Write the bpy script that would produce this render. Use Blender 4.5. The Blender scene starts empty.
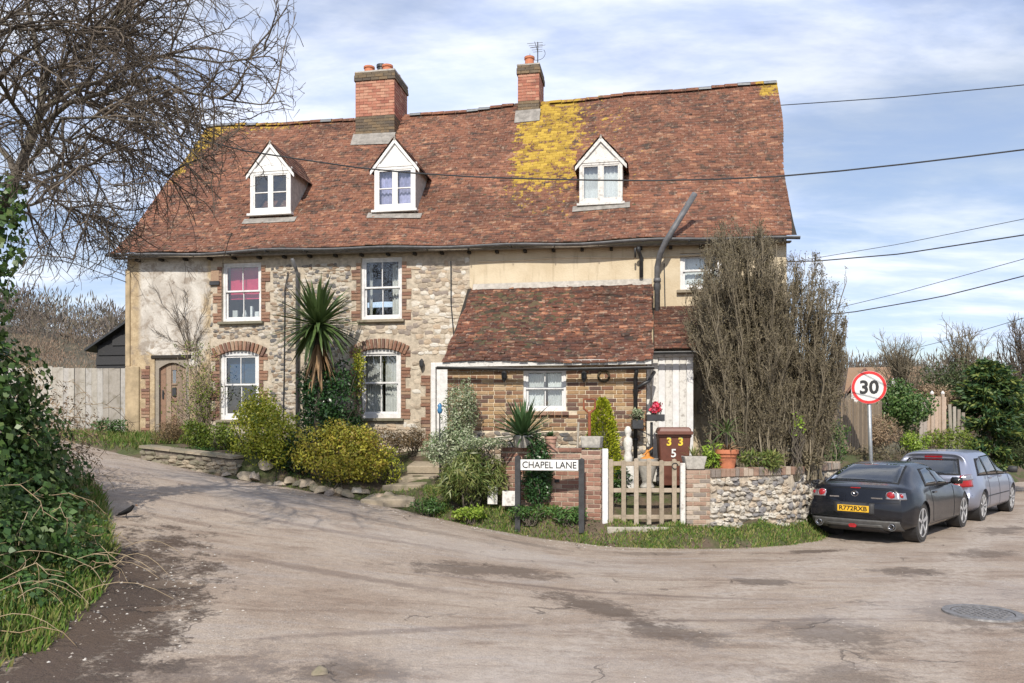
import bpy, bmesh, math, random
import numpy as np
from mathutils import Vector, Matrix
from mathutils.bvhtree import BVHTree
R = math.radians
random.seed(7)
rng = np.random.default_rng(11)
SC = bpy.context.scene
COL = SC.collection

# ------------------------------------------------------------------ camera, sky, sun, exposure
cam_data = bpy.data.cameras.new('camera')
cam = bpy.data.objects.new('camera', cam_data); COL.objects.link(cam)
cam.location = (0, 0, 2.0); cam.rotation_euler = (R(90), 0, 0)
cam_data.sensor_width = 36; cam_data.lens = 28.125
cam_data.shift_y = 0.0815
cam_data.clip_start = 0.1; cam_data.clip_end = 3000
SC.camera = cam
SUN_AZ, SUN_EL = 10, 40            # degrees left of straight behind the camera, height
S = Vector((-math.sin(R(SUN_AZ))*math.cos(R(SUN_EL)), -math.cos(R(SUN_AZ))*math.cos(R(SUN_EL)), math.sin(R(SUN_EL))))
sun_data = bpy.data.lights.new('sun', 'SUN'); sun_data.energy = 4.2; sun_data.angle = R(0.6); sun_data.color = (1, .93, .82)
sun = bpy.data.objects.new('sun', sun_data); COL.objects.link(sun)
sun.location = (-10, -20, 30); sun.rotation_euler = S.to_track_quat('Z', 'Y').to_euler()

def ND(nt, t, ins=None, **props):
    n = nt.nodes.new(t)
    for k, v in props.items(): setattr(n, k, v)
    for k, v in (ins or {}).items():
        s = n.inputs[k]
        if isinstance(v, bpy.types.NodeSocket): nt.links.new(v, s)
        else: s.default_value = v
    return n
def ramp(nt, fac, stops, interp='LINEAR'):
    n = ND(nt, 'ShaderNodeValToRGB', {0: fac})
    n.color_ramp.interpolation = interp
    el = n.color_ramp.elements
    while len(el) < len(stops): el.new(0.5)
    for e, (p, c) in zip(el, stops):
        e.position = p; e.color = (c[0], c[1], c[2], 1) if not isinstance(c, (int, float)) else (c, c, c, 1)
    return n.outputs[0]
def math_(nt, op, a, b=0.0, c=None, clamp=False):
    n = nt.nodes.new('ShaderNodeMath'); n.operation = op; n.use_clamp = clamp
    for i, v in enumerate((a, b) if c is None else (a, b, c)):
        if isinstance(v, bpy.types.NodeSocket): nt.links.new(v, n.inputs[i])
        else: n.inputs[i].default_value = v
    return n.outputs[0]
def sstep(nt, x, a, b):
    n = ND(nt, 'ShaderNodeMapRange', {0: x, 1: a, 2: b}, interpolation_type='SMOOTHSTEP'); return n.outputs[0]
def mixc(nt, fac, a, b, mode='MIX'):
    n = nt.nodes.new('ShaderNodeMix'); n.data_type = 'RGBA'; n.blend_type = mode
    for i, v in ((0, fac), (6, a), (7, b)):
        if isinstance(v, bpy.types.NodeSocket): nt.links.new(v, n.inputs[i])
        else: n.inputs[i].default_value = v if i == 0 else (v[0], v[1], v[2], 1)
    return n.outputs[2]
def noise(nt, vec, scale, detail=4, rough=.55, dist=0.0):
    n = ND(nt, 'ShaderNodeTexNoise', {'Scale': scale, 'Detail': detail, 'Roughness': rough, 'Distortion': dist})
    if vec is not None: nt.links.new(vec, n.inputs['Vector'])
    return n.outputs['Fac']

world = bpy.data.worlds.new('World'); SC.world = world; world.use_nodes = True
nt = world.node_tree; nt.nodes.clear()
sky = ND(nt, 'ShaderNodeTexSky', sky_type='NISHITA')
sky.sun_disc = False; sky.sun_elevation = R(SUN_EL); sky.sun_rotation = R(180+SUN_AZ)
sky.altitude = 50; sky.air_density = 1.0; sky.dust_density = .6; sky.ozone_density = 1.6
tc = ND(nt, 'ShaderNodeTexCoord')
sep = ND(nt, 'ShaderNodeSeparateXYZ', {0: tc.outputs['Generated']})
zc = math_(nt, 'ADD', math_(nt, 'MAXIMUM', sep.outputs[2], 0.0), 0.16)
px = math_(nt, 'DIVIDE', sep.outputs[0], zc); py = math_(nt, 'DIVIDE', sep.outputs[1], zc)
pv = ND(nt, 'ShaderNodeCombineXYZ', {0: px, 1: py, 2: 0.0}).outputs[0]
mp = ND(nt, 'ShaderNodeMapping', {'Vector': pv, 'Location': (3.1, 1.2, 0), 'Rotation': (0, 0, R(24)), 'Scale': (.75, 1.55, 1)}).outputs[0]
c1 = noise(nt, mp, .85, 7, .56, .35); c2 = noise(nt, mp, 2.6, 6, .6, .2)
cl = math_(nt, 'ADD', math_(nt, 'MULTIPLY', c1, .8), math_(nt, 'MULTIPLY', c2, .2))
clf = ND(nt, 'ShaderNodeMapRange', {0: cl, 1: .38, 2: .65, 3: .30, 4: .90}, interpolation_type='SMOOTHSTEP').outputs[0]
shade = mixc(nt, sstep(nt, c2, .35, .7), (6.6, 7.6, 10.4), (9.8, 10.1, 10.8))
skyc = mixc(nt, clf, mixc(nt, .0, sky.outputs[0], (1, 1, 1)), shade)
bg = ND(nt, 'ShaderNodeBackground', {0: skyc, 1: 0.108})
ND(nt, 'ShaderNodeOutputWorld', {0: bg.outputs[0]})
SC.view_settings.view_transform = 'Standard'; SC.view_settings.look = 'None'
SC.view_settings.gamma = 1; SC.view_settings.exposure = 0.2
SC.cycles.max_bounces = 6; SC.cycles.transparent_max_bounces = 12
SC.cycles.caustics_reflective = False; SC.cycles.caustics_refractive = False

# ------------------------------------------------------------------ materials
M = {}
def newmat(name):
    m = bpy.data.materials.new(name); m.use_nodes = True; M[name] = m
    nt = m.node_tree; nt.nodes.clear()
    out = ND(nt, 'ShaderNodeOutputMaterial'); b = ND(nt, 'ShaderNodeBsdfPrincipled')
    nt.links.new(b.outputs[0], out.inputs[0])
    return m, nt, b
def setc(nt, b, c):
    s = b.inputs['Base Color']
    if isinstance(c, bpy.types.NodeSocket): nt.links.new(c, s)
    else: s.default_value = (c[0], c[1], c[2], 1)
def bump(nt, b, h, strength=.5, dist=.02):
    n = ND(nt, 'ShaderNodeBump', {'Strength': strength, 'Distance': dist, 'Height': h}); nt.links.new(n.outputs[0], b.inputs['Normal'])
def objco(nt): return ND(nt, 'ShaderNodeTexCoord').outputs['Object']
def isl(nt): return ND(nt, 'ShaderNodeNewGeometry').outputs['Random Per Island']
def orand(nt): return ND(nt, 'ShaderNodeObjectInfo').outputs['Random']

def plain(name, c, rough=.6, metal=0.0, var=.18, scale=14, bmp=.15, coat=0.0):
    m, nt, b = newmat(name); co = objco(nt)
    f = noise(nt, co, scale, 5, .65)
    setc(nt, b, mixc(nt, sstep(nt, f, .3, .72), [x*(1-var) for x in c], [min(1, x*(1+var)) for x in c]))
    b.inputs['Roughness'].default_value = rough; b.inputs['Metallic'].default_value = metal
    b.inputs['Coat Weight'].default_value = coat
    if bmp: bump(nt, b, noise(nt, co, scale*3, 4), bmp, .01)
    return m
def varied(name, cols, rough=.85, src='obj', dirt=(.06, .05, .04), dirtamt=.5, scale=18, bmp=.5, trans=0.0, dirtlo=.5):
    """colour picked per piece (object or mesh island), broken up by grain and dirt"""
    m, nt, b = newmat(name); co = objco(nt)
    r = orand(nt) if src == 'obj' else isl(nt)
    st = [(i/len(cols), c) for i, c in enumerate(cols)]
    col = ramp(nt, r, st, 'CONSTANT' if src == 'obj' else 'LINEAR')
    geo = ND(nt, 'ShaderNodeNewGeometry').outputs['Position']
    f = noise(nt, geo, scale, 5, .65)
    col = mixc(nt, math_(nt, 'MULTIPLY', sstep(nt, f, dirtlo, dirtlo+.22), dirtamt), col, dirt)
    g = noise(nt, geo, scale*4, 3, .6)
    col = mixc(nt, .35, col, ramp(nt, g, [(.3, .35), (.7, 1.0)]), 'MULTIPLY')
    setc(nt, b, col); b.inputs['Roughness'].default_value = rough
    if bmp: bump(nt, b, math_(nt, 'ADD', f, math_(nt, 'MULTIPLY', g, .5)), bmp, .012)
    if trans:
        out = [n for n in nt.nodes if n.type == 'OUTPUT_MATERIAL'][0]
        t = ND(nt, 'ShaderNodeBsdfTranslucent'); nt.links.new(col, t.inputs[0])
        mx = ND(nt, 'ShaderNodeMixShader', {0: trans, 1: b.outputs[0], 2: t.outputs[0]}); nt.links.new(mx.outputs[0], out.inputs[0])
    return m
def leafmat(name, cols, rough=.45, trans=.25):
    m, nt, b = newmat(name)
    r = isl(nt); col = ramp(nt, r, [(i/max(1, len(cols)-1), [min(.8, x*1.35) for x in c]) for i, c in enumerate(cols)])
    oi = math_(nt, 'MULTIPLY_ADD', orand(nt), .3, .85)
    hs = ND(nt, 'ShaderNodeHueSaturation', {'Value': oi, 'Color': col}); col = hs.outputs[0]
    setc(nt, b, col); b.inputs['Roughness'].default_value = rough; b.inputs['Specular IOR Level'].default_value = .35
    out = [n for n in nt.nodes if n.type == 'OUTPUT_MATERIAL'][0]
    t = ND(nt, 'ShaderNodeBsdfTranslucent'); nt.links.new(col, t.inputs[0])
    mx = ND(nt, 'ShaderNodeMixShader', {0: trans, 1: b.outputs[0], 2: t.outputs[0]}); nt.links.new(mx.outputs[0], out.inputs[0])
    return m
def glassmat(name, tint=(.9, .95, .95), refl=.10):
    m = bpy.data.materials.new(name); m.use_nodes = True; M[name] = m; nt = m.node_tree; nt.nodes.clear()
    out = ND(nt, 'ShaderNodeOutputMaterial')
    fr = ND(nt, 'ShaderNodeFresnel', {0: 1.5}).outputs[0]
    w = noise(nt, objco(nt), 3.0, 2)
    bp = ND(nt, 'ShaderNodeBump', {'Strength': .06, 'Distance': .05, 'Height': w})
    g = ND(nt, 'ShaderNodeBsdfGlossy', {'Roughness': .02, 'Normal': bp.outputs[0]}); t = ND(nt, 'ShaderNodeBsdfTransparent', {0: (*tint, 1)})
    mx = ND(nt, 'ShaderNodeMixShader', {0: math_(nt, 'ADD', fr, refl, clamp=True), 1: t.outputs[0], 2: g.outputs[0]})
    nt.links.new(mx.outputs[0], out.inputs[0]); return m

# ------------------------------------------------------------------ mesh helpers
def mesh_from(name, V, F, smooth=False):
    me = bpy.data.meshes.new(name)
    V = np.asarray(V, dtype=np.float32).reshape(-1, 3)
    if isinstance(F, np.ndarray):
        k = F.shape[1]; n = len(F)
        me.vertices.add(len(V)); me.vertices.foreach_set('co', V.ravel())
        me.loops.add(n*k); me.loops.foreach_set('vertex_index', F.astype(np.int32).ravel())
        me.polygons.add(n); me.polygons.foreach_set('loop_start', np.arange(0, n*k, k, dtype=np.int32))
        me.polygons.foreach_set('loop_total', np.full(n, k, dtype=np.int32))
        me.update(calc_edges=True)
    else:
        me.from_pydata([tuple(map(float, v)) for v in V], [], F); me.update()
    if smooth and len(me.polygons): me.polygons.foreach_set('use_smooth', np.ones(len(me.polygons), dtype=bool))
    return me
def obj(name, me, mat=None, parent=None, loc=None, rot=None, kind=None):
    o = bpy.data.objects.new(name, me); COL.objects.link(o)
    if mat is not None and me is not None and not len(me.materials): me.materials.append(M[mat] if isinstance(mat, str) else mat)
    if parent is not None: o.parent = parent
    if loc is not None: o.location = loc
    if rot is not None: o.rotation_euler = rot
    if kind: o['kind'] = kind
    return o
def thing(name, label, cat, loc=(0, 0, 0), rz=0.0, group=None):
    o = bpy.data.objects.new(name, None); COL.objects.link(o); o.empty_display_size = .2
    o.location = loc; o.rotation_euler = (0, 0, rz); tag(o, label, cat, group); return o
def tag(o, label, cat, group=None, kind=None):
    o['label'] = label; o['category'] = cat
    if group: o['group'] = group
    if kind: o['kind'] = kind
    return o
class MB:
    def __init__(s): s.v = []; s.f = []
    def add(s, V, F):
        b = len(s.v); s.v += [tuple(p) for p in V]; s.f += [[i+b for i in f] for f in F]; return s
    def box(s, x0, x1, y0, y1, z0, z1, j=0.0):
        V = [(x, y, z) for z in (z0, z1) for y in (y0, y1) for x in (x0, x1)]
        if j: V = [tuple(c+random.uniform(-j, j) for c in p) for p in V]
        return s.add(V, [(0, 2, 3, 1), (4, 5, 7, 6), (0, 1, 5, 4), (2, 6, 7, 3), (0, 4, 6, 2), (1, 3, 7, 5)])
    def bar(s, p, q, w, h=None, up=(0, 0, 1)):
        p = Vector(p); q = Vector(q); h = h or w; d = (q-p).normalized(); up = Vector(up)
        if abs(d.dot(up)) > .98: up = Vector((0, 1, 0))
        a = d.cross(up).normalized()*w*.5; c = a.cross(d).normalized()*h*.5
        V = [e+sa*a+sc*c for e in (p, q) for sa, sc in ((-1, -1), (1, -1), (1, 1), (-1, 1))]
        return s.add(V, [(0, 1, 2, 3), (7, 6, 5, 4), (0, 4, 5, 1), (1, 5, 6, 2), (2, 6, 7, 3), (3, 7, 4, 0)])
    def tube(s, pts, r, n=8, cap=True):
        P = [Vector(p) for p in pts]; k = len(P); rr = r if isinstance(r, (list, tuple)) else [r]*k
        V = []; u = None
        for i in range(k):
            d = (P[min(i+1, k-1)]-P[max(i-1, 0)]).normalized()
            if u is None: u = d.orthogonal().normalized()
            u = (u-d*u.dot(d)).normalized(); w = d.cross(u)
            for a in range(n):
                t = 2*math.pi*a/n; V.append(P[i]+(u*math.cos(t)+w*math.sin(t))*rr[i])
        F = [(i*n+a, i*n+(a+1) % n, (i+1)*n+(a+1) % n, (i+1)*n+a) for i in range(k-1) for a in range(n)]
        if cap: F += [tuple(range(n-1, -1, -1)), tuple(range((k-1)*n, k*n))]
        return s.add(V, F)
    def lathe(s, prof, n=20, c=(0, 0, 0), axis='z', cap=True):
        V = []
        for r_, z in prof:
            for a in range(n):
                t = 2*math.pi*a/n; x, y = r_*math.cos(t), r_*math.sin(t)
                p = (x, y, z) if axis == 'z' else ((x, z, y) if axis == 'y' else (z, x, y))
                V.append((p[0]+c[0], p[1]+c[1], p[2]+c[2]))
        k = len(prof)
        F = [(i*n+a, i*n+(a+1) % n, (i+1)*n+(a+1) % n, (i+1)*n+a) for i in range(k-1) for a in range(n)]
        if cap: F += [tuple(range(n-1, -1, -1)), tuple(range((k-1)*n, k*n))]
        return s.add(V, F)
    def prism(s, poly, y0, y1):          # polygon in x,z pushed along y
        n = len(poly); V = [(x, y0, z) for x, z in poly]+[(x, y1, z) for x, z in poly]
        return s.add(V, [tuple(range(n)), tuple(range(2*n-1, n-1, -1))]+[(i, i+n, (i+1) % n+n, (i+1) % n) for i in range(n)])
    def mesh(s, name, smooth=False):
        me = bpy.data.meshes.new(name); me.from_pydata([tuple(v) for v in s.v], [], s.f)
        bm = bmesh.new(); bm.from_mesh(me); bmesh.ops.recalc_face_normals(bm, faces=bm.faces); bm.to_mesh(me); bm.free()
        if smooth: me.polygons.foreach_set('use_smooth', [True]*len(me.polygons))
        return me
    def build(s, name, mat, parent=None, smooth=False, loc=None, rot=None, kind=None, bevel=0.0, angle=None):
        me = s.mesh(name, smooth)
        if bevel:
            bm = bmesh.new(); bm.from_mesh(me)
            bmesh.ops.bevel(bm, geom=bm.edges[:], offset=bevel, segments=1, affect='EDGES', clamp_overlap=True); bm.to_mesh(me); bm.free()
        if angle: me.set_sharp_from_angle(angle=R(angle))
        return obj(name, me, mat, parent, loc, rot, kind)
def box(name, mat, parent, *a, bevel=.006, **k): return MB().box(*a).build(name, mat, parent, bevel=bevel, **k)

def nrm(a): return a/np.maximum(np.linalg.norm(a, axis=-1, keepdims=True), 1e-9)
def twigs_np(P, Rr, sides=3):
    """P (n,k,3) polylines, Rr (n,k) radii -> vertices, quads of thin tubes"""
    n, k, _ = P.shape
    d = nrm(P[:, -1]-P[:, 0]); ref = np.where(np.abs(d[:, 2:3]) > .8, np.array([[1., 0, 0]]), np.array([[0, 0, 1.]]))
    u = nrm(np.cross(d, ref)); w = np.cross(d, u)
    V = np.empty((n, k, sides, 3))
    for a in range(sides):
        t = 2*math.pi*a/sides
        V[:, :, a] = P+Rr[..., None]*(u*math.cos(t)+w*math.sin(t))[:, None, :]
    base = (np.arange(n)*k*sides)[:, None, None, None]
    i = np.arange(k-1)[None, :, None, None]*sides; a = np.arange(sides)[None, None, :, None]; a2 = (a+1) % sides
    F = np.concatenate([base+i+a, base+i+a2, base+i+sides+a2, base+i+sides+a], axis=-1).reshape(-1, 4)
    return V.reshape(-1, 3), F
def join_np(parts):
    V = []; F = []; b = 0
    for v, f in parts: V.append(v); F.append(f+b); b += len(v)
    return np.concatenate(V), np.concatenate(F)
def grow(P, n, lo, hi, ang, k=6, up=.1, wob=.25, tmin=.25, tpow=1.0, hang=0.0):
    """n child polylines springing from parents P (m,k,3)"""
    m, kp, _ = P.shape
    idx = rng.integers(0, m, n); t = tmin+(1-tmin)*rng.random(n)**tpow; x = t*(kp-1); i0 = np.minimum(x.astype(int), kp-2); fr = (x-i0)[:, None]
    a = P[idx, i0]; b = P[idx, i0+1]; st = a*(1-fr)+b*fr; tan = nrm(b-a)
    pr = nrm(np.cross(tan, rng.normal(size=(n, 3))))
    an = np.radians(rng.normal(ang, ang*.3, n))[:, None]
    d = nrm(tan*np.cos(an)+pr*np.sin(an)+np.array([0, 0, up]))
    L = rng.uniform(lo, hi, n)*(1.15-.5*t)
    out = np.empty((n, k, 3)); out[:, 0] = st
    for j in range(1, k):
        d = nrm(d+rng.normal(size=(n, 3))*wob+np.array([0, 0, up*.6-hang*j/k])); out[:, j] = out[:, j-1]+d*(L/(k-1))[:, None]
    return out
def resample(pts, k):
    p = np.array(pts, float); seg = np.r_[0, np.cumsum(np.linalg.norm(np.diff(p, axis=0), axis=1))]
    t = np.linspace(0, seg[-1], k); return np.stack([np.interp(t, seg, p[:, i]) for i in range(3)], 1)
def leaf_mesh(name, pos, d, nor, ln, wd, fold=0.0):
    """diamond leaves: pos base (n,3), d direction, nor normal, lengths, widths"""
    n = len(pos); d = nrm(d); s = nrm(np.cross(d, nor)); up = np.cross(s, d)
    ln = np.broadcast_to(np.asarray(ln), (n,))[:, None]; wd = np.broadcast_to(np.asarray(wd), (n,))[:, None]
    V = np.empty((n, 4, 3)); V[:, 0] = pos; V[:, 1] = pos+d*ln*.45+s*wd*.5+up*wd*fold; V[:, 2] = pos+d*ln; V[:, 3] = pos+d*ln*.45-s*wd*.5+up*wd*fold
    return mesh_from(name, V.reshape(-1, 3), np.arange(n*4).reshape(n, 4))
def blobs(n, lumps, shell=.35):
    """points spread in the outer shell of ellipsoid lumps [(cx,cy,cz,rx,ry,rz)], with outward normals"""
    L = np.array(lumps, float); w = (L[:, 3]*L[:, 4]+L[:, 4]*L[:, 5]+L[:, 3]*L[:, 5]); idx = rng.choice(len(L), n, p=w/w.sum())
    q = nrm(rng.normal(size=(n, 3))); r = 1-shell*rng.random(n)**1.6
    return L[idx, :3]+q*L[idx, 3:]*r[:, None], nrm(q/L[idx, 3:])
def lumps_on(c, r, m, s=.45, low=-.5):
    out = [(c[0], c[1], c[2], r[0]*.75, r[1]*.75, r[2]*.78)]
    for _ in range(m):
        q = nrm(rng.normal(size=3)); q[2] = max(q[2], low); k = rng.uniform(.7, 1.25)*s
        out.append((c[0]+q[0]*r[0]*.68, c[1]+q[1]*r[1]*.68, c[2]+q[2]*r[2]*.68, r[0]*k, r[1]*k, r[2]*k))
    return out

# ------------------------------------------------------------------ ground levels
def gz(x, y):
    s = np.clip((np.asarray(y, float)-3)/11, 0, 1); s = s*s*(3-2*s)
    return s*.16*np.log1p(np.exp(np.clip((1.0-np.clip(x, -14, 60))*2, -50, 50)))/2
TH = R(10); FX, FY = -8.9, 18.5
def hw(u, o, z=None):                 # house coordinates (along front, outwards) -> world
    x = FX+u*math.cos(TH)-o*math.sin(TH); y = FY-u*math.sin(TH)-o*math.cos(TH)
    return (x, y) if z is None else (x, y, z)
EDGE = [(-60, 42), (-14, 19.0), (-9.5, 16.7), (-7.9, 15.95), (-7.17, 15.7), (-5.29, 14.95), (-3.32, 14.75), (-2.04, 14.3), (-.72, 13.65), (1.45, 13.05), (3.0, 12.8), (4.4, 13.1), (5.45, 13.95), (6.25, 15.1), (9, 18.6), (14, 24.2), (60, 74)]
GARDEN = EDGE+[(60, 120), (-60, 120)]
HEDGE = [(-6.3, 12.2), (-5.75, 11.4), (-4.55, 9.3), (-4.0, 7.9), (-3.75, 6.6), (-3.85, 5.7), (-4.2, 3), (-5, -8), (-60, -8), (-60, 36), (-14, 16), (-9, 13.6)]
def sdist(X, Y, poly):
    """signed distance, positive inside"""
    P = np.array(poly, float); D = np.full(X.shape, 1e9); ins = np.zeros(X.shape, bool)
    for i in range(len(P)):
        a = P[i]; b = P[(i+1) % len(P)]; e = b-a; t = np.clip(((X-a[0])*e[0]+(Y-a[1])*e[1])/(e@e), 0, 1)
        D = np.minimum(D, np.hypot(X-a[0]-t*e[0], Y-a[1]-t*e[1]))
        if a[1] != b[1]: ins ^= ((a[1] > Y) != (b[1] > Y)) & (X < (b[0]-a[0])*(Y-a[1])/(b[1]-a[1])+a[0])
    return np.where(ins, D, -D)
CTRL = [(*hw(0, 0), 1.75), (*hw(3, 0), 1.72), (*hw(5, 0), 1.62), (*hw(7.5, .2), 1.5), (-6.9, 16.3, 1.62), (-5.4, 15.6, 1.5), (-3.6, 15.4, 1.0), (-2.2, 15, .78),
        (-1.7, 15.7, 1.0), (-1.45, 16.5, 1.42), (-.6, 15, .85), (-.6, 14.2, .55), (.6, 14.6, .9), (.1, 13.75, .47), (1.25, 13.4, .36), (1.6, 14.4, .8), (2.3, 13.45, .3), (2.3, 14.2, .75), (2.2, 15, .98), (3.0, 14.6, .95),
        (3.2, 13.05, .24), (3.9, 13.25, .2), (4.8, 13.75, .2), (5.3, 14.3, .25), (6.2, 15.4, .3), (3.9, 14.4, .95), (5, 15.2, 1.0), (5.8, 16, 1.1), (7.6, 18.6, 1.35), (9.6, 21.2, 1.25), (12, 24.5, 1.15), (16, 30, 1.1), (-12, 19.6, 1.9), (-10, 18.2, 1.78), (-9.6, 24, 2.0), (3, 25, 1.4), (-20, 30, 2.6), (30, 50, 1.2)]
def idw(X, Y):
    num = np.zeros(X.shape); den = np.zeros(X.shape)
    for x, y, z in CTRL:
        w = 1/((X-x)**2+(Y-y)**2+.02)**1.7; num += w*z; den += w
    return num/den
def ss(a, b, x): t = np.clip((x-a)/(b-a), 0, 1); return t*t*(3-2*t)
def wav(X, Y, s=1.0): return (np.sin(X*3.1*s+Y*1.7*s)+np.sin(X*1.3*s-Y*4.1*s+1)+np.sin(X*7.3*s+Y*5.9*s+2)*.5+np.sin(X*11*s-Y*9*s)*.3)/2.8
def verge_z(X, Y):
    X = np.asarray(X, float); Y = np.asarray(Y, float)
    g = gz(X, Y); dg = sdist(X, Y, GARDEN)+wav(X, Y)*.07; dh = sdist(X, Y, HEDGE)+wav(X, Y)*.09
    t = idw(X, Y)+wav(X, Y, 1.6)*.02
    zg = (g-.1)+(t-g+.1)*ss(-.12, .5, dg)
    zh = (g-.1)+(.24+.03*wav(X, Y, 2))*ss(-.15, .6, dh)
    return np.maximum(np.where(dg > -.15, zg, g-.1), np.where(dh > -.2, zh, g-.1)), np.maximum(dg, dh)
def gaxis(segs):
    out = [segs[0][0]]
    for a, b, st in segs: out += list(np.arange(a+st, b+1e-6, st))
    return np.array(out)
def grid_mesh(name, xs, ys, zf, keep=None, smooth=True):
    X, Y = np.meshgrid(xs, ys); Z = zf(X, Y); ny, nx = X.shape
    i = np.arange(ny-1)[:, None]*nx+np.arange(nx-1)[None, :]
    F = np.stack([i, i+1, i+nx+1, i+nx], -1).reshape(-1, 4)
    V = np.stack([X, Y, Z], -1).reshape(-1, 3)
    if keep is not None:
        k = keep(X, Y); kf = (k[:-1, :-1] | k[1:, 1:] | k[1:, :-1] | k[:-1, 1:]).ravel(); F = F[kf]
        used = np.unique(F); mp_ = np.full(len(V), -1); mp_[used] = np.arange(len(used)); F = mp_[F]; V = V[used]
    return mesh_from(name, V, F, smooth)

# ------------------------------------------------------------------ ground materials
def ell(nt, co, cx, cy, rx, ry, rot=0.0, warp=None):
    mp = ND(nt, 'ShaderNodeMapping', {'Vector': co, 'Location': (cx, cy, 0), 'Rotation': (0, 0, rot), 'Scale': (rx, ry, 1)}, vector_type='TEXTURE')
    s = ND(nt, 'ShaderNodeSeparateXYZ', {0: mp.outputs[0]})
    d = ND(nt, 'ShaderNodeVectorMath', {0: ND(nt, 'ShaderNodeCombineXYZ', {0: s.outputs[0], 1: s.outputs[1], 2: 0.0}).outputs[0]}, operation='LENGTH').outputs['Value']
    if warp is not None: d = math_(nt, 'ADD', d, warp)
    return d
m, nt, b = newmat('asphalt'); co = objco(nt)
n1 = noise(nt, co, .55, 6, .6); n2 = noise(nt, co, 3.2, 8, .66); n3 = noise(nt, co, 70, 3, .7); n4 = noise(nt, co, 9, 6, .7)
col = mixc(nt, sstep(nt, n1, .35, .65), (.345, .268, .207), (.44, .36, .288))
mpd = ND(nt, 'ShaderNodeMapping', {'Vector': co, 'Rotation': (0, 0, R(-30)), 'Scale': (.5, 2.2, 1)}).outputs[0]
n5 = noise(nt, mpd, 1.6, 7, .62, .6)
col = mixc(nt, math_(nt, 'MULTIPLY', sstep(nt, n5, .50, .66), .62), col, (.215, .15, .108))
col = mixc(nt, math_(nt, 'MULTIPLY', sstep(nt, n5, .50, .30), .4), col, (.42, .38, .36))
col = mixc(nt, .75, col, ramp(nt, n3, [(.25, .4), (.55, 1.0), (.75, 1.3)]), 'MULTIPLY')
vc = ND(nt, 'ShaderNodeTexVoronoi', {'Vector': co, 'Scale': 42.0}); vg = ND(nt, 'ShaderNodeRGBToBW', {0: vc.outputs['Color']}).outputs[0]; chip = math_(nt, 'MULTIPLY', sstep(nt, vc.outputs['Distance'], .5, .25), sstep(nt, noise(nt, co, 1.7, 4), .38, .6)); col = mixc(nt, math_(nt, 'MULTIPLY', chip, .38), col, ramp(nt, vg, [(.2, (.10, .085, .075)), (.6, (.38, .33, .29)), (.9, (.60, .56, .52))]))
wc = ND(nt, 'ShaderNodeVectorMath', {0: co, 1: ND(nt, 'ShaderNodeVectorMath', {0: ND(nt, 'ShaderNodeTexNoise', {'Vector': co, 'Scale': 1.4, 'Detail': 6.0}).outputs['Color'], 1: (1.6, 1.6, 0)}, operation='MULTIPLY').outputs[0]}, operation='ADD').outputs[0]
vk = ND(nt, 'ShaderNodeTexVoronoi', {'Vector': wc, 'Scale': .55}, feature='DISTANCE_TO_EDGE').outputs['Distance']
crack = math_(nt, 'MULTIPLY', sstep(nt, vk, .011, .003), sstep(nt, noise(nt, co, .9, 3), .53, .6))
col = mixc(nt, math_(nt, 'MULTIPLY', crack, .5), col, (.09, .065, .05))
tk = None
for tx, rot_, sc_ in ((0.0, -58, 1.0), (1.5, -58, 1.0), (3.6, -50, 1.0), (5.1, -50, 1.0)):
    r_ = ND(nt, 'ShaderNodeMapping', {'Vector': co, 'Rotation': (0, 0, R(rot_))}).outputs[0]; sx_ = ND(nt, 'ShaderNodeSeparateXYZ', {0: r_}).outputs[1]
    dd_ = math_(nt, 'ABSOLUTE', math_(nt, 'ADD', math_(nt, 'SUBTRACT', sx_, tx-1.0), math_(nt, 'MULTIPLY', math_(nt, 'SUBTRACT', n1, .5), 1.2)))
    col = mixc(nt, math_(nt, 'MULTIPLY', sstep(nt, dd_, .38, .1), math_(nt, 'MULTIPLY', sstep(nt, n4, .35, .6), .4)), col, (.47, .41, .355))
col = mixc(nt, .5, col, ramp(nt, n4, [(.3, .6), (.6, 1.0)]), 'MULTIPLY')
w = math_(nt, 'ADD', math_(nt, 'MULTIPLY', math_(nt, 'SUBTRACT', n2, .5), 3.2), math_(nt, 'MULTIPLY', math_(nt, 'SUBTRACT', noise(nt, co, 16, 6, .75), .5), 2.2))
w2 = math_(nt, 'MULTIPLY', math_(nt, 'SUBTRACT', noise(nt, co, 8, 8, .7), .5), 2.2)
wet = None
def stain(cx, cy, rx, ry, rot, amt, soft, c, ww=None):
    global col, wet
    k = math_(nt, 'MULTIPLY', sstep(nt, ell(nt, co, cx, cy, rx, ry, rot, ww or w), 1.0+soft, 1.0-soft), amt)
    col = mixc(nt, k, col, c); return k
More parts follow.
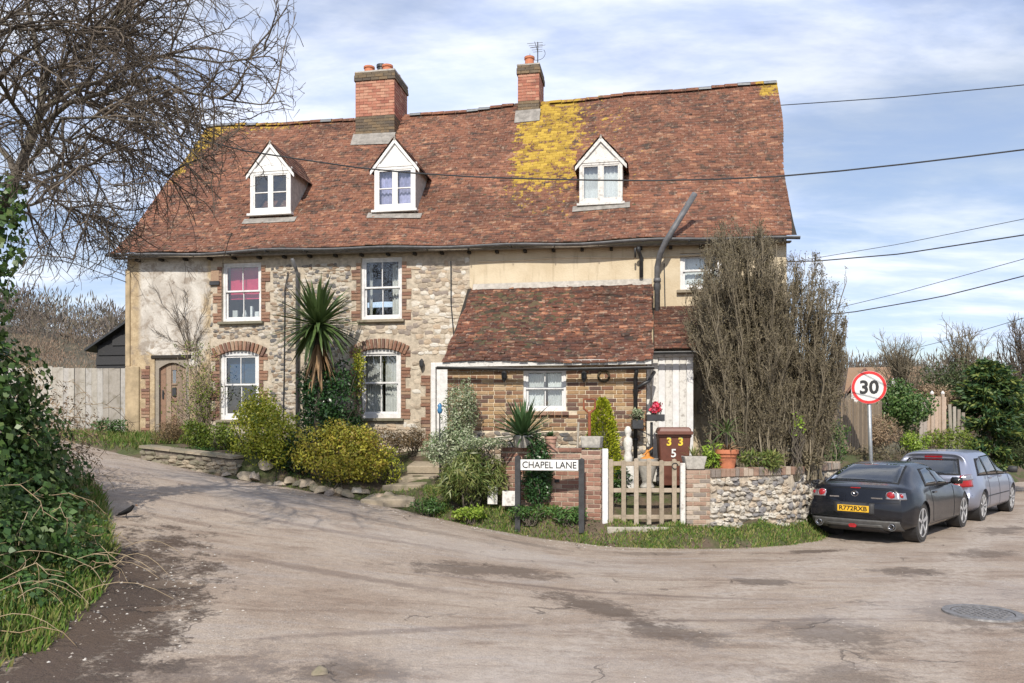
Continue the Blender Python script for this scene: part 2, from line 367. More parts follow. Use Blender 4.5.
# mud wash along the hedge
mud = stain(-3.85, 7.6, .72, 2.2, R(14), .95, .35, (.085, .055, .038))
stain(-3.0, 5.4, 1.3, .9, R(40), .7, .5, (.10, .07, .055))
stain(-3.9, 7.9, .5, .5, 0, .5, .5, (.05, .035, .028), w2)
for cx, cy, rx, ry, rot, amt in ((-.3, 10.1, .9, .35, .2, .75), (.95, 8.6, .75, .3, -.8, .85), (1.5, 7.6, .5, .3, -.6, .8), (3.2, 10.2, .38, .22, 0, .8), (3.1, 7.7, .55, .5, -.9, .7), (4.8, 12.7, .5, .16, .3, .9), (5.4, 10.9, .45, .28, .1, .8), (7.3, 12.4, .5, .3, .5, .7),
                                 (6.9, 9.6, .9, .35, .3, .7), (5.0, 6.4, .5, .4, 0, .65), (2.6, 6.3, .5, .3, .4, .6), (-1.3, 6.2, .45, .3, .2, .8), (9.3, 15.2, .7, .3, .7, .7), (2.2, 12.4, .8, .15, 0, .5), (.2, 12.6, .7, .12, -.3, .5), (4.9, 8.4, .62, .6, .4, .7), (-1.8, 12.6, 1.6, .14, -.3, .35), (-4.5, 13.6, 2.6, .2, -.35, .35)):
    stain(cx, cy, rx, ry, rot, amt*.92, .4, (.085, .06, .044))
for cx, cy, rx, ry, rot in ((-2.0, 9.2, 1.6, .1, -.25), (-.9, 7.4, 1.2, .07, .35), (1.0, 9.4, 2.2, .06, -.1), (2.6, 8.2, 1.5, .06, .05), (-3, 11.5, 2.5, .09, -.15)):
    stain(cx, cy, rx, ry, rot, .5, .5, (.12, .085, .07), w2)
pale = stain(0.2, 6.0, 1.6, 1.2, 0, .25, .8, (.45, .41, .385))
stain(5.5, 9.3, 2.5, .5, .45, .3, .8, (.42, .38, .36)); stain(-5, 13.8, 2.4, .6, -.3, .35, .8, (.43, .39, .365)); stain(0, 11.4, 3, .5, -.15, .3, .8, (.42, .385, .36))
setc(nt, b, col)
pud = math_(nt, 'MAXIMUM', sstep(nt, ell(nt, co, -3.55, 8.3, .4, .16, R(20), w2), 1.1, .8), sstep(nt, ell(nt, co, -3.3, 7.6, .3, .1, R(20), w2), 1.1, .8))
b.inputs['Roughness'].default_value = .85
rg = math_(nt, 'SUBTRACT', .88, math_(nt, 'MULTIPLY', pud, .72)); nt.links.new(rg, b.inputs['Roughness'])
hh = math_(nt, 'ADD', math_(nt, 'MULTIPLY', n3, .5), math_(nt, 'ADD', math_(nt, 'MULTIPLY', n4, 1.2), math_(nt, 'MULTIPLY', n2, 1.2)))
hh = math_(nt, 'ADD', hh, math_(nt, 'MULTIPLY', mud, math_(nt, 'MULTIPLY', noise(nt, co, 18, 6, .7), 2.0)))
hh = math_(nt, 'SUBTRACT', hh, math_(nt, 'MULTIPLY', crack, 1.2)); hh = math_(nt, 'MULTIPLY', hh, math_(nt, 'SUBTRACT', 1.0, pud))
bump(nt, b, hh, .9, .02)
varied('soil', [(.10, .075, .05)]*2, src='isl', dirt=(.06, .07, .025), dirtamt=.9, scale=3, bmp=.8)
m, nt, b = newmat('verge'); co = objco(nt)
n1 = noise(nt, co, 2.2, 6, .65); n2 = noise(nt, co, 14, 5, .7)
col = mixc(nt, sstep(nt, n1, .42, .58), (.13, .095, .065), (.075, .09, .028))
col = mixc(nt, .6, col, ramp(nt, n2, [(.3, .4), (.7, 1.2)]), 'MULTIPLY'); setc(nt, b, col); b.inputs['Roughness'].default_value = .95
bump(nt, b, n2, .9, .05)
m, nt, b = newmat('far_field'); co = objco(nt); n1 = noise(nt, co, .03, 6, .6)
setc(nt, b, mixc(nt, sstep(nt, n1, .4, .6), (.085, .07, .05), (.10, .09, .055))); b.inputs['Roughness'].default_value = 1

# ------------------------------------------------------------------ ground, road, verges, hills
def terrain_z(X, Y):
    rr = np.hypot(X, Y); az = X/np.maximum(Y, 1)
    top = np.interp(np.clip(az, -1.2, 1.2), [-1.2, -.65, -.5, -.2, .2, .45, .6, 1.2], [30, 27, 23, 15, 12, 11, 10, 8])
    h = top*ss(70, 260, rr)*np.where(Y > 0, 1, ss(-120, 0, Y))
    return np.where(rr < 66, gz(X, Y)-.25, gz(X, Y)*.9-.25+h)+np.where(rr > 60, wav(X, Y, .02)*1.5*ss(60, 150, rr), 0)
ax = gaxis([(-620, -100, 20), (-100, 100, 5), (100, 620, 20)]); ay = gaxis([(-80, -20, 20), (-20, 100, 5), (100, 700, 20)])
obj('terrain', grid_mesh('terrain', ax, ay, terrain_z), 'far_field', kind='structure')
xs = gaxis([(-60, -20, 2), (-20, -9, .5), (-9, 9, .12), (9, 20, .5), (20, 60, 2)]); ys = gaxis([(-8, 4, .6), (4, 17.5, .12), (17.5, 28, .5), (28, 76, 2)])
def road_z(X, Y): return gz(X, Y)+wav(X, Y, .45)*.012+wav(X, Y, 1.3)*.004
def road_keep(X, Y): return (sdist(X, Y, GARDEN) < .9) & (sdist(X, Y, HEDGE) < .9)
obj('road', grid_mesh('road', xs, ys, road_z, road_keep), 'asphalt', kind='structure')
obj('verge', grid_mesh('verge', xs, ys, lambda X, Y: verge_z(X, Y)[0], lambda X, Y: verge_z(X, Y)[1] > -.35), 'verge', kind='structure')
# ------------------------------------------------------------------ building materials
def tilemat(name, cols, lichen=False, moss=.35):
    m, nt, b = newmat(name); co = objco(nt); r = isl(nt)
    sk_ = noise(nt, ND(nt, 'ShaderNodeMapping', {'Vector': co, 'Scale': (1.6, 9, 9)}).outputs[0], 1.3, 6, .7)
    rr_ = math_(nt, 'ADD', math_(nt, 'MULTIPLY', r, .62), math_(nt, 'MULTIPLY_ADD', sk_, 2.0, -.80), clamp=True)
    col = ramp(nt, rr_, [(i/(len(cols)-1), c) for i, c in enumerate(cols)])
    big = noise(nt, co, .8, 5, .6); mid = noise(nt, co, 5, 5, .65); fine = noise(nt, co, 60, 3, .6)
    col = mixc(nt, .75, col, ramp(nt, big, [(.3, .42), (.45, .9), (.66, 1.45)]), 'MULTIPLY')
    col = mixc(nt, math_(nt, 'MULTIPLY', sstep(nt, mid, .52, .64), moss), col, (.05, .04, .028))
    col = mixc(nt, .4, col, ramp(nt, fine, [(.3, .5), (.7, 1.2)]), 'MULTIPLY')
    pal = math_(nt, 'MULTIPLY', sstep(nt, noise(nt, co, 12, 5, .7), .55, .66), .45)
    col = mixc(nt, pal, col, (.42, .33, .25))
    if lichen:
        s = ND(nt, 'ShaderNodeSeparateXYZ', {0: co}); u, z = s.outputs[0], s.outputs[2]
        w = math_(nt, 'MULTIPLY', math_(nt, 'SUBTRACT', mid, .5), 1.6)
        uu = math_(nt, 'ADD', u, math_(nt, 'MULTIPLY', w, .8))
        a = math_(nt, 'MULTIPLY', sstep(nt, uu, 8.35, 9.0), sstep(nt, uu, 10.75, 9.9))
        zz = math_(nt, 'ADD', z, w); a = math_(nt, 'MULTIPLY', a, sstep(nt, zz, 6.3, 8.1))
        a2 = math_(nt, 'MULTIPLY', math_(nt, 'MULTIPLY', sstep(nt, uu, 8.4, 9.0), sstep(nt, uu, 12.6, 10.5)), math_(nt, 'MULTIPLY', sstep(nt, zz, 6.2, 6.9), .42))
        lft = math_(nt, 'MULTIPLY', sstep(nt, math_(nt, 'ADD', u, math_(nt, 'MULTIPLY', math_(nt, 'SUBTRACT', 10.2, z), .3)), .8, .3), sstep(nt, z, 6.3, 9.5))
        rdg = math_(nt, 'MULTIPLY', sstep(nt, math_(nt, 'ADD', z, math_(nt, 'MULTIPLY', w, .2)), 9.75, 10.15), math_(nt, 'MULTIPLY', sstep(nt, u, 5.0, 1.0), .8))
        cr = math_(nt, 'MULTIPLY', sstep(nt, z, 9.7, 10.1), sstep(nt, u, 14.2, 14.7))
        mk = math_(nt, 'MAXIMUM', math_(nt, 'MAXIMUM', a, a2), math_(nt, 'MAXIMUM', lft, math_(nt, 'MAXIMUM', rdg, cr)))
        sp = noise(nt, co, 9, 5, .7); thr = math_(nt, 'SUBTRACT', .80, math_(nt, 'MULTIPLY', mk, .34))
        k = math_(nt, 'MULTIPLY', sstep(nt, math_(nt, 'SUBTRACT', math_(nt, 'MULTIPLY_ADD', r, .14, sp), thr), 0.0, .06), sstep(nt, mk, .02, .15))
        col = mixc(nt, math_(nt, 'MULTIPLY', k, .92), col, mixc(nt, r, (.26, .16, .018), (.46, .31, .04)))
    setc(nt, b, col); b.inputs['Roughness'].default_value = .9
    bump(nt, b, math_(nt, 'ADD', fine, mid), .5, .01)
tilemat('roof_tile', [(.04, .026, .021), (.09, .044, .031), (.14, .06, .037), (.17, .07, .042), (.205, .082, .045), (.155, .073, .047), (.29, .125, .066), (.33, .19, .115)], True, .68)
tilemat('leanto_tile', [(.03, .019, .016), (.055, .025, .019), (.085, .034, .022), (.11, .042, .025), (.15, .055, .03), (.065, .038, .03), (.32, .12, .055), (.31, .20, .14)], False, .75)
BR = [(.29, .16, .085), (.37, .23, .12), (.22, .11, .065), (.42, .28, .155), (.14, .08, .06), (.38, .24, .12), (.45, .33, .20), (.26, .14, .08)]
varied('yellow_brick', BR, dirtamt=.35, scale=9)
RB = [(.30, .17, .11), (.24, .12, .08), (.36, .24, .16), (.18, .10, .075), (.32, .19, .13), (.27, .14, .09)]
varied('red_brick', RB, dirt=(.34, .28, .21), dirtamt=.5, scale=9); varied('chimney_brick', [(.42, .16, .10), (.48, .21, .14), (.34, .12, .08), (.52, .27, .18)], src='isl', dirt=(.08, .06, .05), dirtamt=.45, scale=3.5)
varied('pier_brick', [(.34, .18, .13), (.40, .24, .18), (.28, .14, .10), (.45, .31, .24), (.31, .20, .15), (.24, .13, .10)], dirtamt=.5, scale=7)
varied('sooty_brick', [(.12, .09, .06), (.17, .13, .085), (.09, .07, .055), (.2, .14, .08)], src='isl', dirtamt=.5, scale=6)
varied('rubble', [(.56, .49, .39), (.48, .40, .31), (.64, .58, .49), (.40, .33, .25), (.58, .49, .38), (.30, .25, .21), (.50, .39, .28), (.66, .62, .55)], dirt=(.20, .14, .09), dirtamt=.6, scale=7)
varied('flint', [(.50, .46, .40), (.40, .36, .30), (.58, .54, .47), (.30, .28, .26), (.46, .38, .29), (.55, .50, .42), (.22, .21, .21)], dirt=(.13, .10, .07), dirtamt=.4, scale=10)
varied('old_stone', [(.30, .25, .18), (.24, .21, .15), (.36, .30, .22), (.20, .18, .13)], dirt=(.08, .09, .04), dirtamt=.6, scale=6)
plain('mortar', (.45, .385, .30), .95, var=.25, scale=9, bmp=.6); plain('mortar_pale', (.62, .53, .40), .95, var=.25, scale=9, bmp=.5)
plain('mortar_dark', (.20, .17, .135), .95, var=.3, scale=9, bmp=.5)
m, nt, b = newmat('buff_render'); co = objco(nt)
st_ = noise(nt, ND(nt, 'ShaderNodeMapping', {'Vector': co, 'Scale': (5, 5, .5)}).outputs[0], 1.6, 6, .65); pa_ = noise(nt, co, 1.1, 6, .62)
col = mixc(nt, sstep(nt, pa_, .35, .65), (.52, .425, .29), (.61, .52, .375)); col = mixc(nt, math_(nt, 'MULTIPLY', sstep(nt, st_, .52, .72), .5), col, (.30, .23, .145)); col = mixc(nt, math_(nt, 'MULTIPLY', sstep(nt, noise(nt, co, 7, 7, .7), .60, .70), .4), col, (.64, .58, .47))
setc(nt, b, col); b.inputs['Roughness'].default_value = .92; bump(nt, b, math_(nt, 'ADD', noise(nt, co, 30, 4), math_(nt, 'MULTIPLY', pa_, 2.0)), .35, .02)
plain('white_paint', (.66, .655, .65), .5, var=.12, scale=9, bmp=.08); plain('dormer_paint', (.70, .69, .665), .5, var=.1, scale=6, bmp=.1)
varied('flaked_paint', [(.66, .64, .60), (.72, .70, .66)], rough=.7, dirt=(.26, .23, .20), dirtamt=.8, scale=13, bmp=.4, src='isl')
plain('old_lead', (.26, .24, .215), .85, 0, .3, 7, .3); plain('lead', (.16, .165, .17), .55, .3, .2, 8); plain('gutter_black', (.035, .036, .038), .42, 0, .3, 8); plain('gutter_grey', (.12, .12, .125), .55, 0, .3, 7)
plain('dark_gap', (.03, .025, .02), .95); plain('ceiling_plaster', (.35, .33, .30), .95)
plain('terracotta', (.48, .17, .085), .75, var=.15, scale=12); plain('mastic', (.40, .37, .33), .95, var=.2, scale=10, bmp=.5)
plain('pink_blind', (.72, .055, .15), .8, var=.12, scale=5); plain('net_curtain', (.62, .60, .58), .9, var=.1, scale=20); plain('blue_blind', (.035, .09, .19), .7); plain('lace', (.72, .72, .72), .9, var=.15, scale=40, bmp=.4)
plain('violet_curtain', (.42, .40, .62), .9, var=.25, scale=9)
varied('weathered_oak', [(.30, .21, .145), (.26, .19, .14), (.34, .25, .18), (.28, .17, .115)], dirt=(.09, .07, .055), dirtamt=.5, scale=15, bmp=.4)
varied('grey_timber', [(.36, .32, .26), (.41, .37, .31), (.31, .27, .22), (.38, .35, .31)], dirt=(.15, .13, .10), dirtamt=.5, scale=11, bmp=.4)
varied('black_board', [(.022, .022, .024), (.03, .03, .032), (.016, .016, .018)], rough=.75, dirtamt=.2, scale=12, bmp=.3)
glassmat('window_glass', refl=.12)
# flaking white limewash over buff and grey render
m, nt, b = newmat('flaking_render'); co = objco(nt)
n1 = noise(nt, co, 1.5, 8, .62, .6); n2 = noise(nt, co, 5.5, 7, .66); n3 = noise(nt, co, 30, 4, .6)
s = ND(nt, 'ShaderNodeSeparateXYZ', {0: co})
col = mixc(nt, sstep(nt, n2, .36, .66), (.36, .27, .165), (.52, .41, .26))
# limewash survives in the upper middle
zw = math_(nt, 'ADD', s.outputs[2], math_(nt, 'MULTIPLY', math_(nt, 'SUBTRACT', n1, .5), 3.4))
keep = math_(nt, 'MULTIPLY', math_(nt, 'MULTIPLY', sstep(nt, zw, 3.3, 3.75), sstep(nt, zw, 6.9, 6.2)), math_(nt, 'MULTIPLY', sstep(nt, s.outputs[0], .25, .40), sstep(nt, math_(nt, 'ADD', s.outputs[0], math_(nt, 'MULTIPLY', n1, 1.4)), 2.85, 2.6)))
col = mixc(nt, math_(nt, 'MULTIPLY', keep, sstep(nt, n2, .28, .42)), col, mixc(nt, sstep(nt, n1, .4, .62), (.46, .42, .37), (.63, .595, .54)))
col = mixc(nt, math_(nt, 'MULTIPLY', sstep(nt, noise(nt, co, 3.3, 8, .7, .4), .50, .62), .7), col, (.25, .20, .155))
col = mixc(nt, .3, col, ramp(nt, n3, [(.3, .5), (.7, 1.1)]), 'MULTIPLY')
setc(nt, b, col); b.inputs['Roughness'].default_value = .95
bump(nt, b, math_(nt, 'ADD', math_(nt, 'MULTIPLY', keep, .6), math_(nt, 'ADD', n2, math_(nt, 'MULTIPLY', n3, .3))), .7, .03)
# ------------------------------------------------------------------ the cottage terrace
HOUSE = thing('cottage', 'long two-storey cottage terrace with red tiled roof, three dormers and two chimneys', 'house', (FX, FY, 0), -TH)
def panel(mb, x0, x1, z0, z1, y, holes, depth=.16, zb=None):
    xs_ = sorted({x0, x1, *[h[0] for h in holes], *[h[1] for h in holes]}); zs_ = sorted({z0, z1, *[h[2] for h in holes], *[h[3] for h in holes]})
    for i in range(len(xs_)-1):
        for j in range(len(zs_)-1):
            a, b_, c, d = xs_[i], xs_[i+1], zs_[j], zs_[j+1]; mx, mz = (a+b_)/2, (c+d)/2
            if any(h[0] < mx < h[1] and h[2] < mz < h[3] for h in holes): continue
            mb.add([(a, y, c), (b_, y, c), (b_, y, d), (a, y, d)], [(0, 1, 2, 3)])
    for a, b_, c, d in holes:
        mb.add([(a, y, c), (a, y, d), (a, y+depth, d), (a, y+depth, c)], [(0, 1, 2, 3)]); mb.add([(b_, y, c), (b_, y+depth, c), (b_, y+depth, d), (b_, y, d)], [(0, 1, 2, 3)])
        mb.add([(a, y, d), (b_, y, d), (b_, y+depth, d), (a, y+depth, d)], [(0, 1, 2, 3)]); mb.add([(a, y, c), (a, y+depth, c), (b_, y+depth, c), (b_, y, c)], [(0, 1, 2, 3)])
WIN = {'w1': (2.38, 3.33, 4.33, 5.66), 'w2': (5.68, 6.61, 4.30, 5.66), 'w3': (2.33, 3.28, 2.12, 3.68), 'w4': (5.63, 6.59, 2.15, 3.67), 'w5': (12.52, 13.35, 4.75, 5.50)}
DOOR1 = (.70, 1.56, 1.70, 3.52); DOOR2 = (7.27, 8.06, 1.45, 3.34)
def wall(name, mat, x0, x1, z0, z1, holes, y=0.0):
    mb = MB(); panel(mb, x0, x1, z0, z1, y, holes)
    me = bpy.data.meshes.new(name); me.from_pydata([tuple(v) for v in mb.v], [], mb.f); return obj(name, me, mat, HOUSE)
wall('wall_limewash', 'flaking_render', 0, 2.10, .8, 5.93, [DOOR1])
wall('wall_rubble', 'mortar', 2.10, 8.12, .8, 5.93, [WIN['w1'], WIN['w2'], WIN['w3'], WIN['w4'], DOOR2])
wall('wall_render', 'buff_render', 8.12, 14.6, .5, 5.85, [WIN['w5']], -.012)
mb = MB(); D = 7.4                                    # gables and back
for u in (0, 14.6): mb.add([(u, 0, .4), (u, D, .4), (u, D, 5.7), (u, D/2, 10.0), (u, 0, 5.7)], [(0, 1, 2, 3, 4)])
mb.add([(0, D, .4), (14.6, D, .4), (14.6, D, 5.7), (0, D, 5.7)], [(0, 1, 2, 3)])
me = bpy.data.meshes.new('gable_wall'); me.from_pydata(mb.v, [], mb.f); obj('gable_wall', me, 'buff_render', HOUSE)
mb = MB(); mb.add([(.05, .25, 3.95), (14.5, .25, 3.95), (14.5, 7.2, 3.95), (.05, 7.2, 3.95)], [(0, 1, 2, 3)]); mb.build('upper_floor', 'ceiling_plaster', HOUSE)
plain('old_buff', (.38, .295, .185), .92, var=.25, scale=3.5, bmp=.4)
box('corner_pilaster', 'old_buff', HOUSE, -.03, .33, -.05, .25, .8, 3.35, bevel=.02); box('corner_strip', 'old_buff', HOUSE, -.03, .09, -.035, .25, 3.35, 5.6, bevel=.01)
# --- stones of the rubble front
def stone_mesh(i, n=8):
    rr = np.random.default_rng(100+i); V = []; jr = rr.uniform(.66, 1.06, n); ox, oz = rr.uniform(-.25, .25, 2)
    for sc, y in ((1.0, 0.3), (.97, -.35), (.62, -1.0)):
        for a in range(n):
            t = 2*math.pi*a/n+.2; q = 1.22/max(abs(math.cos(t)), abs(math.sin(t)))**.8*jr[a]*rr.uniform(.92, 1.0); k_ = ox if sc < .9 else 0
            V.append((math.cos(t)*q*sc+k_, y*rr.uniform(.55, 1.3), math.sin(t)*q*sc+(oz if sc < .9 else 0)))
    V.append((ox*1.2, -1.05*rr.uniform(.7, 1.2), oz*1.2))
    F = [(k*n+a, k*n+(a+1) % n, (k+1)*n+(a+1) % n, (k+1)*n+a) for k in range(2) for a in range(n)]+[(2*n+a, 2*n+(a+1) % n, 3*n) for a in range(n)]
    return V, F
STV = [stone_mesh(i) for i in range(14)]
def stone_set(matname): return [mesh_from('stone', v, f, False) for v, f in STV], matname
def clip_free(x, z, w, h, ex): return not any(a < x+w/2 and x-w/2 < b_ and c < z+h/2 and z-h/2 < d for a, b_, c, d in ex)
def lay_stones(parent, mat, x0, x1, z0, z1, y, ex, wr, hr, dep=.035, limit=300, pick=None, topf=None, botf=None, jit=.2):
    meshes, _ = stone_set(mat); lst = []; z = z0
    while z < z1:
        h = random.uniform(*hr); x = x0-random.choice((.015, .012, .05))
        while x < x1:
            w_ = random.uniform(*wr); cx, cz = x+w_/2, z+h/2+random.uniform(-jit, jit)*h; hh = h*random.uniform(.8, 1.12)
            if x0-.02 < x and x+w_ < x1+.04 and clip_free(cx, cz, w_*.85, hh*.85, ex) and cz+hh/2 < (topf(cx) if topf else z1+.03) and (botf is None or cz > botf(cx)): lst.append((cx, cz, w_, hh))
            x += w_*.97
        z += h*.93
    lst.sort(key=lambda q: -q[2]*q[3] if pick is None else pick(q))
    rest = MB()
    for i, (cx, cz, w_, hh) in enumerate(lst):
        d = dep*random.uniform(.6, 1.3); rt = random.uniform(-.12, .12); k = random.randrange(14)
        if i < limit:
            o = obj('stone', meshes[k], mat, parent, (cx, y, cz), (0, rt, 0)); o.scale = (w_*.5, d, hh*.5)
        else:
            v, f = STV[k]; c_, s_ = math.cos(rt), math.sin(rt)
            rest.add([(cx+(p[0]*c_*w_*.5+p[2]*s_*hh*.5), y+p[1]*d, cz+(-p[0]*s_*w_*.5+p[2]*c_*hh*.5)) for p in v], f)
    if rest.v: rest.build('small_stones', mat+'_fine', parent, kind='stuff')
def twin(src, name):                                   # same stone colours, picked per mesh island for the joined small stones
    m = M[src].copy(); m.name = name; M[name] = m; nt = m.node_tree
    oi = [n for n in nt.nodes if n.type == 'OBJECT_INFO'][0]; g = nt.nodes.new('ShaderNodeNewGeometry')
    for l in list(oi.outputs['Random'].links): nt.links.new(g.outputs['Random Per Island'], l.to_socket)
varied('flinty', [(.49, .44, .37), (.41, .36, .29), (.57, .52, .45), (.13, .125, .125), (.35, .28, .21), (.48, .43, .35), (.21, .19, .175), (.29, .21, .145)], dirt=(.12, .09, .06), dirtamt=.65, scale=8)
for q in ('rubble', 'flint', 'old_stone', 'flinty'): twin(q, q+'_fine')
def sur(k, a=.22, t=.12, b_=.1): x0, x1, z0, z1 = WIN[k]; return (x0-a, x1+a, z0-b_, z1+t)
EXC = [sur('w1'), sur('w2'), sur('w3', .22, .26), sur('w4', .22, .26), (DOOR2[0]-.23, DOOR2[1]+.02, 0, 3.5), (4.17, 4.29, 0, 6)]
lay_stones(HOUSE, 'flinty', 2.1, 5.46, 1.3, 5.56, -.003, EXC, (.06, .17), (.05, .10), .010, limit=150, jit=.4)
lay_stones(HOUSE, 'rubble', 5.46, 8.12, 1.3, 5.56, -.003, EXC, (.09, .22), (.065, .13), .011, limit=150, jit=.3)
# --- bricks
BM = {}
def brick_mesh(w_, d, h):
    k = (round(w_, 3), round(d, 3), round(h, 3))
    if k not in BM: BM[k] = {}
    return BM[k]
def brick(parent, mat, x0, x1, y0, y1, z0, z1, rot=0.0, rz=0.0):
    d = brick_mesh(x1-x0, y1-y0, z1-z0)
    if mat not in d:
        a, b_, c = (x1-x0)/2, (y1-y0)/2, (z1-z0)/2; mb = MB().box(-a, a, -b_, b_, -c, c); me = mb.mesh('brick')
        bm = bmesh.new(); bm.from_mesh(me); bmesh.ops.bevel(bm, geom=bm.edges[:], offset=.005, segments=1, affect='EDGES'); bm.to_mesh(me); bm.free(); d[mat] = me
    return obj('brick', d[mat], mat, parent, ((x0+x1)/2, (y0+y1)/2+random.uniform(-.003, .003), (z0+z1)/2), (0, rot+random.uniform(-.008, .008), rz))
def jamb(x, side, z0, z1, y=-.012):
    z = z0; i = 0
    while z+.065 < z1:
        L = (.215 if (i//3) % 2 == 0 else .105)*random.choice((1, 1, 1, .95)); L = round(L, 3)
        a, b_ = (x, x+L) if side > 0 else (x-L, x)
        brick(HOUSE, 'red_brick', a, b_, y-.008, y+.09, z, z+.065); z += .075; i += 1
def arch(x0, x1, zs, rise, ext=.2, hgt=.21):
    n = int((x1-x0+2*ext*.8)/.085); half = (x1-x0)/2; Rr = (half*half+rise*rise)/(2*rise); cx, cz = (x0+x1)/2, zs+rise-Rr
    amax = math.asin(min(1, (half+ext*.55)/Rr)); 
    for i in range(n):
        a = -amax+2*amax*(i+.5)/n; q = Rr+hgt/2
        o = brick(HOUSE, 'red_brick', -.032, .032, -.03, .07, -hgt/2, hgt/2); o.location = (cx+q*math.sin(a), .01-random.uniform(0, .01), cz+q*math.cos(a)); o.rotation_euler = (0, a, 0)
for k in ('w1', 'w2', 'w3', 'w4'):
    x0, x1, z0, z1 = WIN[k]
    jamb(x0-.004, -1, z0-.02, z1+(-.02 if k in 'w3w4' else -.05)); jamb(x1+.004, 1, z0-.02, z1+(-.02 if k in 'w3w4' else -.05))
for k in ('w3', 'w4'):
    x0, x1, z0, z1 = WIN[k]; arch(x0, x1, z1-.10, .10)
jamb(DOOR1[0]-.12, -1, 1.72, 3.42); jamb(DOOR2[0]-.02, -1, 1.5, 3.1)
# --- windows
def window(name, x0, x1, z0, z1, y=0.0, paint='white_paint', frame=.06, mull=True, bars=True, rail=None, parent=HOUSE, sill=True, cols=2, rows=2, bar=.022, arched=0.0, label=None, inset=.05):
    w_ = MB(); fy0, fy1 = y+inset, y+inset+.09
    w_.box(x0, x0+frame, fy0, fy1, z0, z1); w_.box(x1-frame, x1, fy0, fy1, z0, z1); w_.box(x0+frame, x1-frame, fy0, fy1, z0, z0+frame*1.2); w_.box(x0+frame, x1-frame, fy0, fy1, z1-frame, z1)
    if arched:
        n = 8; half = (x1-x0)/2; Rr = (half*half+arched*arched)/(2*arched); cx, cz = (x0+x1)/2, z1-Rr
        poly = [(x0+.002, z1-arched-.02)]+[(cx+half*.995*(-1+2*i/n), cz+math.sqrt(max(0, Rr*Rr-(half*(-1+2*i/n))**2))) for i in range(n+1)]+[(x1-.002, z1-arched-.02)]
        w_.prism(poly, fy0-.012, fy0-.001)
    o = w_.build(name, paint, parent, bevel=.004)
    if label: o['label'] = label
    if sill: box('sill', 'old_stone' if paint == 'white_paint' else paint, o, x0-.07, x1+.07, y-.09, y+.12, z0-.07, z0-.004, bevel=.01)
    ix0, ix1, iz0, iz1 = x0+frame, x1-frame, z0+frame*1.2, z1-max(frame, arched+.02); zm = rail or (iz0+iz1)/2
    s_ = MB(); st = .04                                   # sash stiles, meeting rail, bars
    def sash(za, zb, yy):
        s_.box(ix0, ix0+st, yy, yy+.035, za, zb); s_.box(ix1-st, ix1, yy, yy+.035, za, zb); s_.box(ix0+st, ix1-st, yy, yy+.035, zb-st, zb); s_.box(ix0+st, ix1-st, yy, yy+.035, za, za+st)
    sash(zm, iz1, fy0+.012); sash(iz0, zm+st*.9, fy0+.05)
    for yy, za, zb in ((fy0+.014, zm+st, iz1-st), (fy0+.052, iz0+st, zm)):
        for c in range(1, cols): xx = ix0+(ix1-ix0)*c/cols; s_.box(xx-bar/2, xx+bar/2, yy, yy+.03, za, zb)
    s_.build('sash', paint, o, bevel=.003)
    for r_, (yy, za, zb) in enumerate(((fy0+.03, zm+st, iz1-st), (fy0+.068, iz0+st, zm))):
        for c in range(cols):
            a = ix0+(ix1-ix0)*c/cols; b_ = ix0+(ix1-ix0)*(c+1)/cols; t = random.uniform(-.004, .004)
            MB().add([(a+.01, yy+t, za-.01), (b_-.01, yy-t, za-.01), (b_-.01, yy-t*.5, zb+.01), (a+.01, yy+t*.5, zb+.01)], [(0, 1, 2, 3)]).build('pane', 'window_glass', o)
    return o
def curtain(parent, mat, x0, x1, z0, z1, y, amp=.012, folds=9, name='curtain'):
    n = folds*4; V = []; 
    for i in range(n+1):
        t = i/n; yy = y+amp*math.sin(t*folds*2*math.pi)+amp*.5*math.sin(t*23)
        for z in (z0, z1): V.append((x0+(x1-x0)*t, yy*1.0+(0.0 if z == z0 else amp*.4), z))
    return obj(name, mesh_from(name, np.array(V), [(2*i, 2*i+2, 2*i+3, 2*i+1) for i in range(n)], True), mat, parent)
a = window('window', *WIN['w1'], label='white sash window with a pink blind'); curtain(a, 'pink_blind', 2.47, 3.24, 4.86, 5.58, .21, .004, 3, 'blind')
mb = MB(); mb.box(2.5, 2.62, .25, .33, 4.42, 4.62); mb.box(2.95, 3.0, .22, .3, 4.42, 4.7); mb.box(3.05, 3.15, .24, .34, 4.42, 4.58); mb.lathe([(.05, 0), (.06, .08), (.03, .16), (.02, .2)], 10, (2.8, .26, 4.42)); mb.build('sill_ornaments', 'lace', a)
a = window('window', *WIN['w2'], label='white sash window with dark panes under the eaves')
curtain(a, 'net_curtain', 6.30, 6.52, 4.4, 5.56, .30, .02, 3); curtain(a, 'net_curtain', 5.76, 5.84, 4.4, 5.56, .30, .02, 2)
a = window('window', *WIN['w3'], arched=.10, frame=.085, label='arched white sash window with a blue blind beside the old door'); curtain(a, 'blue_blind', 2.4, 3.2, 2.95, 3.6, .22, .003, 2, 'blind')
a = window('window', *WIN['w4'], arched=.10, frame=.085, label='arched white sash window with drawn net curtains'); curtain(a, 'net_curtain', 5.7, 6.1, 2.2, 3.6, .24, .018, 7); curtain(a, 'net_curtain', 6.16, 6.52, 2.2, 3.6, .24, .018, 6)
a = window('window', *WIN['w5'], -.012, cols=1, label='small white window half hidden by the grey bush'); curtain(a, 'lace', 12.6, 13.3, 4.8, 5.46, .2, .01, 6)
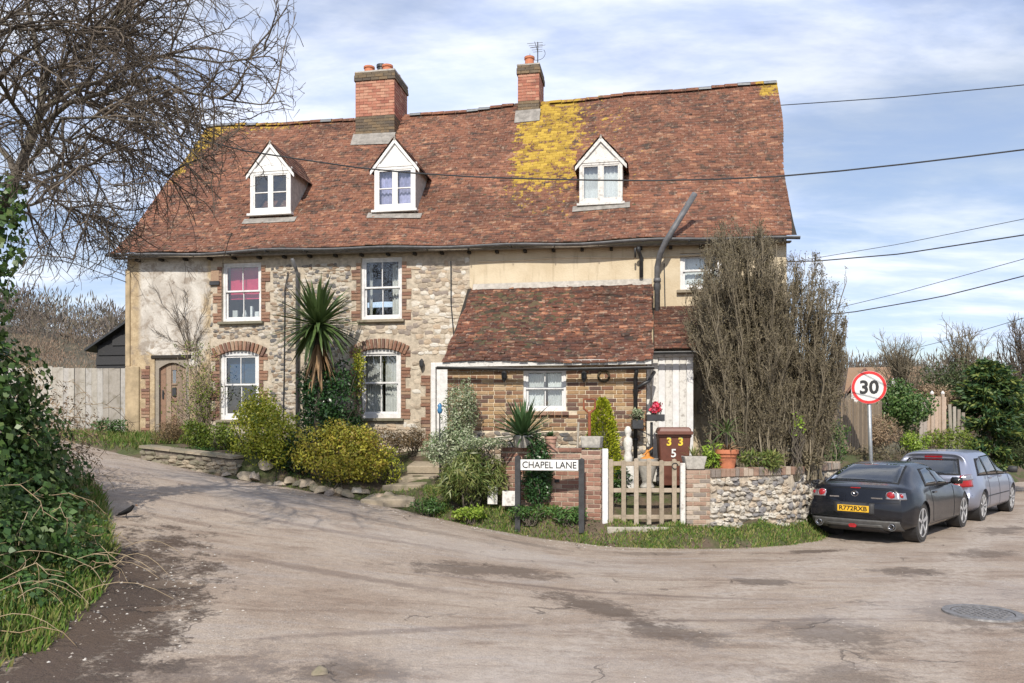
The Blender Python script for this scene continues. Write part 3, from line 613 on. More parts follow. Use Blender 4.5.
# --- old plank door, left
d = MB(); d.box(DOOR1[0], DOOR1[0]+.09, .03, .14, DOOR1[2], DOOR1[3]); d.box(DOOR1[1]-.09, DOOR1[1], .03, .14, DOOR1[2], DOOR1[3])
n = 8; pl = [(DOOR1[0]+.09, 3.38)]+[(DOOR1[0]+.09+(.68)*i/n, 3.30+.13*math.sin(math.pi*i/n)) for i in range(n+1)]+[(DOOR1[1]-.09, 3.52), (DOOR1[0]+.09, 3.52)]
d.prism(pl[1:], .03, .13)
dr = d.build('door_frame', 'grey_timber', HOUSE); door = MB(); door.box(.79, 1.47, .12, .14, 1.7, 3.44); do = door.build('door', 'weathered_oak', HOUSE); do['label'] = 'weathered plank door with a narrow centre light'
for i in range(5):
    x = .79+.136*i
    if i == 2:
        for za, zb in ((1.72, 2.25), (2.55, 2.62), (2.92, 2.96), (3.26, 3.42)): box('plank', 'weathered_oak', do, x+.003, x+.133, .095, .119, za, zb, bevel=.004)
    else: box('plank', 'weathered_oak', do, x+.003, x+.133, .095, .119, 1.72, 3.40-.03*abs(i-2), bevel=.004)
box('door_light', 'window_glass', do, 1.09, 1.17, .105, .112, 2.96, 3.26, bevel=0); box('letter_box', 'gutter_black', do, 1.08, 1.18, .09, .118, 2.66, 2.86); box('door_handle', 'gutter_black', do, .84, .88, .07, .095, 2.6, 2.8)
box('door_lintel', 'dark_gap', HOUSE, DOOR1[0]-.08, DOOR1[1]+.06, -.03, .1, 3.522, 3.60, bevel=.01); box('door_step', 'old_stone', HOUSE, .6, 1.7, -.35, .1, 1.55, 1.72, bevel=.02)
# --- white door by the lean-to
f2 = MB(); f2.box(7.27, 7.37, -.03, .1, 1.45, 3.34); f2.box(7.98, 8.06, -.03, .1, 1.45, 3.34); f2.box(7.37, 7.98, -.03, .1, 3.24, 3.34); f2.build('door_frame', 'white_paint', HOUSE, bevel=.006)
d2 = box('door', 'white_paint', HOUSE, 7.38, 7.97, .03, .075, 1.47, 3.23); box('door_panel', 'white_paint', d2, 7.46, 7.89, .012, .029, 2.4, 3.12); box('door_panel', 'white_paint', d2, 7.46, 7.89, .012, .029, 1.6, 2.25); box('door_step', 'old_stone', HOUSE, 7.15, 8.0, -.3, .0, 1.3, 1.45, bevel=.02)
# --- roof
PITCH_Y0, PITCH_Y1 = -.26, 3.72
def roof_z(u, y):
    t = (y-PITCH_Y0)/(PITCH_Y1-PITCH_Y0)
    e = 5.82-.014*u-.02*math.sin(u*.9); rg = 10.27-.10*math.sin(math.pi*min(1, max(0, u)/9.2))+.02*math.sin(u*1.7)*.5+(.10*max(0, u-9)/5.6 if u > 9 else 0)
    z = e+(rg-e)*t-.07*math.sin(math.pi*t)*(1.0+.5*math.sin(u*.8+1))
    return z+.10*max(0, 1-t/.16)**2-.0+.018*math.sin(u*2.3+y*1.9)
def tiles(name, mat, parent, u0f, u1f, y0, y1, zf, gauge=.1, tw=.165, ex=None, thick=.02, jit=1.0):
    """courses of plain tiles up a slope, each tile its own solid"""
    V = []; L = 0; y = y0; row = 0; sl = math.hypot(y1-y0, zf(5, y1)-zf(5, y0)); n = int(sl/gauge); dy = (y1-y0)/n
    for r_ in range(n):
        ya = y0+dy*r_; t = r_/n; ua, ub = u0f(t), u1f(t); x = ua-(tw*.5 if r_ % 2 else 0)
        while x < ub-.02:
            xa, xb = max(x+.003, ua), min(x+tw-.003, ub); x += tw
            if xb-xa < .03: continue
            xm = (xa+xb)/2
            if ex and ex(xm, ya): continue
            l = random.gauss(0, .004*jit); sk = random.gauss(0, .006*jit); dz = random.gauss(0, .006*jit); yy = ya+l; yb = ya+dy*1.75
            za, zb, zc_, zd = zf(xa, yy), zf(xb, yy), zf(xb, yb), zf(xa, yb)
            up = .026+abs(dz)
            V += [(xa, yy+sk, za+up), (xb, yy-sk, zb+up+random.gauss(0, .003)), (xb, yb, zc_+.004), (xa, yb, zd+.004), (xa, yy+sk, za+up-thick), (xb, yy-sk, zb+up-thick)]
    V = np.array(V); k = len(V)//6; b_ = (np.arange(k)*6)[:, None]
    F = np.concatenate([b_+np.array([[0, 1, 2, 3]]), b_+np.array([[4, 5, 1, 0]]), b_+np.array([[3, 4, 0, 0]])[:, [0, 1, 2, 0]], b_+np.array([[1, 5, 2, 1]])], 0)
    Fq = np.concatenate([b_+np.array([[0, 1, 2, 3]]), b_+np.array([[4, 5, 1, 0]])], 0); Ft = np.concatenate([b_+np.array([[3, 4, 0]]), b_+np.array([[1, 5, 2]])], 0)
    me = bpy.data.meshes.new(name); me.from_pydata([tuple(p) for p in V], [], [tuple(q) for q in Fq.tolist()]+[tuple(q) for q in Ft.tolist()])
    return obj(name, me, mat, parent, kind='stuff')
def deck(name, mat, parent, u0, u1, y0, y1, zf, nu=30, ny=10, dz=-.01):
    V = [(u0+(u1-u0)*i/nu, y0+(y1-y0)*j/ny, zf(u0+(u1-u0)*i/nu, y0+(y1-y0)*j/ny)+dz) for j in range(ny+1) for i in range(nu+1)]
    F = [(j*(nu+1)+i, j*(nu+1)+i+1, (j+1)*(nu+1)+i+1, (j+1)*(nu+1)+i) for j in range(ny) for i in range(nu)]
    return obj(name, mesh_from(name, V, F), mat, parent)
RL, RR = -.24, 14.76
roof = deck('roof', 'dark_gap', HOUSE, RL, RR, PITCH_Y0+.03, PITCH_Y1, roof_z)
CH1 = (4.40, 5.44, 3.0, 4.1); CH2 = (8.60, 9.14, 3.35, 4.2)
def rex(u, y): return any(a < u < b_ and c < y < d for a, b_, c, d in (CH1, CH2))
tiles('roof_tiles', 'roof_tile', roof, lambda t: RL+.03*math.sin(t*9), lambda t: RR-.1+.34*t+.03*math.sin(t*11), PITCH_Y0, PITCH_Y1, roof_z, ex=rex)
deck('rear_roof', 'roof_tile', roof, RL, RR, PITCH_Y1, 7.66, lambda u, y: roof_z(u, 2*PITCH_Y1-y), 20, 6, 0)
mb = MB(); u = RL; i = 0                                 # ridge tiles
while u < RR:
    L = .31; z = roof_z(u+.15, PITCH_Y1)
    if not (CH1[0]-.1 < u+.15 < CH1[1]+.1 or CH2[0]-.1 < u+.15 < CH2[1]+.1):
        V = [(u+e*(L-.008), PITCH_Y1+.11*math.cos(a)*1.1, z-.045+.10*math.sin(a)+random.uniform(-.006, .006)) for e in (0, 1) for a in [math.pi*q/6 for q in range(7)]]
        me = mesh_from('ridge_tile', V, [(q, q+1, q+8, q+7) for q in range(6)]); obj('ridge_tile', me, 'roof_tile' if random.random() < .85 else 'lead', roof)
    u += L
# eaves soffit, verge boards
mb = MB(); mb.add([(RL+.05, -.22, 5.80), (RR-.1, -.22, 5.60), (RR-.1, -.01, 5.62), (RL+.05, -.01, 5.82), (RL+.05, -.22, 5.83), (RR-.1, -.22, 5.63), (RR-.1, -.01, 5.65), (RL+.05, -.01, 5.85)], [(3, 2, 1, 0), (4, 5, 6, 7), (0, 1, 5, 4)]); mb.build('soffit', 'mortar_dark', HOUSE)
for k in range(24): u = .3+k*.6; MB().box(u, u+.06, -.16, -.015, 5.75-.0135*u, 5.80-.0135*u).build('rafter_end', 'dark_gap', HOUSE)
mb = MB(); mb.tube([(u, -.012, 5.50-.012*(u-8)+.02*math.sin(u*2)) for u in np.linspace(8.3, 13.9, 20)], .022, 6); mb.build('drip_mould', 'buff_render', HOUSE)
def gutter(name, mat, parent, pts, r=.055):
    V = []; n = 8
    for p in pts:
        for a in range(n+1): t = math.pi+math.pi*a/n; V.append((p[0], p[1]+r*math.cos(t), p[2]+r*math.sin(t)))
        for a in range(n, -1, -1): t = math.pi+math.pi*a/n; V.append((p[0], p[1]+(r-.008)*math.cos(t), p[2]+(r-.008)*math.sin(t)))
    k = 2*(n+1); F = [(i*k+a, i*k+(a+1) % k, (i+1)*k+(a+1) % k, (i+1)*k+a) for i in range(len(pts)-1) for a in range(k)]
    return obj(name, mesh_from(name, V, F, True), mat, parent)
gutter('gutter', 'gutter_grey', HOUSE, [(u, -.335, roof_z(u, -.26)-.035-.012*math.sin(u*1.3)) for u in np.linspace(-.3, 14.8, 40)])
for u in np.linspace(0, 14.5, 17): MB().bar((u, -.40, roof_z(u, -.26)-.09), (u, -.2, roof_z(u, -.26)-.07), .02).build('gutter_bracket', 'gutter_black', HOUSE)
# --- dormers
def dormer(u0, u1, zs, zt, za, paint, curt, label, weath=0):
    yf = .70; um = (u0+u1)/2
    def ys(z): # depth where roof surface reaches z
        lo, hi = PITCH_Y0, PITCH_Y1
        for _ in range(30):
            md = (lo+hi)/2
            if roof_z(um, md) < z: lo = md
            else: hi = md
        return hi
    c = MB()
    for u, sgn in ((u0, 1), (u1, -1)):
        uo = u+sgn*.05
        c = MB()
        c.add([(u, yf+.02, zs-.1), (u, ys(zs)+.02, zs-.1), (u, ys(zt)+.1, zt), (u, yf+.02, zt), (uo, yf+.02, zs-.1), (uo, ys(zs), zs-.1), (uo, ys(zt)+.1, zt), (uo, yf+.02, zt)], [(0, 1, 2, 3), (7, 6, 5, 4), (0, 3, 7, 4), (2, 3, 7, 6)])
        if sgn > 0: dm = c.build('dormer', 'mastic', HOUSE); dm['label'] = label
        else: c.build('dormer_cheek', 'mastic', dm)
    g = MB(); ov = .09; sl = (za-zt)/((u1-u0)/2)
    g.prism([(u0-.02, zt), (u1+.02, zt), (um, za-.07)], yf-.005, yf+.03); g.build('gable_board', paint, dm)
    bb = MB(); 
    for s_ in (-1, 1):
        e = um+s_*((u1-u0)/2+ov); ze = za-sl*((u1-u0)/2+ov)
        bb.add([(um, yf-.05, za), (e, yf-.05, ze), (e, yf-.05, ze-.085), (um, yf-.05, za-.10), (um, yf-.012, za), (e, yf-.012, ze), (e, yf-.012, ze-.085), (um, yf-.012, za-.10)], [(0, 1, 2, 3), (7, 6, 5, 4), (0, 4, 5, 1), (1, 5, 6, 2), (2, 6, 7, 3)])
    bb.build('barge_board', paint, dm); mbf = MB(); mbf.lathe([(.0, -.05), (.03, -.04), (.03, .03), (.0, .06)], 8, (um, yf-.03, za)); mbf.build('finial', 'mastic', dm)
    box('head_rail', paint, dm, u0-.04, u1+.04, yf-.03, yf-.006, zt-.03, zt+.05, bevel=.004)
    V = []; F = []
    for s_ in (-1, 1):                                  # tiled dormer roof, one solid per tile
        n = 7; 
        for r_ in range(n):
            t0, t1 = 1-(r_)/n, 1-(r_+1.6)/n; hw_ = (u1-u0)/2+ov+.03
            ua, ub = um+s_*hw_*t0, um+s_*hw_*max(0, t1); zA, zB = za+.035-sl*hw_*t0, za+.035-sl*hw_*max(0, t1)
            ye = ys(zA-.03)+.12; y = yf-.07
            while y < ye:
                y2 = min(y+.16, ye); j = random.uniform(0, .012); k = len(V)
                V += [(ua, y+.004, zA+.02+j), (ua, y2-.004, zA+.02+j), (ub, y2-.004, zB+.004), (ub, y+.004, zB+.004), (ua, y+.004, zA+j), (ua, y2-.004, zA+j)]
                F += [(k, k+1, k+2, k+3), (k+4, k+5, k+1, k), (k, k+3, k+4), (k+5, k+2, k+1)]; y += .16
    obj('dormer_tiles', mesh_from('dormer_tiles', V, F), 'leanto_tile', dm, kind='stuff')
    w_ = MB(); a, b_, c0, d0 = u0, u1, zs, zt; fr = .085 if not weath else .07; y0, y1 = yf-.02, yf+.05
    w_.box(a, a+fr, y0, y1, c0, d0-.035); w_.box(b_-fr, b_, y0, y1, c0, d0-.035); w_.box(a+fr, b_-fr, y0, y1, c0, c0+fr*1.2); w_.box(a+fr, b_-fr, y0, y1, d0-fr*1.1, d0-.035); w_.build('window_frame', paint, dm, bevel=.005)
    ia, ib, ic, id_ = a+fr, b_-fr, c0+fr*1.2, d0-fr*1.1; s_ = MB(); cm = (ia+ib)/2; zm = ic+(id_-ic)*.48
    s_.box(cm-.035, cm+.035, y0+.008, y1-.008, ic, id_)
    for p, q in ((ia, cm-.035), (cm+.035, ib)):
        s_.box(p, p+.03, y0+.012, y1-.012, ic, id_); s_.box(q-.03, q, y0+.012, y1-.012, ic, id_); s_.box(p+.03, q-.03, y0+.012, y1-.012, ic, ic+.03); s_.box(p+.03, q-.03, y0+.012, y1-.012, id_-.03, id_)
        if weath < 2: s_.box(p+.03, q-.03, y0+.014, y1-.014, zm-.013, zm+.013)
        for zz0, zz1 in ((ic+.02, zm), (zm, id_-.02)):
            t = random.uniform(-.006, .006); MB().add([(p+.02, yf+.02+t, zz0), (q-.02, yf+.02-t, zz0), (q-.02, yf+.02-t*.4, zz1), (p+.02, yf+.02+t*.4, zz1)], [(0, 1, 2, 3)]).build('pane', 'window_glass', dm)
    s_.build('casement', paint, dm, bevel=.003); box('sill', paint, dm, a-.05, b_+.05, yf-.10, yf+.05, c0-.06, c0-.004, bevel=.006)
    fl = MB(); fl.add([(a-.14, yf-.03, roof_z(a, yf-.03)+.05), (b_+.16, yf-.03, roof_z(b_, yf-.03)+.05), (b_+.16, yf-.16, roof_z(b_, yf-.16)+.045), (a-.14, yf-.16, roof_z(a, yf-.16)+.045)], [(0, 1, 2, 3)]); fl.build('lead_apron', 'old_lead', dm)
    bk = MB(); bk.add([(a+.06, yf+.9, zs-.2), (b_-.06, yf+.9, zs-.2), (b_-.06, yf+.9, zt), (a+.06, yf+.9, zt)], [(0, 1, 2, 3)]); bk.build('room_back', 'ceiling_plaster', dm)
    if curt: curtain(dm, curt, ia, cm-.06, ic, id_, yf+.13, .012, 4); curtain(dm, curt, cm+.05, ib, ic, id_, yf+.13, .012, 4)
dormer(2.70, 3.71, 6.93, 7.93, 8.56, 'dormer_paint', None, 'left dormer with clear panes and white gable')
dormer(5.74, 6.71, 6.87, 7.87, 8.47, 'dormer_paint', 'violet_curtain', 'middle dormer with violet curtains and white gable')
dormer(10.40, 11.33, 6.80, 7.70, 8.22, 'flaked_paint', 'lace', 'right dormer with flaking paint beside the yellow lichen', 2)
# --- chimneys
def chimney(rect, z0, z1, zsoot, pots, label, cap=.27):
    a, b_, c, d = rect; core = MB().box(a+.012, b_-.012, c+.012, d-.012, z0-1.0, z1-.02); ch = core.build('chimney', 'mortar', roof); ch['label'] = label
    bk = MB(); sb = MB(); z = z0-.6; i = 0
    while z < z1:
        tgt = sb if (z < zsoot or z > z1-cap) else bk; o = .03 if z > z1-cap else 0.0
        if z > z1-.09: o = .015
        for axis, p, q in (('x', a-o, b_+o), ('y', c-o, d+o)):
            x = p-(.1125 if (i+(axis == 'y')) % 2 else 0)
            while x < q-.02:
                e0, e1 = max(x, p)+.004, min(x+.225, q)-.004; x += .225
                if e1-e0 < .03: continue
                if axis == 'x': tgt.box(e0, e1, c-o-.004, c-o+.05, z, z+.066, .002)
                else: tgt.box(b_+o-.05, b_+o+.004, e0, e1, z, z+.066, .002); tgt.box(a-o-.004, a-o+.05, e0, e1, z, z+.066, .002)
        z += .076; i += 1
    bk.build('chimney_bricks', 'chimney_brick', ch, kind='stuff'); sb.build('sooty_bricks', 'sooty_brick', ch, kind='stuff')
    MB().box(a-.02, b_+.02, c-.02, d+.02, z1-.012, z1+.03, .008).build('flaunching', 'mastic', ch)
    MB().add([(a-.06, c-.005, roof_z(a, c)+.16), (b_+.04, c-.005, roof_z(b_, c)+.16), (b_+.04, c-.22, roof_z(b_, c-.22)+.05), (a-.06, c-.22, roof_z(a, c-.22)+.05)], [(0, 1, 2, 3)]).build('chimney_apron', 'old_lead', ch)
    for px_, py_, r_, h_, mt in pots:
        p = MB(); p.lathe([(r_*1.05, 0), (r_, .04), (r_*.95, h_*.75), (r_*1.12, h_*.8), (r_*1.12, h_), (r_*.85, h_), (r_*.82, h_*.5)], 16, (px_, py_, z1+.02)); p.build('chimney_pot', mt, ch, smooth=True, angle=35)
    return ch
chimney(CH1, 9.2, 11.10, 9.95, [(4.68, 3.25, .13, .22, 'terracotta'), (5.16, 3.3, .13, .24, 'terracotta'), (4.93, 3.5, .12, .36, 'gutter_black'), (4.65, 3.8, .13, .2, 'terracotta'), (5.2, 3.8, .13, .2, 'terracotta')], 'large brick chimney stack with several pots')
chimney(CH2, 9.6, 11.12, 10.15, [(8.86, 3.58, .12, .27, 'terracotta')], 'slim brick chimney stack with one pot and an aerial', .24)
mb = MB(); zt = 11.12; mb.tube([(9.05, 3.75, zt-.5), (9.05, 3.75, zt+.75)], .014, 6)
for a0, rr_ in ((0, .2),): mb.tube([(9.05+rr_*math.cos(t), 3.75-.05, zt+.42+rr_*.8*math.sin(t)) for t in np.linspace(math.pi*.95, math.pi*2.2, 12)], .007, 5)
for k in range(5): mb.bar((8.93-.02*k, 3.75-.12*k, zt+.5), (9.17+.02*k, 3.75-.12*k, zt+.5), .008)
mb.bar((9.05, 3.75, zt+.5), (9.05, 3.2, zt+.5), .01); mb.bar((8.85, 3.75, zt+.62), (9.25, 3.75, zt+.66), .008)
mb.build('aerial', 'gutter_black', HOUSE)
# --- lean-to
LU0, LU1, LY = 8.1, 11.85, -1.8
def lean_z(u, y): return 4.93+(y)*(4.93-3.17)/2.02+.03*math.sin(u*1.6)*(-y/2)-.045*math.sin(math.pi*min(1, max(0, -y/2.02)))
LW = (9.57, 10.38, 2.26, 3.07)
lt = MB(); panel(lt, LU0, LU1, .55, 3.14, LY, [LW]); lt.add([(LU0, LY, .55), (LU0, 0, .55), (LU0, 0, 4.85), (LU0, LY, 3.14)], [(0, 1, 2, 3)]); lt.add([(LU1, LY, .55), (LU1, LY, 3.14), (LU1, 0, 4.85), (LU1, 0, .55)], [(0, 1, 2, 3)])
me = bpy.data.meshes.new('lean_to'); me.from_pydata([tuple(v) for v in lt.v], [], lt.f); LT = obj('lean_to', me, 'mortar_pale', HOUSE); LT['label'] = 'single-storey yellow brick lean-to'
z = 1.895; i = 0; nb = 0
while z+.066 < 3.14:
    x = LU0-(.1125 if i % 2 else 0); k = 0
    while x < LU1-.03:
        hd = (k % 2 == 1) and i % 2 == 1; w_ = .108 if hd else .215
        a_, b_ = max(x, LU0)+.0, min(x+w_, LU1); x += w_+.011; k += 1
        if b_-a_ < .05 or not clip_free((a_+b_)/2, z+.033, (b_-a_)*.9, .05, [(LW[0], LW[1], LW[2]-.02, LW[3]+.02)]):
            if a_ < LW[0] < b_ and LW[0]-a_ > .06 and z+.03 > LW[2]: b_ = LW[0]-.004
            elif a_ < LW[1] < b_ and b_-LW[1] > .06 and z+.03 > LW[2]: a_ = LW[1]+.004
            else: continue
        brick(LT, 'yellow_brick', a_, b_, LY-.012, LY+.06, z, z+.064); nb += 1
    z += .0755; i += 1
lay_stones(LT, 'flinty', LU0, LU1, .75, 1.9, LY-.002, [], (.09, .2), (.07, .13), .016, limit=60)
for k in range(7): brick(LT, 'red_brick', 9.5+.135*k, 9.5+.135*k+.12, LY-.07, LY+.05, 2.18, 2.25)
a = window('window', *LW, LY, cols=2, frame=.05, sill=False, inset=.03, label='small white window with lace curtains in the lean-to')
curtain(a, 'lace', 9.63, 9.94, 2.34, 3.0, LY+.17, .014, 6); curtain(a, 'lace', 10.02, 10.32, 2.34, 3.0, LY+.17, .014, 6)
lr = deck('lean_to_roof', 'dark_gap', HOUSE, LU0-.02, LU1+.08, -2.0, -.01, lean_z, 12, 6); lr['label'] = 'dark mossy tiled lean-to roof'
tiles('lean_to_tiles', 'leanto_tile', lr, lambda t: LU0-.06+.14*t+.02*math.sin(t*20), lambda t: LU1+.12+.02*math.sin(t*17), -2.03, -.02, lean_z, jit=1.8)
MB().add([(u, -.03-.0*j, lean_z(u, -.02)+.09) if j else (u, -.10, lean_z(u, -.10)+.035+.008*math.sin(u*9)) for u in np.linspace(LU0+.1, LU1+.1, 16) for j in (0, 1)], [(2*i, 2*i+2, 2*i+3, 2*i+1) for i in range(15)]).build('flashing', 'mastic', lr)
gutter('gutter', 'gutter_black', HOUSE, [(u, -2.09, 3.09+.02*math.sin(u*1.1)-.012*(u-8)) for u in np.linspace(LU0-.12, LU1+.15, 16)])
MB().box(LU0-.05, LU1+.1, -1.98, -1.93, 3.10, 3.2, .004).build('fascia', 'flaked_paint', HOUSE)
mb = MB(); mb.tube([(11.68, -2.08, 3.05), (11.68, -2.04, 2.95), (11.66, -1.90, 2.85), (11.66, -1.88, .9)], .038, 10); mb.tube([(12.0, -1.6, 2.98), (11.9, -1.85, 2.8), (11.68, -1.88, 2.68)], .034, 8); mb.lathe([(.05, 0), (.05, .06)], 10, (11.66, -1.88, 2.6)); mb.lathe([(.05, 0), (.05, .06)], 10, (11.66, -1.88, 1.7)); mb.build('downpipe', 'gutter_black', HOUSE, smooth=True)
# moss cushions on the lean-to and lower main roof
def moss(name, parent, n, u0, u1, y0, y1, zf, dens, rr=(.03, .09)):
    V = []; F = []
    for _ in range(n):
        u = random.uniform(u0, u1); y = random.uniform(y0, y1)
        if not dens(u, y): continue
        r_ = random.uniform(*rr); k = len(V); z = zf(u, y)+.012; sl = .9
        for q, (s_, h_) in enumerate(((1, 0), (.8, .35), (.4, .55))):
            for a_ in range(6): t = a_*math.pi/3+q*.4; V.append((u+r_*1.3*s_*math.cos(t)*random.uniform(.7, 1.2), y+r_*.7*s_*math.sin(t), zf(u, y+r_*.7*s_*math.sin(t))+.012+h_*r_*.7))
        F += [(k+q*6+a_, k+q*6+(a_+1) % 6, k+(q+1)*6+(a_+1) % 6, k+(q+1)*6+a_) for q in range(2) for a_ in range(6)]+[tuple(k+12+a_ for a_ in range(6))]
    return obj(name, mesh_from(name, V, F, True), 'moss', parent, kind='stuff')
varied('moss', [(.05, .043, .02), (.085, .07, .03), (.03, .026, .015), (.11, .08, .04)], src='isl', scale=30, dirtamt=.4)
moss('moss_cushions', lr, 900, LU0+.2, LU1-.5, -1.9, -.2, lean_z, lambda u, y: random.random() < max(0, math.sin((u-8.1)*1.3))*(.35+.65*(1+y/2)), (.025, .075))
moss('moss_cushions', roof, 1500, .2, 14.4, -.2, 1.6, roof_z, lambda u, y: random.random() < max(0, .55-.38*y)*(1.0 if 1 < u < 9.8 else .35)*(.5+.5*math.sin(u*2.1+y*2)), (.018, .05))
# --- porch right of the lean-to
def por_z(u, y): return 4.42+y*(1.0/1.5)
PY = -1.25
p = MB(); p.add([(11.86, PY, .6), (12.72, PY, .6), (12.72, PY, 3.5), (11.86, PY, 3.5)], [(0, 1, 2, 3)]); p.add([(12.72, PY, .6), (12.72, 0, .6), (12.72, 0, 4.3), (12.72, PY, 3.5)], [(0, 1, 2, 3)])
me = bpy.data.meshes.new('porch'); me.from_pydata(p.v, [], p.f); pc = obj('porch', me, 'flaked_paint', HOUSE); pc['label'] = 'white painted porch with flaking boards'
for i in range(5): box('plank', 'flaked_paint' if i % 2 else 'white_paint', pc, 12.08+.13*i, 12.08+.13*i+.122, PY-.028, PY-.002, .8, 3.28, bevel=.006)
box('door_post', 'flaked_paint', pc, 11.95, 12.07, PY-.05, PY-.001, .7, 3.36); box('door_head', 'flaked_paint', pc, 11.87, 12.74, PY-.06, PY-.001, 3.285, 3.4)
deck('porch_roof', 'dark_gap', pc, 11.98, 12.95, -1.5, -.01, por_z, 4, 4); tiles('porch_tiles', 'leanto_tile', pc, lambda t: 12.0, lambda t: 12.95, -1.52, -.02, por_z, jit=1.5)
gutter('gutter', 'gutter_black', HOUSE, [(u, -1.58, 3.36) for u in np.linspace(11.95, 13.0, 4)])
# --- soil and flue pipes, cables on the front
mb = MB(); mb.tube([(12.06, -.14, 3.9), (12.06, -.14, 5.2), (12.12, -.30, 5.45), (12.22, -.42, 5.65), (12.80, -.30, 6.62)], .06, 12); mb.lathe([(.075, 0), (.075, .08)], 12, (12.06, -.14, 4.9)); mb.lathe([(.075, 0), (.075, .08)], 12, (12.06, -.14, 4.2)); mb.build('vent_pipe', 'gutter_grey', HOUSE, smooth=True)
mb = MB(); mb.tube([(11.68, -.33, 5.58), (11.70, -.2, 5.5), (11.74, -.09, 5.4), (11.74, -.09, 5.02)], .042, 8); mb.tube([(11.62, -.33, 5.58), (11.62, -.25, 5.4)], .02, 6); mb.build('downpipe', 'gutter_black', HOUSE, smooth=True)
mb = MB(); mb.tube([(4.23, -.33, 5.62), (4.23, -.16, 5.45), (4.23, -.08, 5.35), (4.23, -.08, 1.6)], .04, 8); mb.build('downpipe', 'gutter_grey', HOUSE, smooth=True)
mb = MB(); mb.tube([(4.0, -.05, 5.4), (3.92, -.05, 5.0), (3.9, -.04, 3.2), (3.87, -.04, 2.0)], .012, 5); mb.build('cable', 'gutter_black', HOUSE); mb = MB(); mb.tube([(7.72, -.06, 5.5), (7.72, -.05, 4.6), (7.78, -.05, 3.9)], .012, 5); mb.build('cable', 'gutter_black', HOUSE); mb = MB(); mb.tube([(12.2, -.04, 5.3), (12.22, -.04, 4.3), (12.12, -.04, 3.8)], .012, 5); mb.build('cable', 'gutter_black', HOUSE)
box('vent_brick', 'red_brick', HOUSE, 2.12, 2.32, -.03, .02, 5.25, 5.5); box('vent_hood', 'gutter_black', HOUSE, 2.10, 2.34, -.06, .0, 5.16, 5.25)
# lanterns, wreath, lights on the lean-to wall
def lantern(parent, x, y, z):
    l = MB(); l.lathe([(.02, .16), (.055, .12), (.05, .02), (.03, -.02), (.012, -.05)], 8, (x, y-.09, z)); l.bar((x, y, z+.15), (x, y-.09, z+.17), .015); l.bar((x, y-.09, z+.17), (x, y-.09, z+.12), .015)
    l.build('wall_lantern', 'gutter_black', parent)
lantern(LT, 9.22, LY, 2.86); lantern(LT, 10.72, LY, 2.84); lantern(HOUSE, 7.08, 0, 3.25)
w_ = MB(); w_.tube([(11.08+.1*math.cos(t), LY-.03, 2.9+.1*math.sin(t)) for t in np.linspace(0, 6.28, 24)], .022, 6, False); w_.build('wreath', 'moss', LT)
w_ = MB()
for u in np.linspace(8.3, 11.6, 34): w_.lathe([(0, -.012), (.012, 0), (0, .012)], 5, (u, LY-.03, 3.02-.02*math.sin(u*9)))
w_.build('fairy_lights', 'lace', LT)
# ladder-like bird box on porch wall
b_ = MB(); b_.box(12.86, 12.98, -.12, -.02, 2.22, 2.42); b_.prism([(12.83, 2.42), (13.01, 2.42), (12.92, 2.54)], -.15, -.02); tag(b_.build('bird_box', 'grey_timber', None, loc=(FX, FY, 0), rot=(0, 0, -TH)), 'little grey bird box hung on the buff wall beside the porch', 'bird box')
# ------------------------------------------------------------------ vegetation
def at(px, py, D): return ((px-512)/800*D, D, 2.0-(py-425)/800*D)
def vz(x, y): return float(verge_z(np.array([x]), np.array([y]))[0][0])
leafmat('ivy', [(.022, .055, .015), (.05, .10, .026), (.08, .135, .036), (.04, .085, .024), (.13, .17, .055)], .38, .22)
leafmat('bramble', [(.03, .07, .02), (.055, .115, .028), (.085, .15, .04)], .45, .25)
leafmat('dark_shrub', [(.010, .03, .010), (.02, .05, .016), (.035, .08, .022), (.015, .04, .014)], .3, .12)
leafmat('golden_euonymus', [(.06, .10, .015), (.16, .20, .022), (.28, .30, .03), (.42, .40, .05), (.20, .24, .025), (.52, .48, .10)], .4, .25)
leafmat('rusty_euonymus', [(.08, .10, .018), (.24, .24, .03), (.38, .34, .045), (.28, .19, .05), (.20, .21, .025), (.48, .43, .07)], .45, .2)
leafmat('heath', [(.10, .075, .035), (.15, .10, .05), (.075, .055, .03), (.18, .125, .065)], .7, .15)
leafmat('low_hedge', [(.045, .08, .012), (.10, .14, .02), (.16, .19, .028), (.07, .11, .016)], .45, .2)
leafmat('variegated', [(.08, .13, .05), (.16, .20, .10), (.40, .42, .30), (.28, .31, .19), (.10, .15, .06)], .45, .2)
leafmat('strappy', [(.045, .075, .018), (.085, .12, .03), (.14, .17, .05), (.20, .20, .07), (.05, .09, .02)], .4, .25)
leafmat('lime', [(.12, .20, .025), (.20, .29, .04), (.28, .36, .06)], .45, .3)
leafmat('golden_conifer', [(.10, .14, .010), (.20, .24, .015), (.30, .32, .02), (.36, .37, .03)], .55, .2)
leafmat('conifer', [(.016, .04, .016), (.026, .06, .022), (.04, .085, .026), (.09, .13, .032), (.16, .18, .04)], .55, .15)
leafmat('yew', [(.02, .035, .012), (.04, .055, .018), (.06, .075, .026)], .6, .1)
leafmat('grass', [(.05, .10, .016), (.08, .15, .022), (.12, .18, .035), (.19, .19, .06), (.26, .22, .10)], .5, .3)
leafmat('dry_scrub', [(.17, .12, .075), (.24, .17, .11), (.12, .085, .055), (.30, .23, .15)], .8, .1)
leafmat('dead_buds', [(.07, .06, .034), (.11, .09, .052), (.15, .125, .075), (.05, .044, .026), (.2, .17, .11)], .8, .1)
leafmat('palm_green', [(.035, .06, .02), (.06, .095, .03), (.09, .125, .045)], .35, .15)
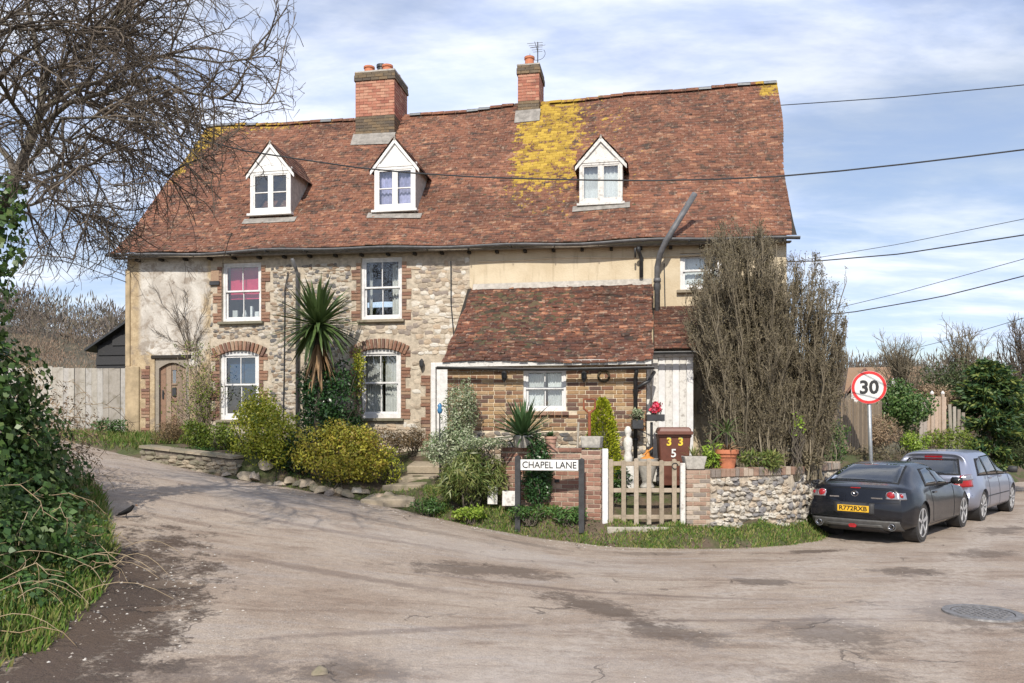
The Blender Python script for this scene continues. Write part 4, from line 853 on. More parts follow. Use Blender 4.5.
leafmat('palm_dead', [(.16, .095, .05), (.22, .14, .075), (.11, .065, .035)], .8, .1)
leafmat('yucca_green', [(.02, .045, .018), (.035, .07, .025), (.055, .095, .035)], .35, .1)
leafmat('far_wood', [(.10, .082, .07), (.14, .115, .095), (.075, .062, .052), (.12, .105, .07), (.17, .14, .12)], .9, .1)
leafmat('flowers', [(.45, .02, .03), (.5, .04, .08), (.35, .15, .2)], .6, .2)
varied('bark_grey', [(.12, .10, .078)]*2, src='isl', dirt=(.16, .16, .07), dirtamt=.6, scale=9)
varied('twig_grey', [(.11, .085, .065), (.16, .125, .09), (.085, .068, .052)], src='isl', dirtamt=.1, scale=9, bmp=0)
varied('twig_olive', [(.165, .135, .09), (.21, .175, .12), (.12, .10, .065), (.26, .22, .155)], src='isl', dirtamt=.1, scale=9, bmp=0)
varied('dry_stem', [(.36, .26, .15), (.28, .19, .11), (.42, .33, .21)], src='isl', dirtamt=.1, scale=9, bmp=0)
varied('pale_stem', [(.34, .28, .20), (.28, .22, .16)], src='isl', dirtamt=.1, scale=9, bmp=0)

def foliage(name, mat, parent, n, lumps, ln, wd, shell=.4, droop=0.0, rnd=.9, fold=.15, along=0.0, clip=None):
    pos, nor = blobs(n, lumps, shell)
    if clip is not None:
        k = clip(pos); pos, nor = pos[k], nor[k]; n = len(pos)
    nn = nrm(nor+rng.normal(size=(n, 3))*rnd*.6); d = np.cross(nn, rng.normal(size=(n, 3))); d = nrm(nrm(d)+nor*(.25+along)+np.array([0, 0, -droop]))
    L = ln*rng.uniform(.6, 1.3, n); me = leaf_mesh(name, pos, d, nn, L, L*wd, fold)
    if parent is not None: me.transform(Matrix.Translation(-parent.location))
    return obj(name, me, mat, parent)
def stems(name, mat, parent, base, tips, r0, r1, k=7, wob=.05, sides=4, bow=0.0):
    B = np.array(base, float); T = np.array(tips, float); t = np.linspace(0, 1, k)[None, :, None]
    P = B[:, None]*(1-t)+T[:, None]*t; P[:, :, 2] += bow*np.sin(t[..., 0]*math.pi); P[:, 1:-1] += rng.normal(size=(len(B), k-2, 3))*wob
    V, F = twigs_np(P, np.linspace(r0, r1, k)[None].repeat(len(B), 0), sides)
    return P, V, F
def shrub(name, label, cat, c, r, n, mat, ln, wd=.55, m=14, s=.42, shell=.45, group=None, droop=0.0, rnd=.9, stemmat='bark_grey', z0=None, low=-.5, along=0.0, extra=None):
    z0 = vz(c[0], c[1]) if z0 is None else z0
    t = thing(name, label, cat, (c[0], c[1], z0), 0, group)
    L = lumps_on(c, r, m, s, low)
    if extra: L += extra
    foliage('foliage', mat, t, n, L, ln, wd, shell, droop, rnd, along=along, clip=lambda p: p[:, 2] > z0-.02)
    tips = [(c[0]+random.uniform(-.7, .7)*r[0], c[1]+random.uniform(-.7, .7)*r[1], c[2]+random.uniform(-.1, .7)*r[2]) for _ in range(12)]
    P, V, F = stems('stems', stemmat, t, [(c[0]+random.uniform(-.2, .2)*r[0], c[1]+random.uniform(-.2, .2)*r[1], z0-.05) for _ in range(12)], tips, .014, .005)
    obj('stems', mesh_from('stems', V-np.array(t.location), F), stemmat, t)
    return t
# --- grass on the verges (nobody could count the blades)
def grass(name, label, n, xr, yr, cond, h=(.04, .11), mat='grass'):
    X = rng.uniform(*xr, n); Y = rng.uniform(*yr, n); Z, dd = verge_z(X, Y); dg = sdist(X, Y, GARDEN); dh = sdist(X, Y, HEDGE); k = cond(X, Y, dg, dh); X, Y, Z = X[k], Y[k], Z[k]
    n = len(X); d = nrm(np.stack([rng.normal(0, .45, n), rng.normal(0, .45, n), np.ones(n)], 1)); L = rng.uniform(*h, n)
    me = leaf_mesh(name, np.stack([X, Y, Z-.01], 1), d, rng.normal(size=(n, 3)), L, .011+L*.05, 0)
    return tag(obj(name, me, mat), label, 'grass', kind='stuff')
pat = lambda X, Y: wav(X, Y, 1.1)+.6*wav(X+3, Y, 2.7)
grass('verge_grass', 'ragged green grass strip along the foot of the flint wall, gate and street sign', 70000, (-1.6, 6.4), (12.6, 15.6), lambda X, Y, g, h: (g > -.02) & (g < .62+.2*wav(X, Y)) & (pat(X, Y) > -.6), (.03, .10))
grass('hedge_grass', 'green grass and weeds at the foot of the ivy hedge', 60000, (-6.4, -3.4), (4.5, 12), lambda X, Y, g, h: (h > .04) & (h < 1.1) & (pat(X, Y) > -.75), (.05, .19))
def weeds(name, label, n, xr, yr, cond, mat, s=(.02, .05)):
    X = rng.uniform(*xr, n); Y = rng.uniform(*yr, n); Z, dd = verge_z(X, Y); dg = sdist(X, Y, GARDEN); dh = sdist(X, Y, HEDGE); k = cond(X, Y, dg, dh); X, Y, Z = X[k], Y[k], Z[k]; n = len(X); L = rng.uniform(*s, n)
    return tag(obj(name, leaf_mesh(name, np.stack([X, Y, Z+rng.uniform(.005, .07, n)], 1), nrm(rng.normal(size=(n, 3))*np.array([1, 1, .35])), rng.normal(size=(n, 3))*.4+np.array([0, 0, 1]), L, L*.7, .15), mat), label, 'weeds', kind='stuff')
weeds('verge_weeds', 'small broad-leaved weeds and clover among the verge grass by the gate', 9000, (-1.8, 6.3), (12.6, 15.4), lambda X, Y, g, h: (g > .0) & (g < .6) & (wav(X+5, Y, 1.7) > -.2), 'bramble')
weeds('leaf_litter', 'brown leaf litter along the road edge and hedge foot', 9000, (-6.4, 6.3), (4.6, 15.4), lambda X, Y, g, h: ((g > -.06) & (g < .3)) | ((h > -.1) & (h < .5)), 'dry_scrub', (.015, .04))
weeds('hedge_weeds', 'broad-leaved weeds among the grass below the ivy hedge', 9000, (-6.4, -3.4), (4.6, 12), lambda X, Y, g, h: (h > .1) & (h < 1.2), 'bramble', (.03, .07))
grass('garden_grass', 'rough grass by the pale board fence left of the cottage', 26000, (-15, -6.6), (15.9, 20), lambda X, Y, g, h: (g > .2) & (g < 3) & ((X < -8.9) | (Y > 16.1)), (.05, .2))
grass('path_grass', 'tufts of grass beside the stone path', 9000, (-4.5, 1), (13.7, 16.5), lambda X, Y, g, h: (g > .0) & (g < .5) & (pat(X, Y) > -.2), (.03, .11))
# --- bare tree on the left
tr = thing('bare_tree', 'large leafless tree with ivy round its trunk leaning in at the left edge', 'tree', (-6.05, 9.1, .6))
D0 = 9.2
limbs = [[at(-40, 560, D0), at(-34, 420, D0), at(-26, 310, D0), at(-10, 240, D0), at(13, 182, D0), at(33, 135, D0)],
         [at(33, 135, D0), at(42, 108, D0), at(45, 70, 9.4), at(35, 30, 9.6), at(25, -20, 9.8), at(20, -90, 10)],
         [at(33, 135, D0), at(60, 108, 9.0), at(110, 88, 8.8), at(150, 80, 8.7), at(200, 92, 8.6), at(245, 104, 8.5), at(285, 101, 8.4)],
         [at(42, 108, D0), at(70, 90, 9.5), at(120, 75, 9.8), at(170, 56, 10), at(215, 63, 10.2), at(250, 62, 10.3), at(278, 34, 10.4)],
         [at(45, 80, 9.4), at(75, 50, 9), at(105, 30, 8.7), at(125, 5, 8.6), at(140, -40, 8.5)],
         [at(-30, 40, 8.2), at(0, 27, 8.2), at(40, 28, 8.2), at(75, 33, 8.3), at(110, 25, 8.3), at(145, -10, 8.2)],
         [at(20, 172, D0), at(50, 142, 10), at(90, 135, 10.6), at(130, 150, 11), at(160, 172, 11.2), at(180, 185, 11.2)],
         [at(15, 190, D0), at(45, 170, 8.8), at(75, 168, 8.3), at(105, 178, 8.0), at(125, 192, 7.9)],
         [at(17, 182, D0), at(-40, 80, 9.6), at(-110, -10, 10)], [at(33, 130, D0), at(80, 62, 10.6), at(150, 12, 11.4), at(205, -30, 12)],
         [at(8, 215, D0), at(40, 200, 10), at(70, 205, 10.8), at(95, 218, 11.3), at(110, 235, 11.4)], [at(33, 135, D0), at(10, 100, 8.6), at(-10, 50, 8), at(-30, -30, 7.5)],
         [at(20, 172, D0), at(65, 120, 8.4), at(120, 115, 7.9), at(170, 125, 7.7), at(215, 150, 7.7)], [at(45, 100, 9.4), at(90, 40, 10.2), at(120, -20, 10.8)],
         [at(60, 100, 9.4), at(110, 105, 10), at(160, 112, 10.6), at(200, 125, 11)]]
k = 12; PL = np.stack([resample(p, k) for p in limbs]); PL[1:, 1:-1] += rng.normal(size=(len(limbs)-1, k-2, 3))*.025
rad = np.array([[.115, .095], [.075, .03], [.06, .008], [.055, .008], [.045, .012], [.04, .01], [.045, .008], [.04, .008], [.06, .02], [.045, .01], [.04, .008], [.05, .02], [.04, .007], [.04, .012], [.035, .007]])
RL_ = np.stack([np.linspace(a, b_, k) for a, b_ in rad*.55])
V, F = twigs_np(PL[:1], RL_[:1], 12); obj('trunk', mesh_from('trunk', V-np.array(tr.location), F, True), 'bark_grey', tr)
for i in range(1, len(limbs)):
    V, F = twigs_np(PL[i:i+1], RL_[i:i+1], 7); obj('limb', mesh_from('limb', V-np.array(tr.location), F, True), 'bark_grey', tr)
b2 = grow(PL[1:], 340, .6, 1.8, 42, 8, .0, .16, .1, hang=.15); b3 = grow(b2, 2200, .3, .95, 48, 7, -.02, .2, .1, hang=.18); b4 = grow(b3, 7500, .1, .36, 50, 4, .05, .25, .1)
def rd(P, a, b_): return np.linspace(a, b_, P.shape[1])[None]*rng.uniform(.7, 1.3, len(P))[:, None]
okp = lambda P: P[(P[:, -1, 0]/P[:, -1, 1] < -.268) & (P[:, -1, 2] > 3.0+.25*np.sin(P[:, -1, 0]*3)) & ((P[:, -1, 0]/P[:, -1, 1] < -.36) | (P[:, -1, 2] > 5.3)) & ((rng.random(len(P)) < .22) | ((P[:, -1, 2]-2)/P[:, -1, 1] > .22-.62*np.clip(-.44-P[:, -1, 0]/P[:, -1, 1], -.3, .3)))]
b2 = okp(b2); b3 = okp(b3); b4 = okp(b4)
V, F = join_np([twigs_np(b2, rd(b2, .014, .005), 5), twigs_np(b3, rd(b3, .0065, .003), 3), twigs_np(b4, rd(b4, .0038, .002), 3)])
obj('twigs', mesh_from('twigs', V-np.array(tr.location), F), 'twig_grey', tr)
Lv = [(-6.3, 9.05, 2.9, .42, .4, .6), (-6.1, 9.1, 3.5, .40, .35, .6), (-5.9, 9.15, 4.15, .30, .28, .5), (-5.72, 9.15, 4.6, .16, .16, .3), (-6.2, 9.0, 2.2, .5, .5, .6)]
foliage('ivy_sleeve', 'ivy', tr, 2600, Lv, .085, .8, .5, .5, .6)
# --- ivy hedge at the left edge: several bushes
def hedge_bush(label, lumps, n, mat='ivy', ln=.085, wd=.85, ns=14, name='ivy_bush'):
    c = np.array(lumps)[:, :3].mean(0); z0 = vz(c[0], c[1]); t = thing(name, label, 'bush', (c[0], c[1], z0), 0, 'ivy hedge at the left')
    foliage('foliage', mat, t, n, lumps, ln, wd, .5, .55, .55)
    cs = [(q[0]+random.uniform(-.8, .8)*q[3], q[1]+random.uniform(-.9, .5)*q[4], q[2]+random.uniform(-.7, .8)*q[5]) for q in random.choices(lumps, k=ns)]
    tp = [(p[0]+random.uniform(.05, .75), p[1]+random.uniform(-.5, .2), p[2]+random.uniform(-.35, .15)) for p in cs]
    P, V, F = stems('', '', t, cs, tp, .0055, .003, 6, .025, 4, .12); g = grow(P, ns*3, .1, .3, 45, 4, .05, .2)
    V2, F2 = twigs_np(g, rd(g, .004, .002)); V, F = join_np([(V, F), (V2, F2)])
    obj('dry_stems', mesh_from('dry_stems', V-np.array(t.location), F), 'dry_stem', t, kind='stuff'); return t
hedge_bush('tall dark ivy bush below the trunk of the bare tree', [(-6.35, 9.3, 2.2, .75, .8, .75), (-6.05, 9.2, 1.7, .65, .8, .7), (-6.7, 9.6, 2.6, .8, .8, .7), (-6.8, 8.6, 1.8, .9, .9, 1.0), (-6.0, 9.4, 2.5, .5, .6, .55), (-5.85, 9.7, 1.85, .45, .5, .45)], 6600)
hedge_bush('broad dark ivy bush bulging over the lane by the blackbird', [(-5.95, 10.0, 1.25, .55, .8, .55), (-5.6, 9.2, 1.0, .5, .7, .5), (-5.95, 9.2, 1.1, .65, .9, .65), (-6.5, 10.4, 1.4, .55, .7, .6)], 5600)
hedge_bush('low ivy and bramble bush nearest the camera at the left edge', [(-5.0, 7.7, .8, .55, .7, .5), (-5.35, 7.3, 1.1, .65, .8, .7), (-5.0, 6.6, .55, .5, .6, .42), (-5.7, 7.9, 1.5, .6, .7, .7), (-4.75, 8.4, .85, .45, .55, .42)], 5600, 'ivy', .075, .8, 18)
hedge_bush('bramble patch with fresh leaves trailing onto the muddy verge', [(-4.55, 6.5, .32, .45, .5, .24), (-4.45, 7.4, .42, .36, .5, .24), (-4.9, 5.9, .35, .6, .5, .3), (-4.5, 8.3, .58, .3, .4, .22)], 3200, 'bramble', .06, .75, 14, 'bramble_patch')
hedge_bush('tan dry scrub at the back end of the ivy hedge', [(-6.5, 11.6, 1.9, .6, .6, .55), (-6.2, 11.2, 1.4, .4, .5, .4), (-7.2, 12, 2.2, .7, .6, .6)], 2000, 'dry_scrub', .07, .3, 60, 'scrub')
# fallen dry stalks on the verge
for i in range(16):
    x = random.uniform(-4.9, -3.9); y = random.uniform(5.8, 8.9); z = vz(x, y)+random.uniform(.12, .4); a = random.uniform(-.7, .9); L = random.uniform(.4, 1.0)
    mb = MB(); mb.tube([(x+L*t*math.cos(a), y-L*t*math.sin(a)*.6, z+.10*math.sin(t*3)-.12*t*t) for t in np.linspace(0, 1, 6)], [.004, .004, .0035, .003, .003, .002], 4)
    tag(mb.build('dry_stalk', 'dry_stem'), 'thin straw-coloured dead stalk lying over the grass by the ivy hedge', 'stalk', 'dead stalks on the hedge verge')
# --- big grey leafless bush in front of the right end of the cottage
gb = thing('grey_bush', 'huge grey-brown leafless bush standing behind the flint wall beside the cottage', 'bush', (4.9, 14.75, 1.05))
sil = [(-1.45, 3.3), (-1.5, 2.6), (-1.42, 4.2), (-1.1, 4.75), (-.75, 5.0), (-.45, 4.7), (-.1, 3.9), (.25, 4.35), (.5, 4.2), (.85, 3.6), (1.15, 3.1), (1.45, 2.3), (1.6, 1.7), (1.4, 1.2), (-1.35, 1.8), (-.9, 4.4), (-.6, 4.55), (0, 3.4), (.6, 3.2), (1.0, 2.3), (-1.2, 3.6), (-.3, 3.0), (.3, 2.6), (-1.62, 3.0), (-1.6, 2.3), (-1.55, 1.6), (-1.35, 1.1), (-1.5, 3.7), (-1.3, 4.3), (-1.25, 2.6), (1.6, 1.4), (1.3, 2.8)]
bs, tp = [], []
for i in range(300):
    lo = random.random() < .55; aa = random.uniform(-.15, math.pi+.15); f = random.uniform(.55, .93)
    dx, dz = (-.74+1.0*f*math.cos(aa), 2.55+2.40*f*math.sin(aa)) if lo else (.28+1.15*f*math.cos(aa), 1.9+2.3*f*math.sin(aa))
    bs.append((4.9+np.clip(dx*.58, -1.0, .75)+random.gauss(0, .1), 14.75+random.gauss(0, .13), 1.0)); tp.append((4.9+dx, 14.75+random.gauss(0, .42)*(1 if dz < 4 else .6), 1.0+dz))
B_ = np.array(bs); T_ = np.array(tp); tt = np.linspace(0, 1, 9)[None, :, None]
P = B_[:, None]*(1-tt)+T_[:, None]*tt; P[:, :, 0] -= (T_-B_)[:, None, 0]*.22*np.sin(tt[..., 0]*math.pi); P[:, 1:-1] += rng.normal(size=(300, 7, 3))*.035
b2 = grow(P, 3600, .25, .6, 26, 5, .35, .12, .1); b3 = grow(b2, 22000, .10, .3, 38, 4, .3, .18, .05); b4 = grow(b3, 34000, .05, .15, 46, 3, .15, .25, .05)
def lob(e_):
    dx, dz = e_[:, 0]-4.9, e_[:, 2]-1.0; j_ = .07*np.sin(dx*9+dz*4)+.06*np.sin(dx*4-dz*11)
    return (np.minimum(((dx+.74)/1.04)**2+((dz-2.55)/2.45)**2, ((dx-.28)/1.18)**2+((dz-1.9)/2.35)**2) < 1+j_) & (e_[:, 0]/e_[:, 1] < .418)
inb = lambda Q: Q[lob(Q[:, -1])]
b2, b3, b4 = inb(b2), inb(b3), inb(b4)
P = inb(P); V, F = twigs_np(P, rd(P, .02, .006), 5); obj('stems', mesh_from('stems', V-np.array(gb.location), F), 'twig_olive', gb)
V, F = join_np([twigs_np(b2, rd(b2, .008, .004)), twigs_np(b3, rd(b3, .0055, .003)), twigs_np(b4, rd(b4, .0038, .002))])
obj('twigs', mesh_from('twigs', V-np.array(gb.location), F), 'twig_olive', gb)
e = np.concatenate([b3[:, -1], b3[:, 2], b4[:, -1], b4[:, 1], b4[:, 2]+rng.normal(size=(len(b4), 3))*.03]); n = len(e); me = leaf_mesh('dead_leaves', e+rng.normal(size=(n, 3))*.02, rng.normal(size=(n, 3)), rng.normal(size=(n, 3)), rng.uniform(.018, .046, n), .018, .1)
me.transform(Matrix.Translation(-gb.location)); obj('dead_leaves', me, 'dead_buds', gb)
shrub('ivy_clump', 'small dark ivy clump at the right foot of the grey bush', 'bush', (6.55, 16.5, 1.65), (.4, .3, .6), 1300, 'ivy', .06, .8, 8, z0=.9)
shrub('spring_shoots', 'few bright green shoots in the middle of the grey bush', 'plant', (5.05, 14.2, 2.0), (.14, .1, .3), 70, 'lime', .06, .6, 4, z0=1.05)
shrub('bed_plant', 'arching yellow-green plant behind the flint wall under the grey bush', 'plant', (4.35, 13.95, 1.35), (.36, .22, .22), 700, 'strappy', .12, .22, 6, z0=1.1, along=.5)
shrub('bed_plant', 'upright green leafy plant between the white trough and terracotta pot', 'plant', (3.45, 13.75, 1.45), (.17, .15, .34), 420, 'lime', .13, .2, 5, z0=1.05, along=.7, low=-.2)
shrub('bed_plant', 'brown withered plant on top of the flint wall below the bush', 'plant', (5.3, 14.5, 1.35), (.4, .2, .22), 900, 'dead_buds', .06, .4, 6, z0=1.05)
# --- front garden shrubs
shrub('heath_bush', 'rounded brown heath bush in front of the old plank door', 'bush', (-7.05, 16.35, 1.78), (.42, .38, .38), 4200, 'heath', .045, .3, 10, .4, z0=1.5)
shrub('low_hedge', 'left clump of the low yellow-green hedge above the retaining wall', 'bush', (-6.35, 16.05, 1.78), (.36, .33, .33), 2300, 'low_hedge', .05, .55, 9, z0=1.45, group='low hedge clumps')
shrub('low_hedge', 'right clump of the low yellow-green hedge, touching the tall golden shrub', 'bush', (-5.75, 15.85, 1.72), (.42, .33, .32), 2600, 'low_hedge', .05, .55, 9, z0=1.4, group='low hedge clumps')
shrub('golden_shrub', 'tall golden-green shrub covering the foot of the window with blue blind', 'bush', (-4.78, 15.5, 1.72), (.88, .66, .95), 9500, 'golden_euonymus', .06, .6, 20, .36, .5, z0=.95)
shrub('rusty_shrub', 'wide yellow and rusty-brown shrub in front of the palm', 'bush', (-3.25, 15.05, 1.42), (.95, .58, .70), 10000, 'rusty_euonymus', .055, .6, 20, .34, .5, z0=.75)
shrub('dark_shrub', 'dark evergreen shrub round the palm trunk between the two lower windows', 'bush', (-3.72, 16.5, 2.3), (.85, .5, 1.1), 7500, 'dark_shrub', .075, .55, 16, .4, .5, z0=1.4)
shrub('dark_shrub', 'dark green filler bush between the golden and the rusty shrub', 'bush', (-4.05, 15.35, 1.4), (.35, .4, .55), 1900, 'dark_shrub', .06, .55, 8, z0=.9)
shrub('yellow_shrub', 'slim yellow-green shrub standing against the brick jamb right of the palm', 'bush', (-3.2, 16.75, 3.0), (.17, .2, .62), 800, 'golden_euonymus', .055, .6, 8, z0=1.5)
shrub('brown_bush', 'brown twiggy bush under the window with net curtains', 'bush', (-2.55, 16.1, 1.62), (.5, .36, .34), 2600, 'heath', .05, .35, 9, z0=1.2)
shrub('brown_bush', 'small russet bush left of the white door', 'bush', (-2.0, 16.5, 1.72), (.26, .26, .28), 1300, 'heath', .045, .35, 7, z0=1.35)
shrub('sapling_bush', 'dark olive bush at the left side of the stone path', 'bush', (-2.35, 15.45, 1.2), (.34, .3, .45), 1300, 'golden_euonymus', .045, .5, 7, z0=.8)
shrub('variegated_shrub', 'tall pale variegated shrub climbing the lean-to corner', 'bush', (-.95, 14.75, 2.15), (.34, .3, .75), 3300, 'variegated', .05, .45, 12, z0=.85)
shrub('variegated_shrub', 'rounded cream-edged variegated shrub beside the white door', 'bush', (-1.05, 14.55, 1.55), (.6, .42, .45), 4600, 'variegated', .055, .45, 14, z0=.75)
shrub('strappy_bush', 'big drooping green bush with cream flowers left of the street sign', 'bush', (-.72, 14.0, 1.12), (.62, .42, .55), 5200, 'strappy', .14, .16, 16, .4, .5, z0=.5, droop=.9)
shrub('cream_spray', 'spray of cream flower heads on top of the drooping green bush', 'plant', (-.45, 14.0, 1.68), (.5, .34, .12), 1100, 'variegated', .045, .5, 9, z0=1.2)
shrub('weed_clump', 'lime green weed clump at the roadside left of the street sign', 'plant', (-.72, 13.72, .48), (.3, .14, .14), 700, 'lime', .06, .55, 6, z0=.35)
shrub('weed_clump', 'low weeds at the roadside by the stone path', 'plant', (-1.5, 14.05, .58), (.42, .2, .16), 800, 'bramble', .05, .5, 6, z0=.4)
shrub('weed_clump', 'dark weeds round the foot of the left sign post', 'plant', (.3, 13.55, .5), (.4, .15, .14), 800, 'bramble', .05, .5, 6, z0=.35)
shrub('weed_clump', 'green weeds between the sign posts against the brick wall', 'plant', (.95, 13.5, .48), (.38, .13, .17), 900, 'bramble', .055, .5, 6, z0=.33)
shrub('wall_ivy', 'dark green shrub hanging over the brick wall behind the left sign post', 'bush', (.48, 13.85, 1.15), (.3, .2, .66), 3800, 'dark_shrub', .045, .6, 10, .45, z0=.45)
shrub('wall_ivy', 'grey-green trailing plant on top of the brick wall beside the yucca', 'bush', (.42, 14.1, 1.72), (.32, .18, .18), 900, 'variegated', .04, .5, 6, z0=1.5)
shrub('yard_plant', 'leafy plant behind the gate pickets at the left', 'plant', (1.85, 14.0, .75), (.18, .15, .28), 500, 'bramble', .06, .5, 5, z0=.5)
shrub('fence_weeds', 'green weeds at the foot of the cottage corner by the board fence', 'plant', (-9.0, 18.0, 1.95), (.5, .25, .2), 1100, 'bramble', .06, .5, 6)
shrub('low_plants', 'dark green ground plants under the low hedge on the retaining wall', 'plant', (-6.3, 15.75, 1.5), (.75, .16, .1), 1300, 'bramble', .045, .5, 8, z0=1.4)
# golden conifer between wall and gate
t = thing('golden_conifer', 'bright yellow-green pointed dwarf conifer behind the gate post', 'conifer', (1.62, 14.35, .85))
n = 6200; h = rng.random(n)**.85; a = rng.uniform(0, 6.283, n); pr = np.interp(h, [0, .12, .35, .7, .92, 1], [.26, .31, .30, .21, .11, .02]); rr = pr*(1-.35*rng.random(n)**2)*(1+.12*np.sin(a*5+h*14)+.08*np.sin(a*9-h*31))
pos = np.stack([rr*np.cos(a), rr*np.sin(a), .12+h*1.5], 1); out = np.stack([np.cos(a), np.sin(a), .8+0*a], 1)
obj('foliage', leaf_mesh('foliage', pos, out+rng.normal(size=(n, 3))*.35, rng.normal(size=(n, 3)), rng.uniform(.035, .075, n), .022, .1), 'golden_conifer', t)
MB().tube([(0, 0, -.1), (0, 0, 1.35)], [.03, .008], 6).build('trunk', 'bark_grey', t)
# --- blade-leaved plants
BLM = {}
def blade(L, w_, droop, mat, keel=.25, k=6):
    key = (L, w_, droop, mat)
    if key in BLM: return BLM[key]
    V = []
    x = z = 0.0; el = 0.0
    for i in range(k+1):
        t = i/k; ww = w_*(.55+1.2*t if t < .3 else (1-((t-.3)/.7)**2.2)*.91)*.5+.001
        V += [(x, -ww, z+ww*keel), (x, 0, z), (x, ww, z+ww*keel)]; el -= droop/k; x += L/k*math.cos(el); z += L/k*math.sin(el)
    F = [(3*i+j, 3*i+3+j, 3*i+4+j, 3*i+1+j) for i in range(k) for j in (0, 1)]
    BLM[key] = mesh_from('leaf', V, F, True); BLM[key].materials.append(M[mat]); return BLM[key]
def rosette(parent, c, n, L, w_, mat, elev, droop=(.1, .4, .8), name='leaf', spread=.04, srange=(.75, 1.1)):
    for i in range(n):
        a = i*2.39996+random.uniform(-.2, .2); e = R(elev[0]+(elev[1]-elev[0])*((i+.5)/n)+random.uniform(-7, 7))
        o = obj(name, blade(L, w_, random.choice(droop), mat), mat, parent, (c[0]+spread*math.cos(a)*math.cos(e), c[1]+spread*math.sin(a)*math.cos(e), c[2]+random.uniform(-.1, .1)*spread*10*(.4)), (random.uniform(-.3, .3), -e, a))
        s_ = random.uniform(*srange); o.scale = (s_, s_, s_)
pb = at(318, 440, 16.3); t = thing('cabbage_palm', 'cabbage palm with a spiky green head and brown dead skirt against the stone front', 'palm', (pb[0], pb[1], 1.5))
MB().tube([(.02, 0, -.1), (0, .02, 1.0), (0, 0, 2.45)], [.10, .085, .07], 10).build('trunk', 'bark_grey', t, smooth=True)
rosette(t, (0, 0, 2.55), 240, 1.0, .075, 'palm_green', (86, -62), (.1, .3, .6), spread=.06)
rosette(t, (0, 0, 2.15), 95, .95, .06, 'palm_dead', (-58, -84), (.05, .2), 'dead_leaf', spread=.08, srange=(.6, 1.15))
yb = at(523, 437, 14.05); t = thing('yucca', 'spiky dark green yucca growing in a stone pot on the brick wall', 'yucca', (yb[0], yb[1], 1.60))
rosette(t, (0, 0, .2), 85, .72, .062, 'yucca_green', (85, -8), (.05, .2, .4), spread=.05)
# climbers on the limewashed corner
t = thing('wall_climber', 'straggly leafy climber growing up beside the plank door', 'climber', hw(1.95, .12, 1.7))
bsx = [hw(1.95+random.uniform(-.15, .15), .06, 1.65) for _ in range(22)]; tpx = [hw(1.85+random.gauss(0, .38), .07+random.uniform(0, .12), random.uniform(2.6, 4.3)) for _ in range(22)]
P, V, F = stems('', '', t, bsx, tpx, .011, .004, 8, .05, 4); g1 = grow(P, 240, .15, .6, 40, 5, .1, .2, .25); g1[:, :, 1] = np.minimum(g1[:, :, 1], (FY-(g1[:, :, 0]-FX)*math.tan(TH))-.05)
V2, F2 = twigs_np(g1, rd(g1, .005, .002)); V, F = join_np([(V, F), (V2, F2)]); obj('stems', mesh_from('stems', V-np.array(t.location), F), 'pale_stem', t)
e = np.concatenate([g1[:, 2], g1[:, 3], g1[:, -1]]).repeat(2, 0)+rng.normal(size=(len(g1)*6, 3))*.045; e[:, 1] = np.minimum(e[:, 1], (FY-(e[:, 0]-FX)*math.tan(TH))-.04); k_ = (e[:, 2] < 3.9) & (rng.random(len(e)) < .8); e = e[k_]; n = len(e)
me = leaf_mesh('foliage', e, rng.normal(size=(n, 3)), rng.normal(size=(n, 3))+np.array([0, -1.5, 0]), rng.uniform(.03, .07, n), .03, .1); me.transform(Matrix.Translation(-t.location)); obj('foliage', me, 'low_hedge', t)
t = thing('bare_climber', 'thin bare climber stems spreading over the flaking white wall', 'climber', hw(1.5, .05, 1.7))
bsx = [hw(1.6, .035, 3.7) for _ in range(12)]; tpx = [hw(random.uniform(.5, 2.1), .04, random.uniform(4.0, 5.2)) for _ in range(12)]
P, V, F = stems('', '', t, bsx, tpx, .009, .003, 8, .03, 3); g1 = grow(P, 120, .15, .55, 35, 5, .1, .15, .2)
g1[:, :, 1] = np.minimum(g1[:, :, 1], (FY-(g1[:, :, 0]-FX)*math.tan(TH))-.03); V2, F2 = twigs_np(g1, rd(g1, .0045, .002)); V, F = join_np([(V, F), (V2, F2)]); obj('stems', mesh_from('stems', V-np.array(t.location), F), 'twig_grey', t)
# --- background trees and wood
def bare_far(label, x, y, h, spread, z0=None, n=(26, 150, 700), mat='twig_grey', leaf=None, group='bare trees in the distance', name='distant_tree', r=1.0):
    z0 = terr(x, y) if z0 is None else z0; t = thing(name, label, 'tree', (x, y, z0), 0, group)
    T = resample([(x, y, z0), (x+random.uniform(-.1, .1)*h*.3, y, z0+h*.4), (x+random.uniform(-.1, .1)*h, y, z0+h*.8)], 8)[None]
    V, F = twigs_np(T, np.linspace(.022*h*r, .006*h*r, 8)[None], 7); obj('trunk', mesh_from('trunk', V-np.array(t.location), F, True), mat, t)
    a = grow(T, n[0], h*.25*spread, h*.55*spread, 38, 7, .25, .12, .2); b_ = grow(a, n[1], h*.10, h*.25, 36, 6, .15, .15, .15); c = grow(b_, n[2], h*.04, h*.12, 38, 4, .1, .2, .1)
    V, F = join_np([twigs_np(a, rd(a, .009*h*r, .003*h*r), 4), twigs_np(b_, rd(b_, .0035*h*r, .0018*h*r)), twigs_np(c, rd(c, .0018*h*r, .001*h*r))]); obj('crown', mesh_from('crown', V-np.array(t.location), F), mat, t); return t
def terr(x, y): return float(terrain_z(np.array([float(x)]), np.array([float(y)]))[0])
